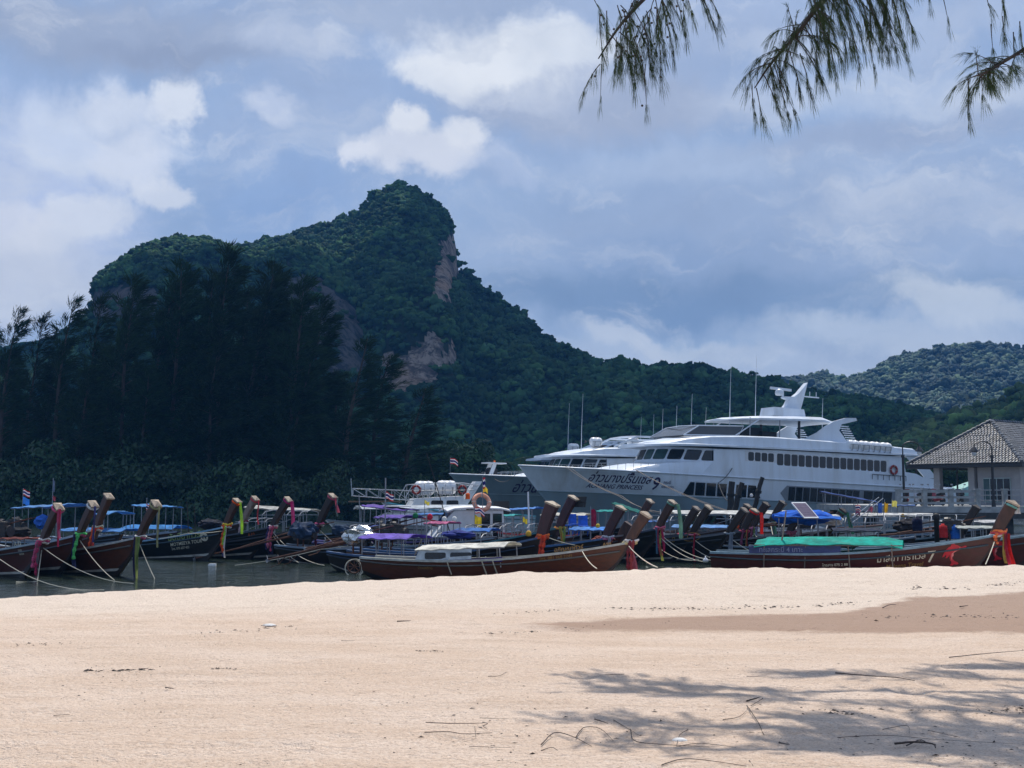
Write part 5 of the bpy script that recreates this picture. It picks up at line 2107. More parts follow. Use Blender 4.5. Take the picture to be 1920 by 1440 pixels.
# --- sashes and flower garlands tied to the prows
def garland(key, label, wrap, strands=(), ribbons=(), tops=(), side=-1, flowers=None):
    """wrap: colours wound round the foot of the post; strands: (colour, length, offset) ropes of flowers; ribbons: (colour, length, offset, width) hanging cloth; tops: the same but tied at the post tip"""
    b = BOATS[key]
    mw = b['mw']
    ax = (b['top'] - b['base']).normalized()
    foot = b['base'] + ax * .05
    o = empty('prow_garland', mw @ foot, 0, label, 'garland', 'cloth sashes and garlands tied round the prows')
    loc = mw @ foot
    lat = (mw.to_3x3() @ Vector((0, side, 0))).normalized()
    fo = (mw.to_3x3() @ Vector((1, 0, 0))).normalized()
    axw = (mw.to_3x3() @ ax).normalized()
    for k, c in enumerate(wrap):
        mb_ = MB()
        f2 = fo
        n_ = 18
        rows = []
        for i in range(n_ + 1):
            a = i * 2 * math.pi / n_
            cpt = axw * (-.05 + .075 * k) + f2 * (.185 * math.cos(a)) + lat * (.135 * math.sin(a)) + Vector((0, 0, .02 * math.sin(a * 3 + k)))
            rad = .045 * (1 + .3 * math.sin(a * 7 + k * 2))
            nrm = (f2 * math.cos(a) + lat * math.sin(a))
            rows.append([cpt + nrm * rad * math.cos(q_) + axw * rad * math.sin(q_) for q_ in np.linspace(0, 5.24, 6)])
        mb_.grid(rows, True)
        mb_.build('wrap', cloth(c, .15), o, True)

    def hang(start, L_, away):
        pts = []
        for i in range(11):
            f_ = i / 10
            pts.append(start + away * .10 * math.sin(f_ * 1.6) + Vector((0, 0, -L_ * f_)) + fo * (.03 * math.sin(f_ * 5 + L_ * 9)))
        return pts
    for c, L_, off in strands:
        pts = hang(lat * .16 + fo * off, L_, lat)
        mb_ = MB()
        v, f = icosphere(1)
        nn = int(L_ / .055)
        for i in range(nn):
            f_ = i / max(1, nn - 1)
            k_ = f_ * 10
            j = min(9, int(k_))
            p = pts[j].lerp(pts[j + 1], k_ - j)
            r_ = .055 * (1 + .25 * math.sin(i * 1.7)) * random.uniform(.85, 1.15)
            mb_.add([p + Vector(q_) * r_ for q_ in v], [tuple(k2) for k2 in f])
        mb_.build('flower_strand', cloth(c, .15), o)

    def ribbon(start, L_, wd, c, away):
        mb_ = MB()
        rows = []
        ph = random.random() * 6
        for i in range(13):
            f_ = i / 12
            cpt = start + away * (.08 * math.sin(f_ * 2.2)) + Vector((0, 0, -L_ * f_)) + fo * (.04 * math.sin(f_ * 4 + ph) + .10 * f_)
            row = []
            for j in range(5):
                u = (j - 2) / 2
                row.append(cpt + fo * u * wd / 2 * (.75 + .45 * f_) + lat * (.035 * math.sin(u * 4.5 + ph + f_ * 2.5)))
            rows.append(row)
        mb_.grid(rows)
        mb_.build('sash', cloth(c, .35), o)
    for c, L_, off, wd in ribbons:
        ribbon(lat * .17 + fo * off + axw * .02, L_, wd, c, lat)
    if tops:
        tp = mw @ (b['top'] - ax * .07) - loc
        mb_ = MB()
        mb_.torus(tp, .17, .035, tuple(axw), 16, 6)
        mb_.build('tip_wrap', cloth(tops[0][0], .15), o, True)
        for c, L_, off, wd in tops:
            ribbon(tp + fo * (.18 + off) + lat * .06, L_, wd, c, lat * .5)
    return o


BRN = paint((84, 42, 30), .4)
RED = paint((76, 32, 26), .4)
DRK_ = paint((34, 25, 25), .4)
BLK = paint((22, 20, 22), .38)
BRN2 = paint((90, 50, 33), .38)
WINE = paint((72, 30, 29), .36)
gold = paint((150, 118, 66), .6, .1, .2)
cream = paint((215, 210, 190), .6, .1, .15)
orange_l = paint((190, 100, 40), .6, .1, .2)
green_l = paint((110, 120, 80), .6, .1, .2)
dimred = paint((120, 60, 50), .6, .1, .2)

# left group, nearest first
longtail('A', (80, 1018), (110, 951), 37.2, 48, 9.5, 'red brown longtail boat with pink garland, leftmost of all prows', RED, (150, 165, 175),
         texts=[('ขุนทะเล', 2.6, .80, .22, dimred), ('A 73', 1.15, 1.02, .17, cream), ('1162', 1.05, .84, .09, cream), ('NUSA', 1.05, .72, .09, cream)])
longtail('B', (150, 1004), (175, 946), 38.6, 48, 9.5, 'brown longtail boat with green garland, second prow from the left', BRN, (150, 165, 180))
longtail('C', (181, 994), (204, 931), 40.5, 48, 9.5, 'brown longtail boat with orange flower garland, its tall prow third from left', BRN, (150, 160, 165))
longtail('D', (262, 1009), (293, 945), 38.0, 48, 9.5, 'reddish brown longtail boat with its stem reaching into open water', BRN2, (165, 170, 170),
         texts=[('A 20', 1.05, 1.02, .10, gold), ('นุสา', 1.05, .88, .10, gold), ('อันดามัน', 2.6, .58, .20, dimred), ('KRABI', 2.5, .36, .14, dimred)])
longtail('E', (424, 989), (445, 939), 47.5, 58, 10.5, 'long black longtail boat lettered with a tour name and round emblem', BLK, (120, 160, 190),
         texts=[('มัดมียาทัวร์', 2.75, .76, .36, cloth((150, 170, 110), 0), .2), ('MOTMEEYA TOUR', 2.7, .54, .19, cream, .2), ('โทร. 075 637 422', 2.7, .38, .13, cream, .2)])
longtail('Fb', (456, 980), (479, 935), 51.5, 55, 9.5, 'dark longtail boat with bare grey prow post behind the orange garland', DRK_, (120, 130, 140), post='wood_grey')
longtail('G', (511, 989), (541, 937), 48.5, 55, 10, 'black longtail boat numbered A10 with a magenta scarf at its tip', BLK, (70, 80, 95), post='wood_dark',
         texts=[('ทวารา', 2.7, .66, .26, dimred, .2), ('A10', 1.15, .92, .20, orange_l, .1)])
longtail('H', (598, 985), (624, 930), 47.5, 55, 10, 'black longtail boat numbered A57 with pink and white wraps', BLK, (60, 62, 70), post='wood_dark',
         texts=[('A57', 1.2, .92, .20, cream, .1), ('ศรีทราย', 2.6, .74, .2, dimred, .2)])
# the two boats drawn up side-on behind the crest
longtail('I', (1181, 1018), (1211, 966), 34.3, 68, 8.6, 'brown longtail boat numbered A99 lying side on with a white canopy', BRN2, (175, 178, 170), beam=1.6, gm=.58, gs=.62, lift=.05, stripe=False,
         texts=[('อภิญญาทัวร์', 2.15, .92, .17, gold, .15), ('โทร. 081 968 2245', 2.6, .66, .13, gold, .15), ('A99', .74, 1.09, .15, gold, 0), ('บ้านนพรัตน์', 6.5, .34, .11, gold, 0, .0)])
longtail('J', (1869, 1004), (1899, 945), 34.5, 70, 8.3, 'wine red longtail boat numbered 7 with a leaping dolphin', WINE, (120, 150, 165), beam=1.7, gm=.84, gs=.84, lift=.0, stripe=False, post='wood_post', post_w=.34,
         texts=[('มาลีนา ทราเวล', 3.35, .64, .24, cream, .1, .10), ('Maleena Travel', 3.1, .46, .17, gold, .2, .10), ('7', 1.95, .66, .46, cream, .1), ('โทรสาร 075 2 88', 4.9, .50, .11, cream, 0, .05)],
         canopy=[])
longtail('K', (1958, 1000), (1990, 940), 37.0, 64, 9.0, 'wine red longtail boat with a second dolphin cut by the right picture edge', WINE, (120, 150, 165), beam=1.7, gm=.84, gs=.84, stripe=False,
         texts=[('ก 1', 2.2, .80, .36, cream, .1), ('0855', 2.2, .62, .13, cream, 0), ('50006', 2.2, .48, .13, cream, 0)])
# middle rows
longtail('L', (1017, 1008), (1036, 946), 37.5, 60, 8.2, 'longtail boat with a broad purple brown prow and orange marigolds', DRK_, (60, 90, 130), post='wood_purple', post_w=.40, gs=.66,
         engine=dict(shaft=3.6, drop=.75, yaw=.10, kind='foil'), canopy=[dict(x0=-2.6, x1=-.6, z=1.18, rgb=(124, 104, 196), w=1.6, arch=.14)])
longtail('Mm', (1050, 990), (1075, 934), 43.5, 60, 9.2, 'longtail boat with a dark prow holding a flat black board', DRK_, (50, 110, 120), post='wood_purple', post_w=.34,
         engine=dict(shaft=4.4, drop=.95, yaw=.0, kind='bare'), canopy=[dict(x0=-3.3, x1=-2.0, z=1.75, rgb=(110, 92, 170), w=1.7, arch=.10)])
longtail('N', (1138, 1010), (1164, 953), 41.0, 70, 9.6, 'longtail boat with a blue gunwale and plain brown prow', DRK_, (66, 104, 150), post='wood_purple', post_w=.34, gs=.68,
         engine=dict(shaft=4.0, drop=.85, yaw=.06, kind='bare'))
longtail('O', (1199, 980), (1219, 940), 50.0, 52, 9.0, 'longtail boat with its brown prow behind the A99 post', DRK_, (120, 130, 135), post='wood_post')
longtail('P', (1236, 992), (1261, 942), 45.5, 55, 9.8, 'black longtail boat with a green scarf from its prow tip', BLK, (60, 70, 90), post='wood_post')
longtail('Q', (1280, 1002), (1306, 954), 47.5, 55, 9.8, 'dark longtail boat with the left of two close twin prows', BLK, (60, 65, 75), post='wood_dark', cap='wood_grey')
longtail('Rr', (1299, 1002), (1329, 952), 46.5, 55, 9.8, 'dark longtail boat with the right of two close twin prows', DRK_, (70, 75, 85), post='wood_dark')
longtail('S', (1368, 1000), (1396, 957), 46.0, 58, 9.8, 'dark longtail boat with an oval CPI emblem and grey sash', BLK, (95, 100, 110), post='wood_dark', cap='wood_grey',
         texts=[('ศรีกระบี่', 2.9, .70, .26, gold, .2), ('CPI', 1.62, .92, .24, gold, .2)])
longtail('T', (1384, 988), (1402, 949), 50.0, 55, 9.5, 'dark longtail boat with orange and black garland behind the CPI boat', BLK, (80, 85, 95), post='wood_dark', cap='wood_grey')
longtail('U', (1396, 996), (1415, 958), 47.5, 55, 9.5, 'dark longtail boat with a bright red sash on its prow', DRK_, (80, 85, 95), post='wood_dark')
longtail('V', (1412, 990), (1437, 946), 49.0, 55, 9.5, 'black longtail boat with its prow just right of the red sash', BLK, (70, 75, 85), post='wood_dark', cap='wood_dark')
longtail('W', (1447, 980), (1468, 943), 53.0, 52, 9.0, 'black longtail boat with a prow below the slim mooring pile', BLK, (70, 75, 85), post='wood_dark', cap='wood_dark')
longtail('X', (1482, 1000), (1496, 970), 47.0, 60, 9.0, 'small dark longtail boat with a pink scarf left of the solar panel', BLK, (110, 115, 120), post='wood_dark', cap='wood_dark')
longtail('Y', (1557, 994), (1581, 958), 50.0, 58, 9.0, 'black longtail boat with a dark green sash in front of the white tour boat', BLK, (150, 150, 150), post='wood_dark', cap='wood_dark')
longtail('Z', (1806, 1000), (1831, 952), 46.0, 56, 9.0, 'black longtail boat with a plain dark prow below the pier railing', BLK, (110, 130, 140), post='wood_dark', cap='wood_dark',
         engine=None)
longtail('Za', (1172, 1004), (1183, 984), 45.5, 58, 8.6, 'brown longtail boat with a cut off stub prow', RED, (120, 110, 110), post='wood_post', post_w=.5, cap=False)

# garlands
PK, MG, WH, OR, YL, GN, LM, BL, RD, TL = (206, 92, 130), (170, 46, 108), (225, 220, 215), (238, 92, 34), (232, 196, 70), (92, 200, 110), (160, 205, 60), (60, 70, 150), (214, 44, 40), (120, 180, 170)
garland('A', 'pink and white garland with grey sash hanging on the leftmost prow', [WH, PK, WH], [(PK, .75, -.08), ((180, 50, 90), 1.0, .10)], [((110, 100, 105), 1.25, .02, .16)], [(PK, .9, .02, .07), ((190, 50, 90), 1.15, .06, .06)])
garland('B', 'bright green flower garland with a navy ribbon on the second prow', [PK, GN], [(GN, .75, .12)], [((50, 52, 100), 1.1, -.04, .12)], [((225, 225, 222), .12, -.2, .2), ((60, 62, 110), 1.15, .05, .08)])
garland('C', 'orange and white garland with yellow ribbons on the third prow', [WH, OR, (190, 190, 170)], [(OR, .85, .02), ((150, 60, 50), 1.0, .14)], [((120, 115, 105), 1.2, -.06, .13), (YL, 1.05, .12, .08), ((220, 60, 50), .85, .18, .07)])
garland('D', 'pink band with olive and navy ribbons trailing to the water', [PK, WH], [], [((150, 160, 90), 1.35, .12, .10), ((52, 50, 84), 1.3, 0, .08), ((120, 140, 80), 1.0, .18, .08)], [((150, 150, 110), 1.3, .10, .06)])
garland('E', 'orange marigold garland with lime sash on the lettered black boat', [WH, OR, YL], [(OR, .85, .02), (LM, .7, .10), (OR, 1.0, .06)], [((70, 70, 120), 1.2, .0, .12), (WH, 1.25, .10, .08)], [(OR, .14, -.1, .18), (LM, 1.25, .12, .10)])
garland('Fb', 'white and maroon garland with red ribbon on the grey prow', [WH, (140, 50, 70)], [((190, 170, 180), .6, 0)], [((90, 40, 60), .7, .1, .1)], [((190, 70, 80), 1.05, .10, .07)])
garland('G', 'pink and navy chequered scarves on the A10 boat', [(220, 120, 150), WH], [((200, 80, 110), .95, .14), ((70, 60, 110), .9, -.1), ((220, 130, 150), .85, 0)], [((60, 60, 90), 1.15, 0, .2)], [(MG, 1.25, .14, .16)])
garland('H', 'pink and white wraps with a dark sash on the A57 boat', [WH, PK], [((100, 50, 80), .85, .08)], [((120, 125, 140), 1.2, .0, .12)], [((190, 90, 110), .6, .12, .10), ((110, 130, 130), .75, .14, .08)])
garland('I', 'dark red flower strands and white cloth on the A99 prow', [(225, 205, 150), WH], [((120, 40, 50), .95, .0), ((150, 60, 60), .9, .1)], [((170, 90, 100), .9, .06, .12)])
garland('J', 'pink and white cloth with long sashes on the dolphin boat prow', [WH, (210, 80, 90), (240, 130, 80)], [((240, 120, 70), .25, -.05)], [((190, 60, 80), .9, .18, .10), ((200, 170, 90), .85, .10, .07), (RD, 1.0, .28, .10)], [(TL, .5, .18, .10), (WH, .22, -.1, .16)])
garland('L', 'orange marigold garland hanging from the broad purple prow', [OR, (240, 120, 60)], [((226, 70, 34), .85, .04), ((236, 80, 44), .9, .14)], [((214, 110, 90), .95, .0, .14)])
garland('Mm', 'yellow and green sash tied to the board bearing prow', [(230, 150, 70)], [], [((190, 190, 90), .8, .1, .12), ((150, 170, 90), .75, .2, .10), ((220, 140, 90), .95, .14, .06)])
garland('N', 'pink knot with silver ends on the blue gunwale boat', [(200, 110, 150), (190, 190, 200)], [], [((170, 160, 170), .25, .05, .12)])
garland('O', 'long magenta and yellow sashes beside the A99 prow', [(225, 130, 150)], [], [((214, 60, 110), 1.4, .16, .16), ((200, 170, 90), 1.2, .02, .10), ((160, 50, 70), 1.3, -.08, .12)])
garland('P', 'pink bow with multicoloured sashes under the green scarf', [(226, 140, 150), (220, 110, 140)], [], [((90, 130, 160), 1.0, -.08, .10), ((210, 70, 90), 1.05, .04, .10), ((190, 190, 90), 1.25, .12, .09), ((200, 60, 100), .9, .18, .08)], [((110, 150, 130), 1.3, .14, .14)])
garland('Q', 'grey flower strand with a pink band on the left twin prow', [(210, 90, 110)], [((90, 90, 110), 1.0, .06)], [((110, 110, 130), .95, .0, .08)])
garland('Rr', 'red ribbon hanging from the right twin prow', [(222, 130, 150)], [], [((196, 52, 80), 1.1, .08, .10)])
garland('S', 'long grey sash knotted on the CPI boat', [(150, 160, 170)], [], [((140, 148, 160), 1.15, .06, .22)])
garland('T', 'orange and black flower garland right of the CPI emblem', [(220, 90, 40), (60, 50, 40)], [((206, 80, 40), .55, .1), ((50, 42, 40), .65, .16)], [((180, 170, 90), 1.0, .0, .12), ((170, 110, 130), .9, -.1, .1)])
garland('U', 'bright red sash hanging from a dark prow tip', [(180, 60, 90)], [((130, 60, 90), .9, -.04)], [((200, 180, 90), .95, .1, .08), ((190, 70, 80), 1.0, .16, .08)], [(RD, .85, .12, .16)])
garland('V', 'lilac and green ribbons right of the bright red sash', [(170, 110, 140)], [((150, 80, 110), .9, .0)], [((140, 170, 100), 1.1, .08, .10), ((150, 150, 180), 1.2, .16, .14)])
garland('W', 'pale grey green scarves below the slim pile', [(150, 160, 160)], [], [((130, 140, 150), 1.1, .05, .16), ((110, 150, 120), 1.15, .16, .14)])
garland('X', 'dusty pink scarf on the small prow left of the solar panel', [(180, 100, 120), (150, 90, 110)], [], [((170, 100, 115), .7, .05, .18)])
garland('Y', 'dark green and grey sash on the prow before the white tour boat', [(120, 150, 140)], [], [], [((60, 110, 90), .9, .10, .14), ((150, 150, 150), .8, .16, .06)])


# red dolphins painted on the two wine red hulls
DOL = [(0, .02), (.06, .16), (.17, .33), (.30, .44), (.36, .45), (.39, .53), (.46, .57), (.52, .55), (.55, .50), (.66, .46), (.75, .40), (.80, .37), (.92, .41), (.99, .40), (1.0, .35), (.92, .30), (.80, .27), (.70, .24), (.60, .22),
       (.50, .18), (.44, .12), (.41, .02), (.43, -.10), (.50, -.20), (.62, -.27), (.66, -.33), (.58, -.36), (.47, -.33), (.40, -.38), (.30, -.36), (.36, -.27), (.37, -.20), (.32, -.14), (.30, -.02), (.31, .10), (.28, .05), (.20, -.02), (.13, -.03), (.17, .06), (.16, .12), (.08, .05)]
FIN = [(.50, .20), (.50, .06), (.44, -.03), (.40, .06), (.42, .16)]
BELLY = [(.42, .10), (.52, .19), (.64, .245), (.78, .285), (.66, .275), (.52, .235), (.42, .16), (.375, .05), (.365, -.08), (.40, -.18), (.395, -.06), (.40, .03)]
red_p = paint((196, 34, 52), .35, .12, .15)
pale_p = paint((226, 130, 130), .4, .1, .1)
import bmesh as _bm


def decal(key, poly, back, zc, size, material, name, slope=.14, off=.014, side=-1):
    b = BOATS[key]
    hl, x0 = b['hl'], b['L'] / 2 - back
    from mathutils.geometry import tessellate_polygon
    tri = [tuple(Vector((*poly[i], 0)) for i in t_) for t_ in tessellate_polygon([[Vector((x, y, 0)) for x, y in poly]])]
    for _ in range(2 if size > .5 else 0):
        nt = []
        for a, b2, c in tri:
            ab, bc, ca = (a + b2) / 2, (b2 + c) / 2, (c + a) / 2
            nt += [(a, ab, ca), (ab, b2, bc), (ca, bc, c), (ab, bc, ca)]
        tri = nt
    pl = [p for t_ in tri for p in t_]
    vs = [hl.skin(x0 + p.x * size, zc + p.y * size + slope * p.x * size, side, off) for p in pl]
    tri = [(3 * i, 3 * i + 1, 3 * i + 2) for i in range(len(tri))]
    mb_ = MB()
    mb_.add(vs, [tuple(t_) for t_ in tri])
    return mb_.build(name, material, b['root'])


for key, back, zc, size in (('J', 1.52, .79, .68), ('K', 1.70, .79, .70)):
    decal(key, DOL, back, zc, size, red_p, 'dolphin_emblem')
    decal(key, BELLY, back, zc, size, pale_p, 'dolphin_belly', off=.018)
    decal(key, [(x * .9 + .02, y * .9) for x, y in FIN], back, zc, size, pale_p, 'dolphin_flipper', off=.020)
    decal(key, [(.73 + .02 * math.cos(a), .335 + .02 * math.sin(a)) for a in np.linspace(0, 5.5, 8)], back, zc, size, cream, 'dolphin_eye', off=.022)
ring = [(math.cos(a), math.sin(a)) for a in np.linspace(0, 5.98, 20)]
decal('E', [(x * .5, y * .5) for x, y in ring], .98, .96, .36, cream, 'round_emblem', 0)
decal('E', [(-.35, -.1), (-.2, .1), (0, .2), (.2, .12), (.38, .16), (.3, -.02), (.25, -.25), (.15, -.25), (.1, -.08), (-.1, -.08), (-.12, -.25), (-.22, -.25), (-.25, -.05)], .98, .96, .36, BLK, 'emblem_animal', 0, .02)
oo = [(math.cos(a) * 1.0, math.sin(a) * .5) for a in np.linspace(0, 6.283, 25)]
for i in range(24):
    pass
decal('S', oo[:-1] + [oo[0]] + [(x * .88, y * .80) for x, y in reversed(oo)], 1.42, 1.0, .36, gold, 'oval_emblem', .12)


# ------------------------------------------------------------------ awning boats, cabin boats, clutter
def proj(v):
    d = v - Vector((0, 0, EYE))
    fw = d.y * math.cos(PITCH) + d.z * math.sin(PITCH)
    upv = -d.y * math.sin(PITCH) + d.z * math.cos(PITCH)
    return 960 + F * d.x / fw, 720 - F * upv / fw


def at_z(px, py, z):
    r = ray(px, py)
    k = (z - EYE) / r[2]
    return Vector((r[0] * k, r[1] * k, z))


def awning_boat(key, pxa, pxb, pyt, d, rgb, label, th=62, L=8.5, hull=None, w=1.7, arch=.14, tilt=0.0, rail=(110, 130, 150), val=None, gb=1.0, group='boats with awnings moored among the longtails', **kw):
    c = at((pxa + pxb) / 2, pyt, d)
    h = Vector((math.sin(R(th)), -math.cos(R(th)), 0))
    half = (pxb - pxa) / F * d / 2 / max(.35, abs(h.x) + .05)
    B = Vector((c.x, d, 0)) + h * L / 2
    B.z = gb
    T = B + h * .4 + Vector((0, 0, .7))
    return longtail(key, proj(B), proj(T), B.y, th, L, label, hull or DRK_, rail, post_on=False, group=group, gs=.66,
                    canopy=[dict(x0=-half, x1=half, z=c.z - arch, rgb=rgb, w=w, arch=arch, tilt=tilt, valance=val)], **kw)


awning_boat('aa', 38, 158, 946, 52, (100, 150, 205), 'boat under a ragged light blue awning at far left', w=1.9, arch=.10, tilt=.12)
awning_boat('ab', 202, 232, 958, 55, (96, 150, 200), 'small boat with a narrow blue awning behind the third prow', L=7)
awning_boat('ac', 264, 328, 947, 57, (90, 150, 205), 'boat with a small pale blue awning on thin poles', L=7.5, arch=.06, tilt=-.12)
awning_boat('ad', 238, 350, 984, 59, (70, 140, 205), 'boat with a long low sky blue tarpaulin cover', L=9, arch=.18, th=70)
awning_boat('ae', 120, 262, 990, 55, (84, 140, 200), 'boat covered by a low blue sheet between left prows', L=9, arch=.12, th=66)
awning_boat('af', 466, 598, 951, 58, (190, 190, 185), 'boat with a long pale awning behind the A10 boat', L=9.5, arch=.10, tilt=-.18, th=72, pcol=None) if False else awning_boat('af', 466, 598, 951, 58, (190, 190, 185), 'boat with a long pale awning behind the A10 boat', L=9.5, arch=.10, tilt=-.18, th=72)
awning_boat('ag', 690, 775, 950, 50, (112, 92, 172), 'boat with a purple awning carrying a grey panel', L=8, arch=.05, tilt=-.2, th=70, rail=(90, 90, 150))
awning_boat('ah', 808, 852, 978, 47, (190, 110, 150), 'boat with a faded pink awning by the purple covers', L=7, arch=.06, th=70)
awning_boat('ai', 785, 862, 962, 56, (90, 140, 200), 'boat with a flat bright blue awning before the white cabin boat', L=8, arch=.05, th=75)
awning_boat('aj', 948, 1012, 952, 60, (100, 150, 215), 'boat with a blue awning beside the tall white pole', L=8, arch=.08, tilt=.1, th=70)
awning_boat('ak', 925, 972, 964, 57, (70, 170, 170), 'boat with a teal awning right of the white cabin boat', L=7, arch=.06, th=75)
awning_boat('al', 1020, 1105, 962, 58, (215, 212, 200), 'boat with a cream awning behind the broad purple prow', L=8.5, arch=.10, th=72)
awning_boat('am', 1124, 1180, 956, 62, (60, 165, 160), 'boat with a turquoise awning in front of the ferry hull', L=8, arch=.07, th=72)
awning_boat('an', 1152, 1202, 950, 56, (24, 110, 104), 'boat with a dark green tilted awning above the twin prow boats', L=7.5, arch=.05, tilt=-.42, th=74)
awning_boat('ao', 1075, 1140, 988, 50, (90, 150, 220), 'boat with a low blue cover behind the blue gunwale boat', L=8, arch=.1, th=72)
awning_boat('ap', 1262, 1365, 984, 52, (120, 165, 215), 'boat with pale blue covers between the twin prows and CPI boat', L=9, arch=.10, th=76)
awning_boat('aq', 1366, 1440, 985, 54, (170, 185, 205), 'boat with a pale grey blue awning behind the CPI boat', L=8, arch=.06, th=76)
awning_boat('ar', 1740, 1880, 975, 55, (205, 205, 205), 'boat with a white awning below the pier railing', L=9, arch=.08, th=80)
awning_boat('as', 1600, 1745, 962, 60, (215, 215, 212), 'boat with a wide white awning and bundled flags', L=9.5, arch=.12, th=80)
awning_boat('at', 1538, 1640, 930, 64, (60, 84, 140), 'boat with a long tilted blue and white roof under the ferry windows', L=9.5, arch=.05, tilt=-.55, th=80)
awning_boat('au', 1640, 1712, 946, 66, (70, 100, 150), 'boat with a dark blue roof beside the pier', L=8, arch=.05, th=80)
awning_boat('av', 1790, 1860, 986, 44, (190, 195, 190), 'boat with a low pale cover behind the black engine', L=8, arch=.06, th=78)
awning_boat('aw', -20, 78, 1008, 43, (110, 60, 56), 'red brown boat behind the leftmost prow', L=9, arch=.02, th=72, hull=RED)
awning_boat('ba', 1196, 1256, 974, 58, (96, 140, 205), 'boat with a blue awning behind the green scarf prow', L=8, arch=.08, th=74)
awning_boat('bb', 1286, 1346, 966, 62, (205, 206, 202), 'boat with a white awning above the left twin prow', L=8, arch=.08, tilt=-.12, th=76)
awning_boat('bc', 1436, 1505, 976, 56, (160, 168, 178), 'boat with a grey awning right of the slim mooring pile', L=8, arch=.08, th=76)
awning_boat('bd', 1560, 1648, 990, 45, (52, 62, 84), 'boat with a dark navy cover behind the teal awning', L=8, arch=.08, th=78)
awning_boat('be', 858, 930, 990, 48, (70, 120, 190), 'boat with a mid blue cover before the white cabin doors', L=8, arch=.10, th=74)
awning_boat('bf', 1392, 1470, 966, 64, (60, 100, 170), 'boat with a dark blue awning behind the bright red sash', L=8, arch=.06, tilt=.15, th=78)
# canopies of the boats drawn up on the beach
add_canopy(BOATS['I'], -2.3, .65, .98, (226, 224, 214), w=1.45, arch=.13, tilt=.16, posts=5)
mb_ = MB()
mb_.grid([[(-2.3, -.72, .60), (-1.2, -.74, .62), (-.4, -.74, .66)], [(-2.15, -.70, .90), (-1.2, -.70, .94), (-.4, -.70, .98)]])
mb_.build('window_sheet', mat('clear_sheet', (.42, .47, .50), .18, .25, 3), BOATS['I']['root'])
for x in (-1.95, -1.1):
    mb_ = MB()
    mb_.prism(round_rect(x, x + .7, .68, .88, .05), (0, -.765, 0), (1, 0, .02), (0, .06, 1), .015)
    mb_.build('side_window', M['glass_dark'], BOATS['I']['root'])
mb_ = MB()
mb_.grid([[(-2.2, -.73, .52), (-.6, -.76, .54), (.6, -.74, .62)], [(-2.2, -.72, .60), (-.6, -.75, .66), (.6, -.73, .76)]])
mb_.build('side_curtain', cloth((74, 58, 130), .3), BOATS['I']['root'])
add_canopy(BOATS['J'], -2.75, 1.55, 1.16, (40, 176, 158), w=1.75, arch=.20, tilt=.04, end_drop=.10, pcol='wood_grey')
add_canopy(BOATS['K'], -4.2, -1.6, 1.05, (46, 178, 164), w=1.7, arch=.14)
mb_ = MB()
mb_.grid([[(-2.9, -.84, .86), (-.2, -.87, .90)], [(-2.9, -.82, 1.08), (-.2, -.84, 1.12)]])
mb_.build('name_board', paint((46, 58, 104), .6, .3, .3), BOATS['J']['root'])
mb_ = MB()
v_, f_ = text_shape('ทะเลกระบี่ 4 เกาะ')
mb_.add([(-2.6 + p[0] * .20, -.875 - .012 * (p[0] * .20), .91 + p[1] * .20 + .015 * p[0] * .20) for p in v_], f_)
mb_.build('lettering', paint((120, 130, 160), .6, .1, .2), BOATS['J']['root'])
# engines on poles seen at the right
add_engine(BOATS['av'], x=-1.0, shaft=3.2, drop=.3, yaw=.1, z=1.35)
add_engine(BOATS['aa'], x=-2.6, shaft=3.0, drop=.3, yaw=.2, z=1.2)
add_engine(BOATS['aw'], x=-1.0, shaft=3.5, drop=.2, yaw=.1, z=1.3)
# tarpaulin over the engine of the boat whose shaft reaches farthest left
awning_boat('ax', 700, 745, 985, 46, (60, 80, 150), 'boat with a blue cloth covered engine and the longest tail shaft', L=8.8, arch=.05, th=76, engine=dict(shaft=4.6, drop=1.0, yaw=-.05, kind='tarp', rgb=(40, 58, 84)))

# solar panel on a ragged blue tarpaulin
b_ = awning_boat('ay', 1455, 1575, 966, 47, (40, 110, 205), 'boat with a crumpled bright blue tarpaulin roof', L=8, arch=.08, tilt=-.1, th=74)
c = at(1509, 957, 46.2)
o = empty('solar_panel', c, 0, 'solar panel lying tilted on the crumpled blue tarpaulin', 'solar panel')
rt = Matrix.Rotation(R(20), 3, 'Z') @ Matrix.Rotation(R(34), 3, 'X') @ Matrix.Diagonal((.50, 1.05, 1.0))
mb_ = MB()
for a, s_ in (((0, -.48, 0), (1.3, .05, .05)), ((0, .48, 0), (1.3, .05, .05)), ((-.63, 0, 0), (.05, .91, .05)), ((.63, 0, 0), (.05, .91, .05))):
    mb_.box(rt @ Vector(a), s_, rt)
mb_.build('frame', M['white_paint'], o)
mb_ = MB()
for i in range(8):
    for j in range(6):
        mb_.box(rt @ Vector((-.53 + i * .152, -.385 + j * .154, .01)), (.144, .147, .02), rt)
tag(mb_.build('solar_cells', M['navy_letter'], o), kind='stuff')
mb_ = MB()
mb_.box(rt @ Vector((0, 0, -.005)), (1.22, .93, .012), rt)
mb_.build('backing', M['dull_steel'], o)
mb_ = MB()
v_, f_ = icosphere(3)
mb_.add([Vector((p[0] * 1.25, p[1] * .5, p[2] * .28)) + Vector((.1, .75, -.28)) + Vector((0, 0, .16 * n_)) for p, n_ in zip(v_, fbm(v_ * 3, 3, 4))], [tuple(k) for k in f_])
tp = mb_.build('tarpaulin', cloth((36, 104, 210), .15))
tag(tp, 'crumpled bright blue tarpaulin under the solar panel', 'tarpaulin')
tp.location = tp.location + c


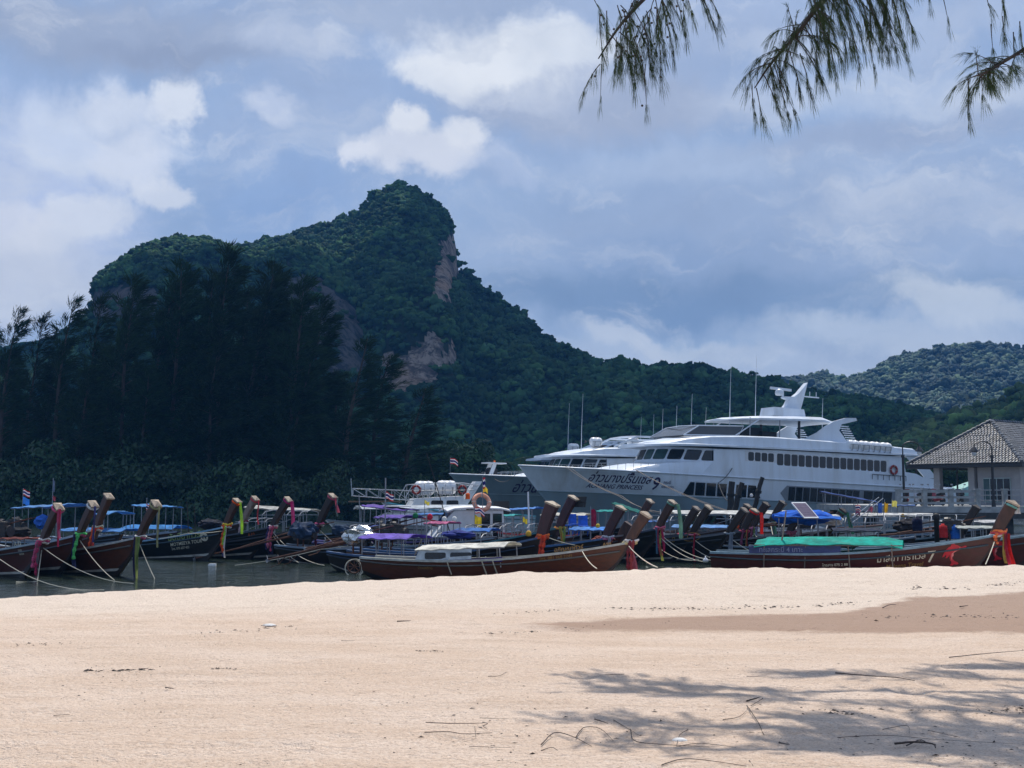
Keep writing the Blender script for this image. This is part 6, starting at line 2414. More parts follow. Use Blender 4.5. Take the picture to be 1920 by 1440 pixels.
def cabin(parent_key, x0, x1, w, z0, z1, slope=.5, mt='white_paint', door=True):
    """a small white wheelhouse with windows, roof and doorway"""
    root = BOATS[parent_key]['root']
    mb2 = MB()
    pl = [(x0, z0), (x1, z0), (x1 - slope, z1), (x0 + .08, z1)]
    for sd in (-1, 1):
        mb2.prism(pl, (0, sd * w / 2, 0), (1, 0, 0), (0, 0, 1), .05)
    mb2.add([(x1, -w / 2, z0), (x1, w / 2, z0), (x1 - slope, w / 2, z1), (x1 - slope, -w / 2, z1)], [(0, 1, 2, 3)])
    mb2.add([(x0, -w / 2, z0), (x0, w / 2, z0), (x0 + .08, w / 2, z1), (x0 + .08, -w / 2, z1)], [(3, 2, 1, 0)])
    cb = mb2.build('cabin', M[mt], root)
    mb2 = MB()
    rows = []
    for x, z in ((x0 - .25, z1), (x0 + .2, z1 + .10), ((x0 + x1) / 2, z1 + .14), (x1 - slope, z1 + .10), (x1 - slope + .35, z1 - .02)):
        rows.append([(x, w * .56, z), (x, w * .3, z + .06), (x, 0, z + .08), (x, -w * .3, z + .06), (x, -w * .56, z)])
    mb2.slab(rows, .07)
    mb2.build('cabin_roof', M[mt], root)
    n_ = max(1, int((x1 - slope - x0) / .75))
    for k in range(n_):
        xa = x0 + .15 + k * (x1 - slope - x0 - .2) / n_
        mb2 = MB()
        mb2.prism(round_rect(xa, xa + (x1 - slope - x0 - .2) / n_ - .12, z0 + (z1 - z0) * .45, z1 - .12, .06), (0, -w / 2 - .03, 0), (1, 0, 0), (0, 0, 1), .02)
        mb2.build('window', M['glass_dark'], cb)
    mb2 = MB()
    fa = lambda u, v: Vector((x1 - slope * v + .03, -w / 2 + w * u, z0 + (z1 - z0) * v))
    mb2.add([fa(.1, .45), fa(.9, .45), fa(.9, .9), fa(.1, .9)], [(0, 1, 2, 3)])
    mb2.build('windscreen', M['glass_dark'], cb)
    return cb


def plain_boat(key, px, pyb, d, th, L, beam, label, hull, rail, gm, gb, gs=None, inner='white_paint', group='cabin boats moored among the longtails'):
    B = at(px, pyb, d)
    h = Vector((math.sin(R(th)), -math.cos(R(th)), 0))
    T = B + h * .5 + Vector((0, 0, .5))
    return longtail(key, (px, pyb), proj(T), d, th, L, label, hull, rail, beam=beam, post_on=False, gm=gm, gs=gs or gm, inner=inner, group=group, stem_dark='white_paint')


WHT = paint((222, 222, 220), .35, .06, .15)
# white cabin boat with flags and a lifebuoy
plain_boat('ca', 792, 972, 54, -76, 8.0, 2.3, 'white cabin boat with orange lamp, lifebuoy and flags', WHT, (190, 60, 70), .75, .95)
cabin('ca', .35, 3.7, 1.9, .75, 1.95, 1.0)
for x in (.5, 1.05):
    mb_ = MB()
    mb_.prism([(x, .75), (x + .42, .75), (x + .42, 1.8), (x, 1.8)], (0, .98, 0), (1, 0, 0), (0, 0, 1), .03)
    mb_.build('door', M['glass_dark'], BOATS['ca']['root'])
cpos = at(903, 942, 53)
lifebuoy(cpos, (.3, -.9, .35), .36, (240, 168, 140), 'pale orange lifebuoy on the roof of the white cabin boat')
mb_ = MB()
mb_.lathe([(.02, 0), (.10, 0), (.10, .22), (.06, .27), (.02, .28)], at(877, 936, 53), 10)
tag(mb_.build('signal_lamp', cloth((236, 100, 40), 0)), 'orange signal lamp on the white cabin boat roof', 'lamp')
# teal decked cruiser with a long pulpit rail
plain_boat('cb', 716, 941, 68, -74, 9.0, 2.8, 'teal decked cruiser with a long steel pulpit at its bow', paint((170, 190, 200), .4, .1, .15), (110, 190, 205), 1.55, 2.25, 1.4)
rt_ = BOATS['cb']['root']
L2 = 4.5
mb_ = MB()
for sd in (-1, 1):
    top = [(L2 - 3.0 + k * .78, sd * max(.12, .95 - .15 * k), 2.85 + .03 * k) for k in range(7)]
    low = [(L2 - 3.0 + k * .78, sd * max(.10, .90 - .15 * k), 2.25 + .06 * k) for k in range(7)]
    mb_.tube(top, .028, 5)
    mb_.tube(low, .028, 5)
    for a_, c_ in zip(top, low):
        mb_.tube([a_, c_], .02, 5)
    for a_, c_ in zip(top[1:], low[:-1]):
        mb_.tube([a_, c_], .014, 4)
mb_.tube([(L2 + 1.75, -.1, 2.6), (L2 + 1.75, .1, 2.6), (L2 + 1.8, 0, 3.6)], .02, 5)
mb_.build('pulpit_rail', M['steel'], rt_)
mb_ = MB()
mb_.box((L2 + .4, 0, 2.28), (3.0, .5, .08))
mb_.build('pulpit_plank', M['wood_deck'], rt_)
mb_ = MB()
mb_.prism([(3.2, 1.6), (2.7, 2.45), (-.1, 2.6), (-.3, 1.6)], (0, 0, 0), (1, 0, 0), (0, 0, 1), 1.9)
cab = mb_.build('cabin', M['white_paint'], rt_)
for xa, xb_ in ((.2, .9), (1.1, 1.8)):
    for sd in (-1, 1):
        mb_ = MB()
        mb_.prism(round_rect(xa, xb_, 1.95, 2.35, .08), (0, sd * .96, 0), (1, 0, 0), (0, 0, 1), .03)
        mb_.build('window', M['glass_dark'], cab)
mb_ = MB()
mb_.prism([(.3, 1.7), (-.1, 1.7), (-1.25, 3.45), (-.85, 3.45)], (0, .85, 0), (1, 0, 0), (0, 0, 1), .10)
mb_.prism([(.3, 1.7), (-.1, 1.7), (-1.25, 3.45), (-.85, 3.45)], (0, .15, 0), (1, 0, 0), (0, 0, 1), .10)
for k in range(7):
    mb_.box((-.05 - k * .165, .5, 1.85 + k * .25), (.22, .62, .04))
mb_.build('boarding_stair', M['white_paint'], rt_)
mb_ = MB()
for sd in (-1, 1):
    pts = [(3.3, sd * 1.0, 2.55), (2.9, sd * 1.0, 3.25), (1.6, sd * 1.05, 3.35), (-.1, sd * 1.05, 3.35), (-1.0, sd * 1.05, 3.2)]
    mb_.tube(pts, .03, 5)
    mb_.tube([(3.3, sd * 1.0, 2.2), (3.3, sd * 1.0, 2.55)], .025, 5)
    for k in range(6):
        mb_.tube([(2.85 - k * .62, sd * 1.03, 2.45), (2.85 - k * .62, sd * 1.03, 3.28)], .02, 5)
    mb_.tube([(3.0, sd * 1.0, 2.9), (-.9, sd * 1.05, 2.95)], .02, 5)
mb_.build('deck_railing', M['steel'], rt_)
mw = BOATS['cb']['mw']
for k, (x, lab) in enumerate(((2.05, 'left white raft canister on the teal decked cruiser'), (.75, 'right white raft canister on the teal decked cruiser'))):
    o = copy_tree(raft_proto)
    o['label'] = lab
    o['group'] = 'raft canisters on the teal decked cruiser'
    o.location = mw @ Vector((x, .2, 2.58 if k == 0 else 2.62))
    o.rotation_euler = (0, 0, rt_.rotation_euler.z)
for x, lab in ((2.75, 'orange red lifebuoy left of the cruiser raft canisters'), (.05, 'orange red lifebuoy right of the cruiser raft canisters')):
    lifebuoy(mw @ Vector((x, 1.30, 2.95)), mw.to_3x3() @ Vector((0, 1, 0)), .22, (140, 50, 42), lab)
# grey white speedboat with a pale top
plain_boat('cc', 612, 975, 62, -70, 8.5, 2.5, 'grey white speedboat with a pale canvas top', paint((190, 195, 200), .3, .06, .1), (120, 130, 140), 1.0, 1.15)
add_canopy(BOATS['cc'], -4.0, 2.6, 1.95, (196, 204, 212), w=2.2, arch=.16, tilt=-.05, valance=None)
cabin('cc', -2.0, 1.6, 1.9, 1.0, 1.55, .7)
# white tour boat with arched side windows
plain_boat('cd', 1655, 985, 54, 88, 10.0, 2.4, 'white tour boat with arched side windows and lettering', WHT, (90, 60, 50), .95, 1.25)
rt_ = BOATS['cd']['root']
add_canopy(BOATS['cd'], -4.6, 2.2, 1.80, (214, 214, 210), w=2.3, arch=.14)
mb_ = MB()
arcp = [(1.2, 1.0)] + [(1.2 - 2.6 * math.sin(a), 1.0 + .78 * math.sin(a * .5) ** .8) for a in np.linspace(.2, 1.57, 8)] + [(-1.9, 1.78), (-1.9, 1.0)]
mb_.prism([(2.6, 1.0), (2.0, 1.22), (1.2, 1.55), (.2, 1.76), (-1.0, 1.80), (-1.0, 1.0)], (0, -1.12, 0), (1, 0, 0), (0, 0, 1), .05)
mb_.build('side_panel', M['white_paint'], rt_)
for xa, xb_ in ((-4.4, -3.4), (-3.3, -2.3), (-2.2, -1.1)):
    mb_ = MB()
    mb_.prism([(xa, 1.15), (xb_, 1.15), (xb_, 1.62), (xb_ - .2, 1.72), (xa + .2, 1.72), (xa, 1.62)], (0, -1.10, 0), (1, 0, 0), (0, 0, 1), .03)
    mb_.build('side_window', M['glass_dark'], rt_)
mb_ = MB()
mb_.prism([(-.8, 1.2), (1.0, 1.2), (.3, 1.55), (-.8, 1.62)], (0, -1.15, 0), (1, 0, 0), (0, 0, 1), .03)
mb_.build('side_window', M['glass_dark'], rt_)
mb_ = MB()
v_, f_ = text_shape('ชวนชม')
mb_.add([(.55 + p[0] * .34, -1.18, 1.08 + p[1] * .34) for p in v_], f_)
mb_.build('lettering', M['navy_letter'], rt_)

# small things on the awnings: grey sheet on the purple one, lamps, bottles
o_ = BOATS['ag']
mb_ = MB()
mb_.box((.4, 0, 1.0), (1.1, 1.0, .03))
pt_ = mb_.build('roof_sheet', M['steel'])
tag(pt_, 'grey sheet lying on the purple awning', 'panel')
pt_.location = wl('ag', .35, -.1, 0) + Vector((0, 0, at(730, 951, 50).z + .02))
for px, py, d, rgb, lab, h_ in [(779, 972, 46, (30, 110, 70), 'green navigation lamp on the bar by the purple awning', .22), (806, 974, 46, (190, 40, 60), 'red navigation lamp on the bar by the purple awning', .22),
                                (833, 978, 46, (225, 222, 215), 'left white pot on the faded pink awning', .2), (852, 978, 46, (220, 220, 215), 'right white pot on the faded pink awning', .2),
                                (991, 1006, 40, (206, 160, 60), 'yellow float on a pole by the broad purple prow', .2), (1121, 990, 47, (200, 180, 70), 'yellow float beside the blue gunwale boat', .17),
                                (1693, 970, 52, (190, 150, 80), 'brown float on the left roof pole near the pier', .16), (1409, 932, 52, (200, 200, 200), 'white float on the slim mooring pile', .15)]:
    mb_ = MB()
    mb_.lathe([(.01, 0), (h_ * .45, .02), (h_ * .52, h_ * .4), (h_ * .4, h_ * .8), (h_ * .2, h_), (.01, h_ * 1.02)], at(px, py, d), 10)
    tag(mb_.build('lamp' if 'lamp' in lab else 'pot' if 'pot' in lab else 'float', cloth(rgb, 0), smooth=True), lab, 'lamp' if 'lamp' in lab else 'pot' if 'pot' in lab else 'float')
# black fuel drum by the boats on the mud and blue jug
for px, py, d, rgb, lab in [(1720, 985, 43, (30, 34, 60), 'dark blue drum beside the bare engine', ), (1768, 998, 44, (196, 50, 50), 'red jerrycan behind the dolphin boat'), (1790, 1000, 44, (50, 110, 200), 'blue jerrycan behind the dolphin boat')]:
    mb_ = MB()
    p_ = at(px, py, d)
    mb_.lathe([(.01, 0), (.17, 0), (.18, .03), (.18, .12), (.19, .14), (.18, .16), (.18, .30), (.19, .32), (.18, .34), (.17, .44), (.06, .46), (.06, .52), (.01, .52)], p_ - Vector((0, 0, .2)), 14)
    tag(mb_.build('drum' if 'drum' in lab else 'jerrycan', cloth(rgb, 0), smooth=True), lab, 'drum' if 'drum' in lab else 'jerrycan')


# --- flags
def flag(px, pyt, pyb, d, pieces, label, lean=0.0, pole=True, prad=.016):
    """pieces: (colour list top to bottom, width, height, offset down)"""
    top, bot = at(px, pyt, d), at(px, pyb, d)
    o = empty('flag', bot, 0, label, 'flag', 'small flags flown from the boats')
    H = top.z - bot.z
    tp = Vector((lean, 0, H))
    mb2 = MB()
    mb2.tube([(0, 0, -.25), tp + Vector((0, 0, .04))], prad, 5)
    mb2.build('pole', M['dull_steel'], o)
    for cols, wd, ht, dn in pieces:
        n_ = len(cols)
        tri = n_ == 1 and cols[0][0] > 200 and cols[0][2] < 120
        ph = random.random() * 6
        for k, c in enumerate(cols):
            mb2 = MB()
            rows = []
            for j in range(3):
                z = H - dn - ht * (k + j / 2) / n_
                row = []
                for i in range(8):
                    f_ = i / 7
                    zz = z - .35 * wd * f_ * f_ - .03 * math.sin(f_ * 7 + ph)
                    row.append((lean * max(0, z) / H + f_ * wd * .92, .06 * math.sin(f_ * 6 + ph), zz))
                rows.append(row)
            mb2.grid(rows)
            mb2.build('cloth' if n_ == 1 else 'stripe', cloth(c, .35), o)
    return o


TH = [(190, 40, 50), (225, 225, 225), (45, 45, 110), (45, 45, 110), (225, 225, 225), (190, 40, 50)]
flag(42, 917, 958, 52, [(TH, .32, .26, .02), ([(60, 130, 210)], .32, .30, .36)], 'striped flag over a light blue pennant at far left')
flag(98, 898, 950, 53, [([(120, 130, 150)], .08, .5, .05), ([(170, 70, 80)], .12, .2, .75)], 'tattered grey pennant on a thin mast above the blue awning')
flag(722, 898, 1012, 46, [(TH, .34, .26, .52)], 'striped flag on the tall mid harbour pole', prad=.03)
flag(844, 858, 885, 105, [(TH, .75, .5, .02)], 'striped flag at the bow of the middle ferry')
flag(905, 894, 946, 53, [(TH, .12, .5, .02), ([(236, 200, 60)], .25, .22, .45)], 'striped strip and yellow pennant above the lifebuoy')
flag(890, 945, 1000, 51, [(TH, .45, .26, .12), ([(226, 200, 50)], .32, .42, .5)], 'striped and yellow flags on the white cabin boat')
flag(796, 938, 968, 55, [([(226, 210, 90)], .25, .16, .02)], 'small yellow pennant at the cruiser bow rail')
flag(1645, 940, 975, 58, [([(60, 100, 180)], .20, .5, .05)], 'blue furled flag among the flags by the pier', lean=.06)
flag(1655, 938, 975, 58, [([(230, 180, 50)], .2, .45, .12)], 'yellow furled flag among the flags by the pier', lean=.12)
flag(1670, 936, 966, 60, [([(226, 214, 110)], .26, .30, .05)], 'pale yellow flag nearest the pier railing', lean=.10)
flag(1604, 942, 972, 57, [(TH, .3, .25, .1), ([(120, 60, 90)], .25, .2, .4)], 'bundle of small striped flags left of the blue one')
flag(1622, 938, 972, 57, [([(170, 90, 110)], .22, .22, .3)], 'dusty pink flag by the crossed white poles', lean=.35)
flag(274, 935, 985, 55, [(TH, .16, .3, .25)], 'striped flag on the pole under the small pale awning')
flag(1108, 952, 1000, 50, [([(120, 24, 54)], .26, .75, .05)], 'dark red furled flag behind the blue gunwale boat')
flag(980, 968, 1010, 47, [([(222, 200, 60)], .2, .2, .05)], 'yellow flag left of the broad purple prow')

# --- poles and rods standing in the boats
for k, (px0, py0, px1, py1, d, r_, mt, lab) in enumerate([
        (800, 850, 846, 1008, 47, .022, 'wood_dark', 'thin dark rod leaning left over the white cabin boat'), (990, 922, 991, 1000, 52, .05, 'white_paint', 'tall white pole before the grey ferry bow'),
        (1238, 955, 1240, 1000, 50, .03, 'white_paint', 'short white pole by the green scarf'), (350, 940, 353, 1000, 54, .025, 'wood_dark', 'left thin pole above the sky blue tarpaulin'),
        (364, 948, 366, 1000, 54, .022, 'wood_dark', 'right thin pole above the sky blue tarpaulin'), (673, 927, 675, 990, 55, .03, 'dull_steel', 'steel pole in front of the pulpit rail'),
        (1601, 968, 1648, 932, 57, .025, 'white_paint', 'lower of two crossed white poles by the flags'), (1608, 972, 1656, 934, 57.2, .025, 'white_paint', 'upper of two crossed white poles by the flags'),
        (1459, 1048, 1474, 958, 36, .03, 'wood_grey', 'bamboo pole holding up the teal awning'), (797, 1062, 800, 968, 40, .025, 'dull_steel', 'thin steel mast in front of the purple cover'),
        (708, 1040, 712, 975, 43, .022, 'dull_steel', 'steel mast beside the blue covered engine'), (771, 1055, 790, 1012, 39, .03, 'wood_grey', 'short leaning bamboo by the silver wrapped engine')]):
    mb_ = MB()
    a, b_ = at(px0, py0, d), at(px1, py1, d)
    lo, hi = (a, b_) if a.z < b_.z else (b_, a)
    mb_.tube([lo - (hi - lo).normalized() * .3, lo.lerp(hi, .5) + Vector((.02, 0, 0)), hi], r_, 6, r_ * .7)
    tag(mb_.build('pole', M[mt]), lab, 'pole', 'poles standing among the boats')


# --- ropes
def rope(pts, label, sag=.12, r_=.014, mt='rope'):
    P = [Vector(p) for p in pts]
    out = []
    for a, b_ in zip(P, P[1:]):
        for k in range(10):
            f_ = k / 10
            out.append(a.lerp(b_, f_) - Vector((0, 0, sag * 4 * f_ * (1 - f_) * min(1.5, (b_ - a).length / 5))))
    out.append(P[-1])
    mb2 = MB()
    mb2.tube(out, r_, 5)
    return tag(mb2.build('mooring_rope', M[mt]), label, 'rope', 'mooring ropes')


def foot(key, dz=0.0):
    b = BOATS[key]
    return b['mw'] @ (b['base'] + Vector((-.05, 0, -.12 + dz)))


rope([at(0, 1049, 36), at_z(195, 1106, .05)], 'pale rope crossing the leftmost hull down to the sand edge', .25)
rope([foot('A'), at_z(250, 1094, .02)], 'pale rope from the leftmost prow across the water', .3)
rope([foot('A', -.1), at_z(70, 1090, .0), at_z(30, 1091, .0)], 'slack rope dropping from the leftmost prow', .1)
rope([foot('B'), at_z(215, 1088, .0)], 'rope from the second prow down to the water', .2)
rope([foot('D'), at_z(290, 1085, .0)], 'rope from the fourth prow into the open water', .15)
rope([foot('E'), at(352, 1000, 46), at(300, 1010, 46)], 'rope looped along the lettered black hull', .1)
rope([foot('G'), at_z(608, 1060, .05)], 'rope from the A10 prow toward the tail shafts', .25)
rope([foot('G', -.1), at_z(560, 1055, .05)], 'shorter rope from the A10 prow', .2)
rope([foot('H'), at_z(690, 1055, .0)], 'rope from the A57 prow to the right', .3)
rope([at_z(440, 1060, .1), at(600, 1030, 44), at(740, 1005, 43)], 'long green grey rope beside the tail shafts', .1)
rope([foot('I', .05), at_z(1233, 1064, 1.0)], 'rope from the A99 prow to the sand on the right', .05)
rope([at(1092, 1034, 33.7), at_z(1119, 1066, 1.0)], 'rope from the A99 gunwale down to the sand', .04)
for px, lab in ((888, 'left white strap over the A99 hull'), (955, 'middle white strap over the A99 hull'), (975, 'right white strap over the A99 hull')):
    b = BOATS['I']
    hl = b['hl']
    X = (px - 945) / 60 - .2
    pts = [b['mw'] @ (hl.skin(X + .12 * (1 - v_) , hl.gz((X + 4.3) / 8.6) * v_ + .0, -1, .03)) for v_ in (.35, .6, .8, .98)] + [b['mw'] @ Vector((X + .05, -.6, hl.gz(.5) + .12))]
    rope(pts, lab, 0, .022)
rope([foot('O'), at_z(1310, 1050, .35)], 'rope from the A99 neighbour prow to the mud', .3)
rope([foot('P'), at_z(1345, 1052, .3)], 'rope from the multicoloured sash prow to the mud', .3)
rope([foot('P', -.1), at_z(1318, 1053, .3)], 'second rope from the multicoloured sash prow', .25)
rope([foot('Q'), at_z(1385, 1053, .25)], 'rope from the left twin prow to the mud', .3)
rope([foot('Rr'), at_z(1400, 1050, .3)], 'rope from the right twin prow to the mud', .3)
rope([foot('S'), at_z(1450, 1048, .3)], 'rope from the CPI prow toward the small stern', .25)
rope([foot('V'), at_z(1500, 1050, .3)], 'rope from the prow right of the red sash', .25)
rope([foot('W'), at(1465, 1030, 40)], 'rope from the prow under the slim pile', .2)
rope([foot('J'), at(1848, 1058, 32)], 'rope from the dolphin boat prow to the sand', .05)
rope([at(1078, 1022, 39), at(1010, 1000, 41)], 'short rope across the blue gunwale bow', .1)
rope([fworld(big, 2.9, -2.2, 4.95), at(1160, 930, 70), at(1250, 962, 60)], 'thick hawser from the large ferry bow to the boats', .12, .018, 'wood_grey')
rope([fworld(big, 3.2, -2.3, 4.95), at(1166, 930, 70), at(1258, 966, 59)], 'second hawser beside the first one at the ferry bow', .16, .018, 'wood_grey')
rope([fworld(big, 8.2, -3.6, 4.95), at(1372, 960, 76)], 'hawser from the ferry foredeck to the mooring piles', .14, .018, 'wood_grey')
rope([fworld(big, 8.3, -3.6, 4.95), at(1395, 968, 73)], 'lower hawser from the ferry foredeck to the piles', .22, .018, 'wood_grey')
rope([fworld(mid, .6, -.4, 4.9), fworld(mid, 4.0, -1.5, 4.7), fworld(big, .4, .3, 4.9)], 'hawser from the middle ferry to the large ferry bow', .5, .018, 'wood_grey')
rope([fworld(big, 16.9, -4.0, 5.5), at(1347, 905, 92), at(1372, 940, 76)], 'dark line hanging down the ferry side by the wheelhouse', .3, .03, 'black_rubber')

# --- pipe frames, boards, seats and other gear in the boats
def pipe_frame(px, py, d, rz, L_, w_, h_, label, n=4):
    p = at(px, py, d)
    o = empty('pipe_frame', (p.x, d, p.z - h_), rz, label, 'pipe frame', 'bare awning frames of bent pipe')
    for k in range(n):
        x = -L_ / 2 + L_ * k / (n - 1)
        mb2 = MB()
        mb2.tube([(x, -w_ / 2, 0), (x, -w_ / 2, h_ * .8), (x + .03, -w_ * .36, h_ * .97), (x + .03, 0, h_ * 1.02), (x + .03, w_ * .36, h_ * .97), (x, w_ / 2, h_ * .8), (x, w_ / 2, 0)], .02, 5)
        mb2.build('hoop', M['dull_steel'], o)
    for y_, z_ in ((-w_ / 2, h_ * .8), (w_ / 2, h_ * .8), (0, h_ * 1.02)):
        mb2 = MB()
        mb2.tube([(-L_ / 2 - .2, y_, z_), (0, y_, z_ + .02), (L_ / 2 + .2, y_, z_)], .016, 5)
        mb2.build('rail', M['dull_steel'], o)
    mb2 = MB()
    mb2.tube([(-L_ / 2, -w_ / 2, h_ * .1), (L_ / 2, -w_ / 2, h_ * .78)], .013, 4)
    mb2.build('brace', M['dull_steel'], o)
    return o


for args in [(545, 958, 56, -.5, 2.2, 1.5, 1.0, 'pipe frame behind the A57 boat prow'), (915, 985, 50, -.4, 1.6, 1.4, .9, 'pipe frame right of the white cabin doors'), (968, 982, 52, -.5, 1.8, 1.4, .9, 'pipe frame under the blue awning by the white pole'),
             (1068, 972, 54, -.4, 1.8, 1.4, .9, 'pipe frame behind the board bearing prow'), (1335, 965, 54, -.4, 2.0, 1.5, .9, 'pipe frame between the twin prows and the mooring piles'), (1640, 972, 50, -.3, 2.4, 1.5, 1.0, 'pipe frame in front of the white tour boat lettering'),
             (1700, 968, 48, -.3, 1.8, 1.4, 1.0, 'pipe frame left of the dark blue drum'), (1775, 966, 50, -.3, 2.0, 1.4, 1.0, 'pipe frame below the last bay of the pier railing'), (490, 972, 57, -.5, 1.6, 1.4, .8, 'pipe frame right of the bare grey prow'),
             (1228, 968, 54, -.4, 1.8, 1.4, .9, 'pipe frame behind the short white pole'), (1408, 966, 56, -.4, 1.8, 1.4, .9, 'pipe frame behind the bright red sash'), (1508, 985, 49, -.3, 1.8, 1.3, .8, 'pipe frame under the solar panel'),
             (700, 985, 48, -.4, 1.6, 1.3, .9, 'pipe frame above the bare engines'), (870, 1000, 45, -.3, 1.8, 1.3, .7, 'low pipe frame behind the beached white canopy')]:
    pipe_frame(*args)
for px, py, d, w_, h_, rx, rz, lab in [(940, 952, 55, .75, .62, 1.35, .2, 'black board standing right of the pale orange lifebuoy'), (1089, 941, 43.2, .42, .40, 1.2, -.5, 'black board fixed behind the dark prow tip')]:
    p = at(px, py, d)
    mb2 = MB()
    rt = Matrix.Rotation(rz, 3, 'Z') @ Matrix.Rotation(rx, 3, 'X')
    mb2.box(p, (w_, h_, .03), rt)
    mb2.box(p + rt @ Vector((0, 0, .02)), (w_ * .9, h_ * .08, .03), rt)
    tag(mb2.build('board', M['black_rubber']), lab, 'board')


def seat(px, py, d, rz, rgb, label):
    p = at(px, py, d)
    o = empty('plastic_chair', (p.x, d, p.z - .42), rz, label, 'chair', 'blue plastic chairs in the boats')
    m_ = cloth(rgb, 0)
    for nm_, c_, s_ in (('seat', (0, 0, .42), (.42, .42, .04)), ('backrest', (-.19, 0, .66), (.04, .40, .42))):
        mb2 = MB()
        mb2.box(c_, s_)
        mb2.build(nm_, m_, o)
    for x in (-.18, .18):
        for y in (-.18, .18):
            mb2 = MB()
            mb2.tube([(x * 1.12, y * 1.12, 0), (x, y, .42)], .02, 5)
            mb2.build('leg', m_, o)


for k, (px, py, d, lab) in enumerate([(1062, 985, 51, 'left blue plastic chair behind the board bearing prow'), (1078, 983, 51.6, 'middle blue plastic chair behind the board bearing prow'), (1094, 986, 51, 'right blue plastic chair beside the dark red flag')]):
    seat(px, py, d, .4 + k * .5, (56, 100, 190), lab)


def bundle(px, py, d, sx, sy, sz_, rgb, seed, label, nm='tarpaulin', cat='tarpaulin'):
    p = at(px, py, d)
    v, f = icosphere(3)
    n_ = fbm(v * 2.2, 3, seed) * .42 + fbm(v * 6.5, 2, seed + 1) * .2
    mb2 = MB()
    mb2.add([p + Vector((q_[0] * sx, q_[1] * sy, q_[2] * sz_)) * (1 + k_) for q_, k_ in zip(v, n_)], [tuple(k_) for k_ in f])
    tag(mb2.build(nm, cloth(rgb, .08)), label, cat)


for args in [(80, 978, 51, .32, .3, .30, (60, 110, 200), 2, 'blue bundled sheet hanging under the ragged blue awning'), (395, 983, 52, .55, .4, .22, (28, 32, 46), 5, 'dark crumpled sheet on the lettered black boat'),
             (640, 995, 47, .40, .35, .26, (40, 60, 84), 7, 'dark blue sheet bundle beside the tail shaft engine'), (1700, 985, 45, .5, .4, .25, (46, 44, 48), 9, 'dark sheet bundle left of the bare engine'),
             (1560, 975, 49, .5, .4, .22, (200, 200, 196), 12, 'pale sheet bundle right of the solar panel'), (860, 1003, 44, .6, .35, .16, (40, 52, 120), 14, 'navy sheet behind the beached white canopy'),
             (1130, 1012, 44, .4, .3, .14, (120, 60, 50), 15, 'brown sheet bundle beside the blue gunwale'), (1590, 1020, 38, .35, .25, .14, (90, 96, 104), 16, 'grey sheet bundle under the teal awning'),
             (35, 998, 45, .5, .35, .2, (40, 40, 44), 17, 'black gear bundle at the far left')]:
    bundle(*args)
# wheel and coiled rope at the sterns
p = at(664, 1062, 39.5)
o = empty('steering_wheel', (p.x, p.y, p.z - .25), 0, 'old wheel hung with rope at the boat sterns', 'wheel')
mb2 = MB()
mb2.torus((0, 0, .25), .22, .025, (.3, -1, .1), 20, 6)
for k in range(4):
    a = k * .785
    mb2.tube([(.22 * math.cos(a), .066 * math.cos(a), .25 + .22 * math.sin(a)), (-.22 * math.cos(a), -.066 * math.cos(a), .25 - .22 * math.sin(a))], .014, 4)
mb2.build('rim', M['rust'], o)
mb2 = MB()
for k in range(4):
    mb2.torus((-.05 + .03 * k, -.05 * k, .2), .26 + .02 * k, .014, (.5 - .2 * k, -1, .15 * k), 18, 5)
mb2.build('rope_coil', M['rope'], o)
# black hooded post right of the bare engine
p = at(1757, 1012, 42)
mb2 = MB()
H_ = at(1757, 962, 42).z - p.z
mb2.lathe([(.01, -.5), (.09, -.5), (.09, H_ * .72), (.12, H_ * .76), (.13, H_ * .9), (.09, H_ * .98), (.01, H_)], p, 10)
tag(mb2.build('covered_post', M['black_rubber'], smooth=True), 'black hooded post right of the bare engine', 'post')
# extra bare engines standing in the sterns
add_engine(BOATS['Mm'], x=-3.2, shaft=3.4, drop=.5, yaw=-.1, z=1.25)
add_engine(BOATS['N'], x=-3.6, shaft=3.2, drop=.55, yaw=.15, z=1.2)
add_engine(BOATS['Z'], x=-2.2, shaft=2.8, drop=.2, yaw=.1, z=1.45)

# --- white plastic box floating on the water
p_ = at_z(398, 1059, .02)
mb_ = MB()
mb_.box((p_.x, p_.y, .02), (.30, .16, .07), taper=.85)
mb_.box((p_.x + .02, p_.y, .06), (.24, .12, .02))
tag(mb_.build('foam_box', M['white_paint']), 'white foam box floating in front of the black boat', 'box')
p_ = at_z(1323, 1055, .45)
mb_ = MB()
mb_.lathe([(.01, 0), (.07, .01), (.10, .07), (.06, .13), (.02, .16), (.02, .22), (.01, .22)], p_, 10)
tag(mb_.build('float', M['white_paint'], smooth=True), 'small white float on the mud among the ropes', 'float')


# ------------------------------------------------------------------ the shore casuarina whose branches hang into the picture
def curve(pts, n=24):
    """smooth path through points"""
    P = [Vector(p) for p in pts]
    P = [P[0] * 2 - P[1]] + P + [P[-1] * 2 - P[-2]]
    out = []
    segs = len(P) - 3
    for i in range(n + 1):
        x = i / n * segs
        k = min(segs - 1, int(x))
        t_ = x - k
        a, b_, c, d = P[k:k + 4]
        out.append(((b_ * 2) + (c - a) * t_ + (a * 2 - b_ * 5 + c * 4 - d) * t_ * t_ + (b_ * 3 - a - c * 3 + d) * t_ ** 3) * .5)
    return out


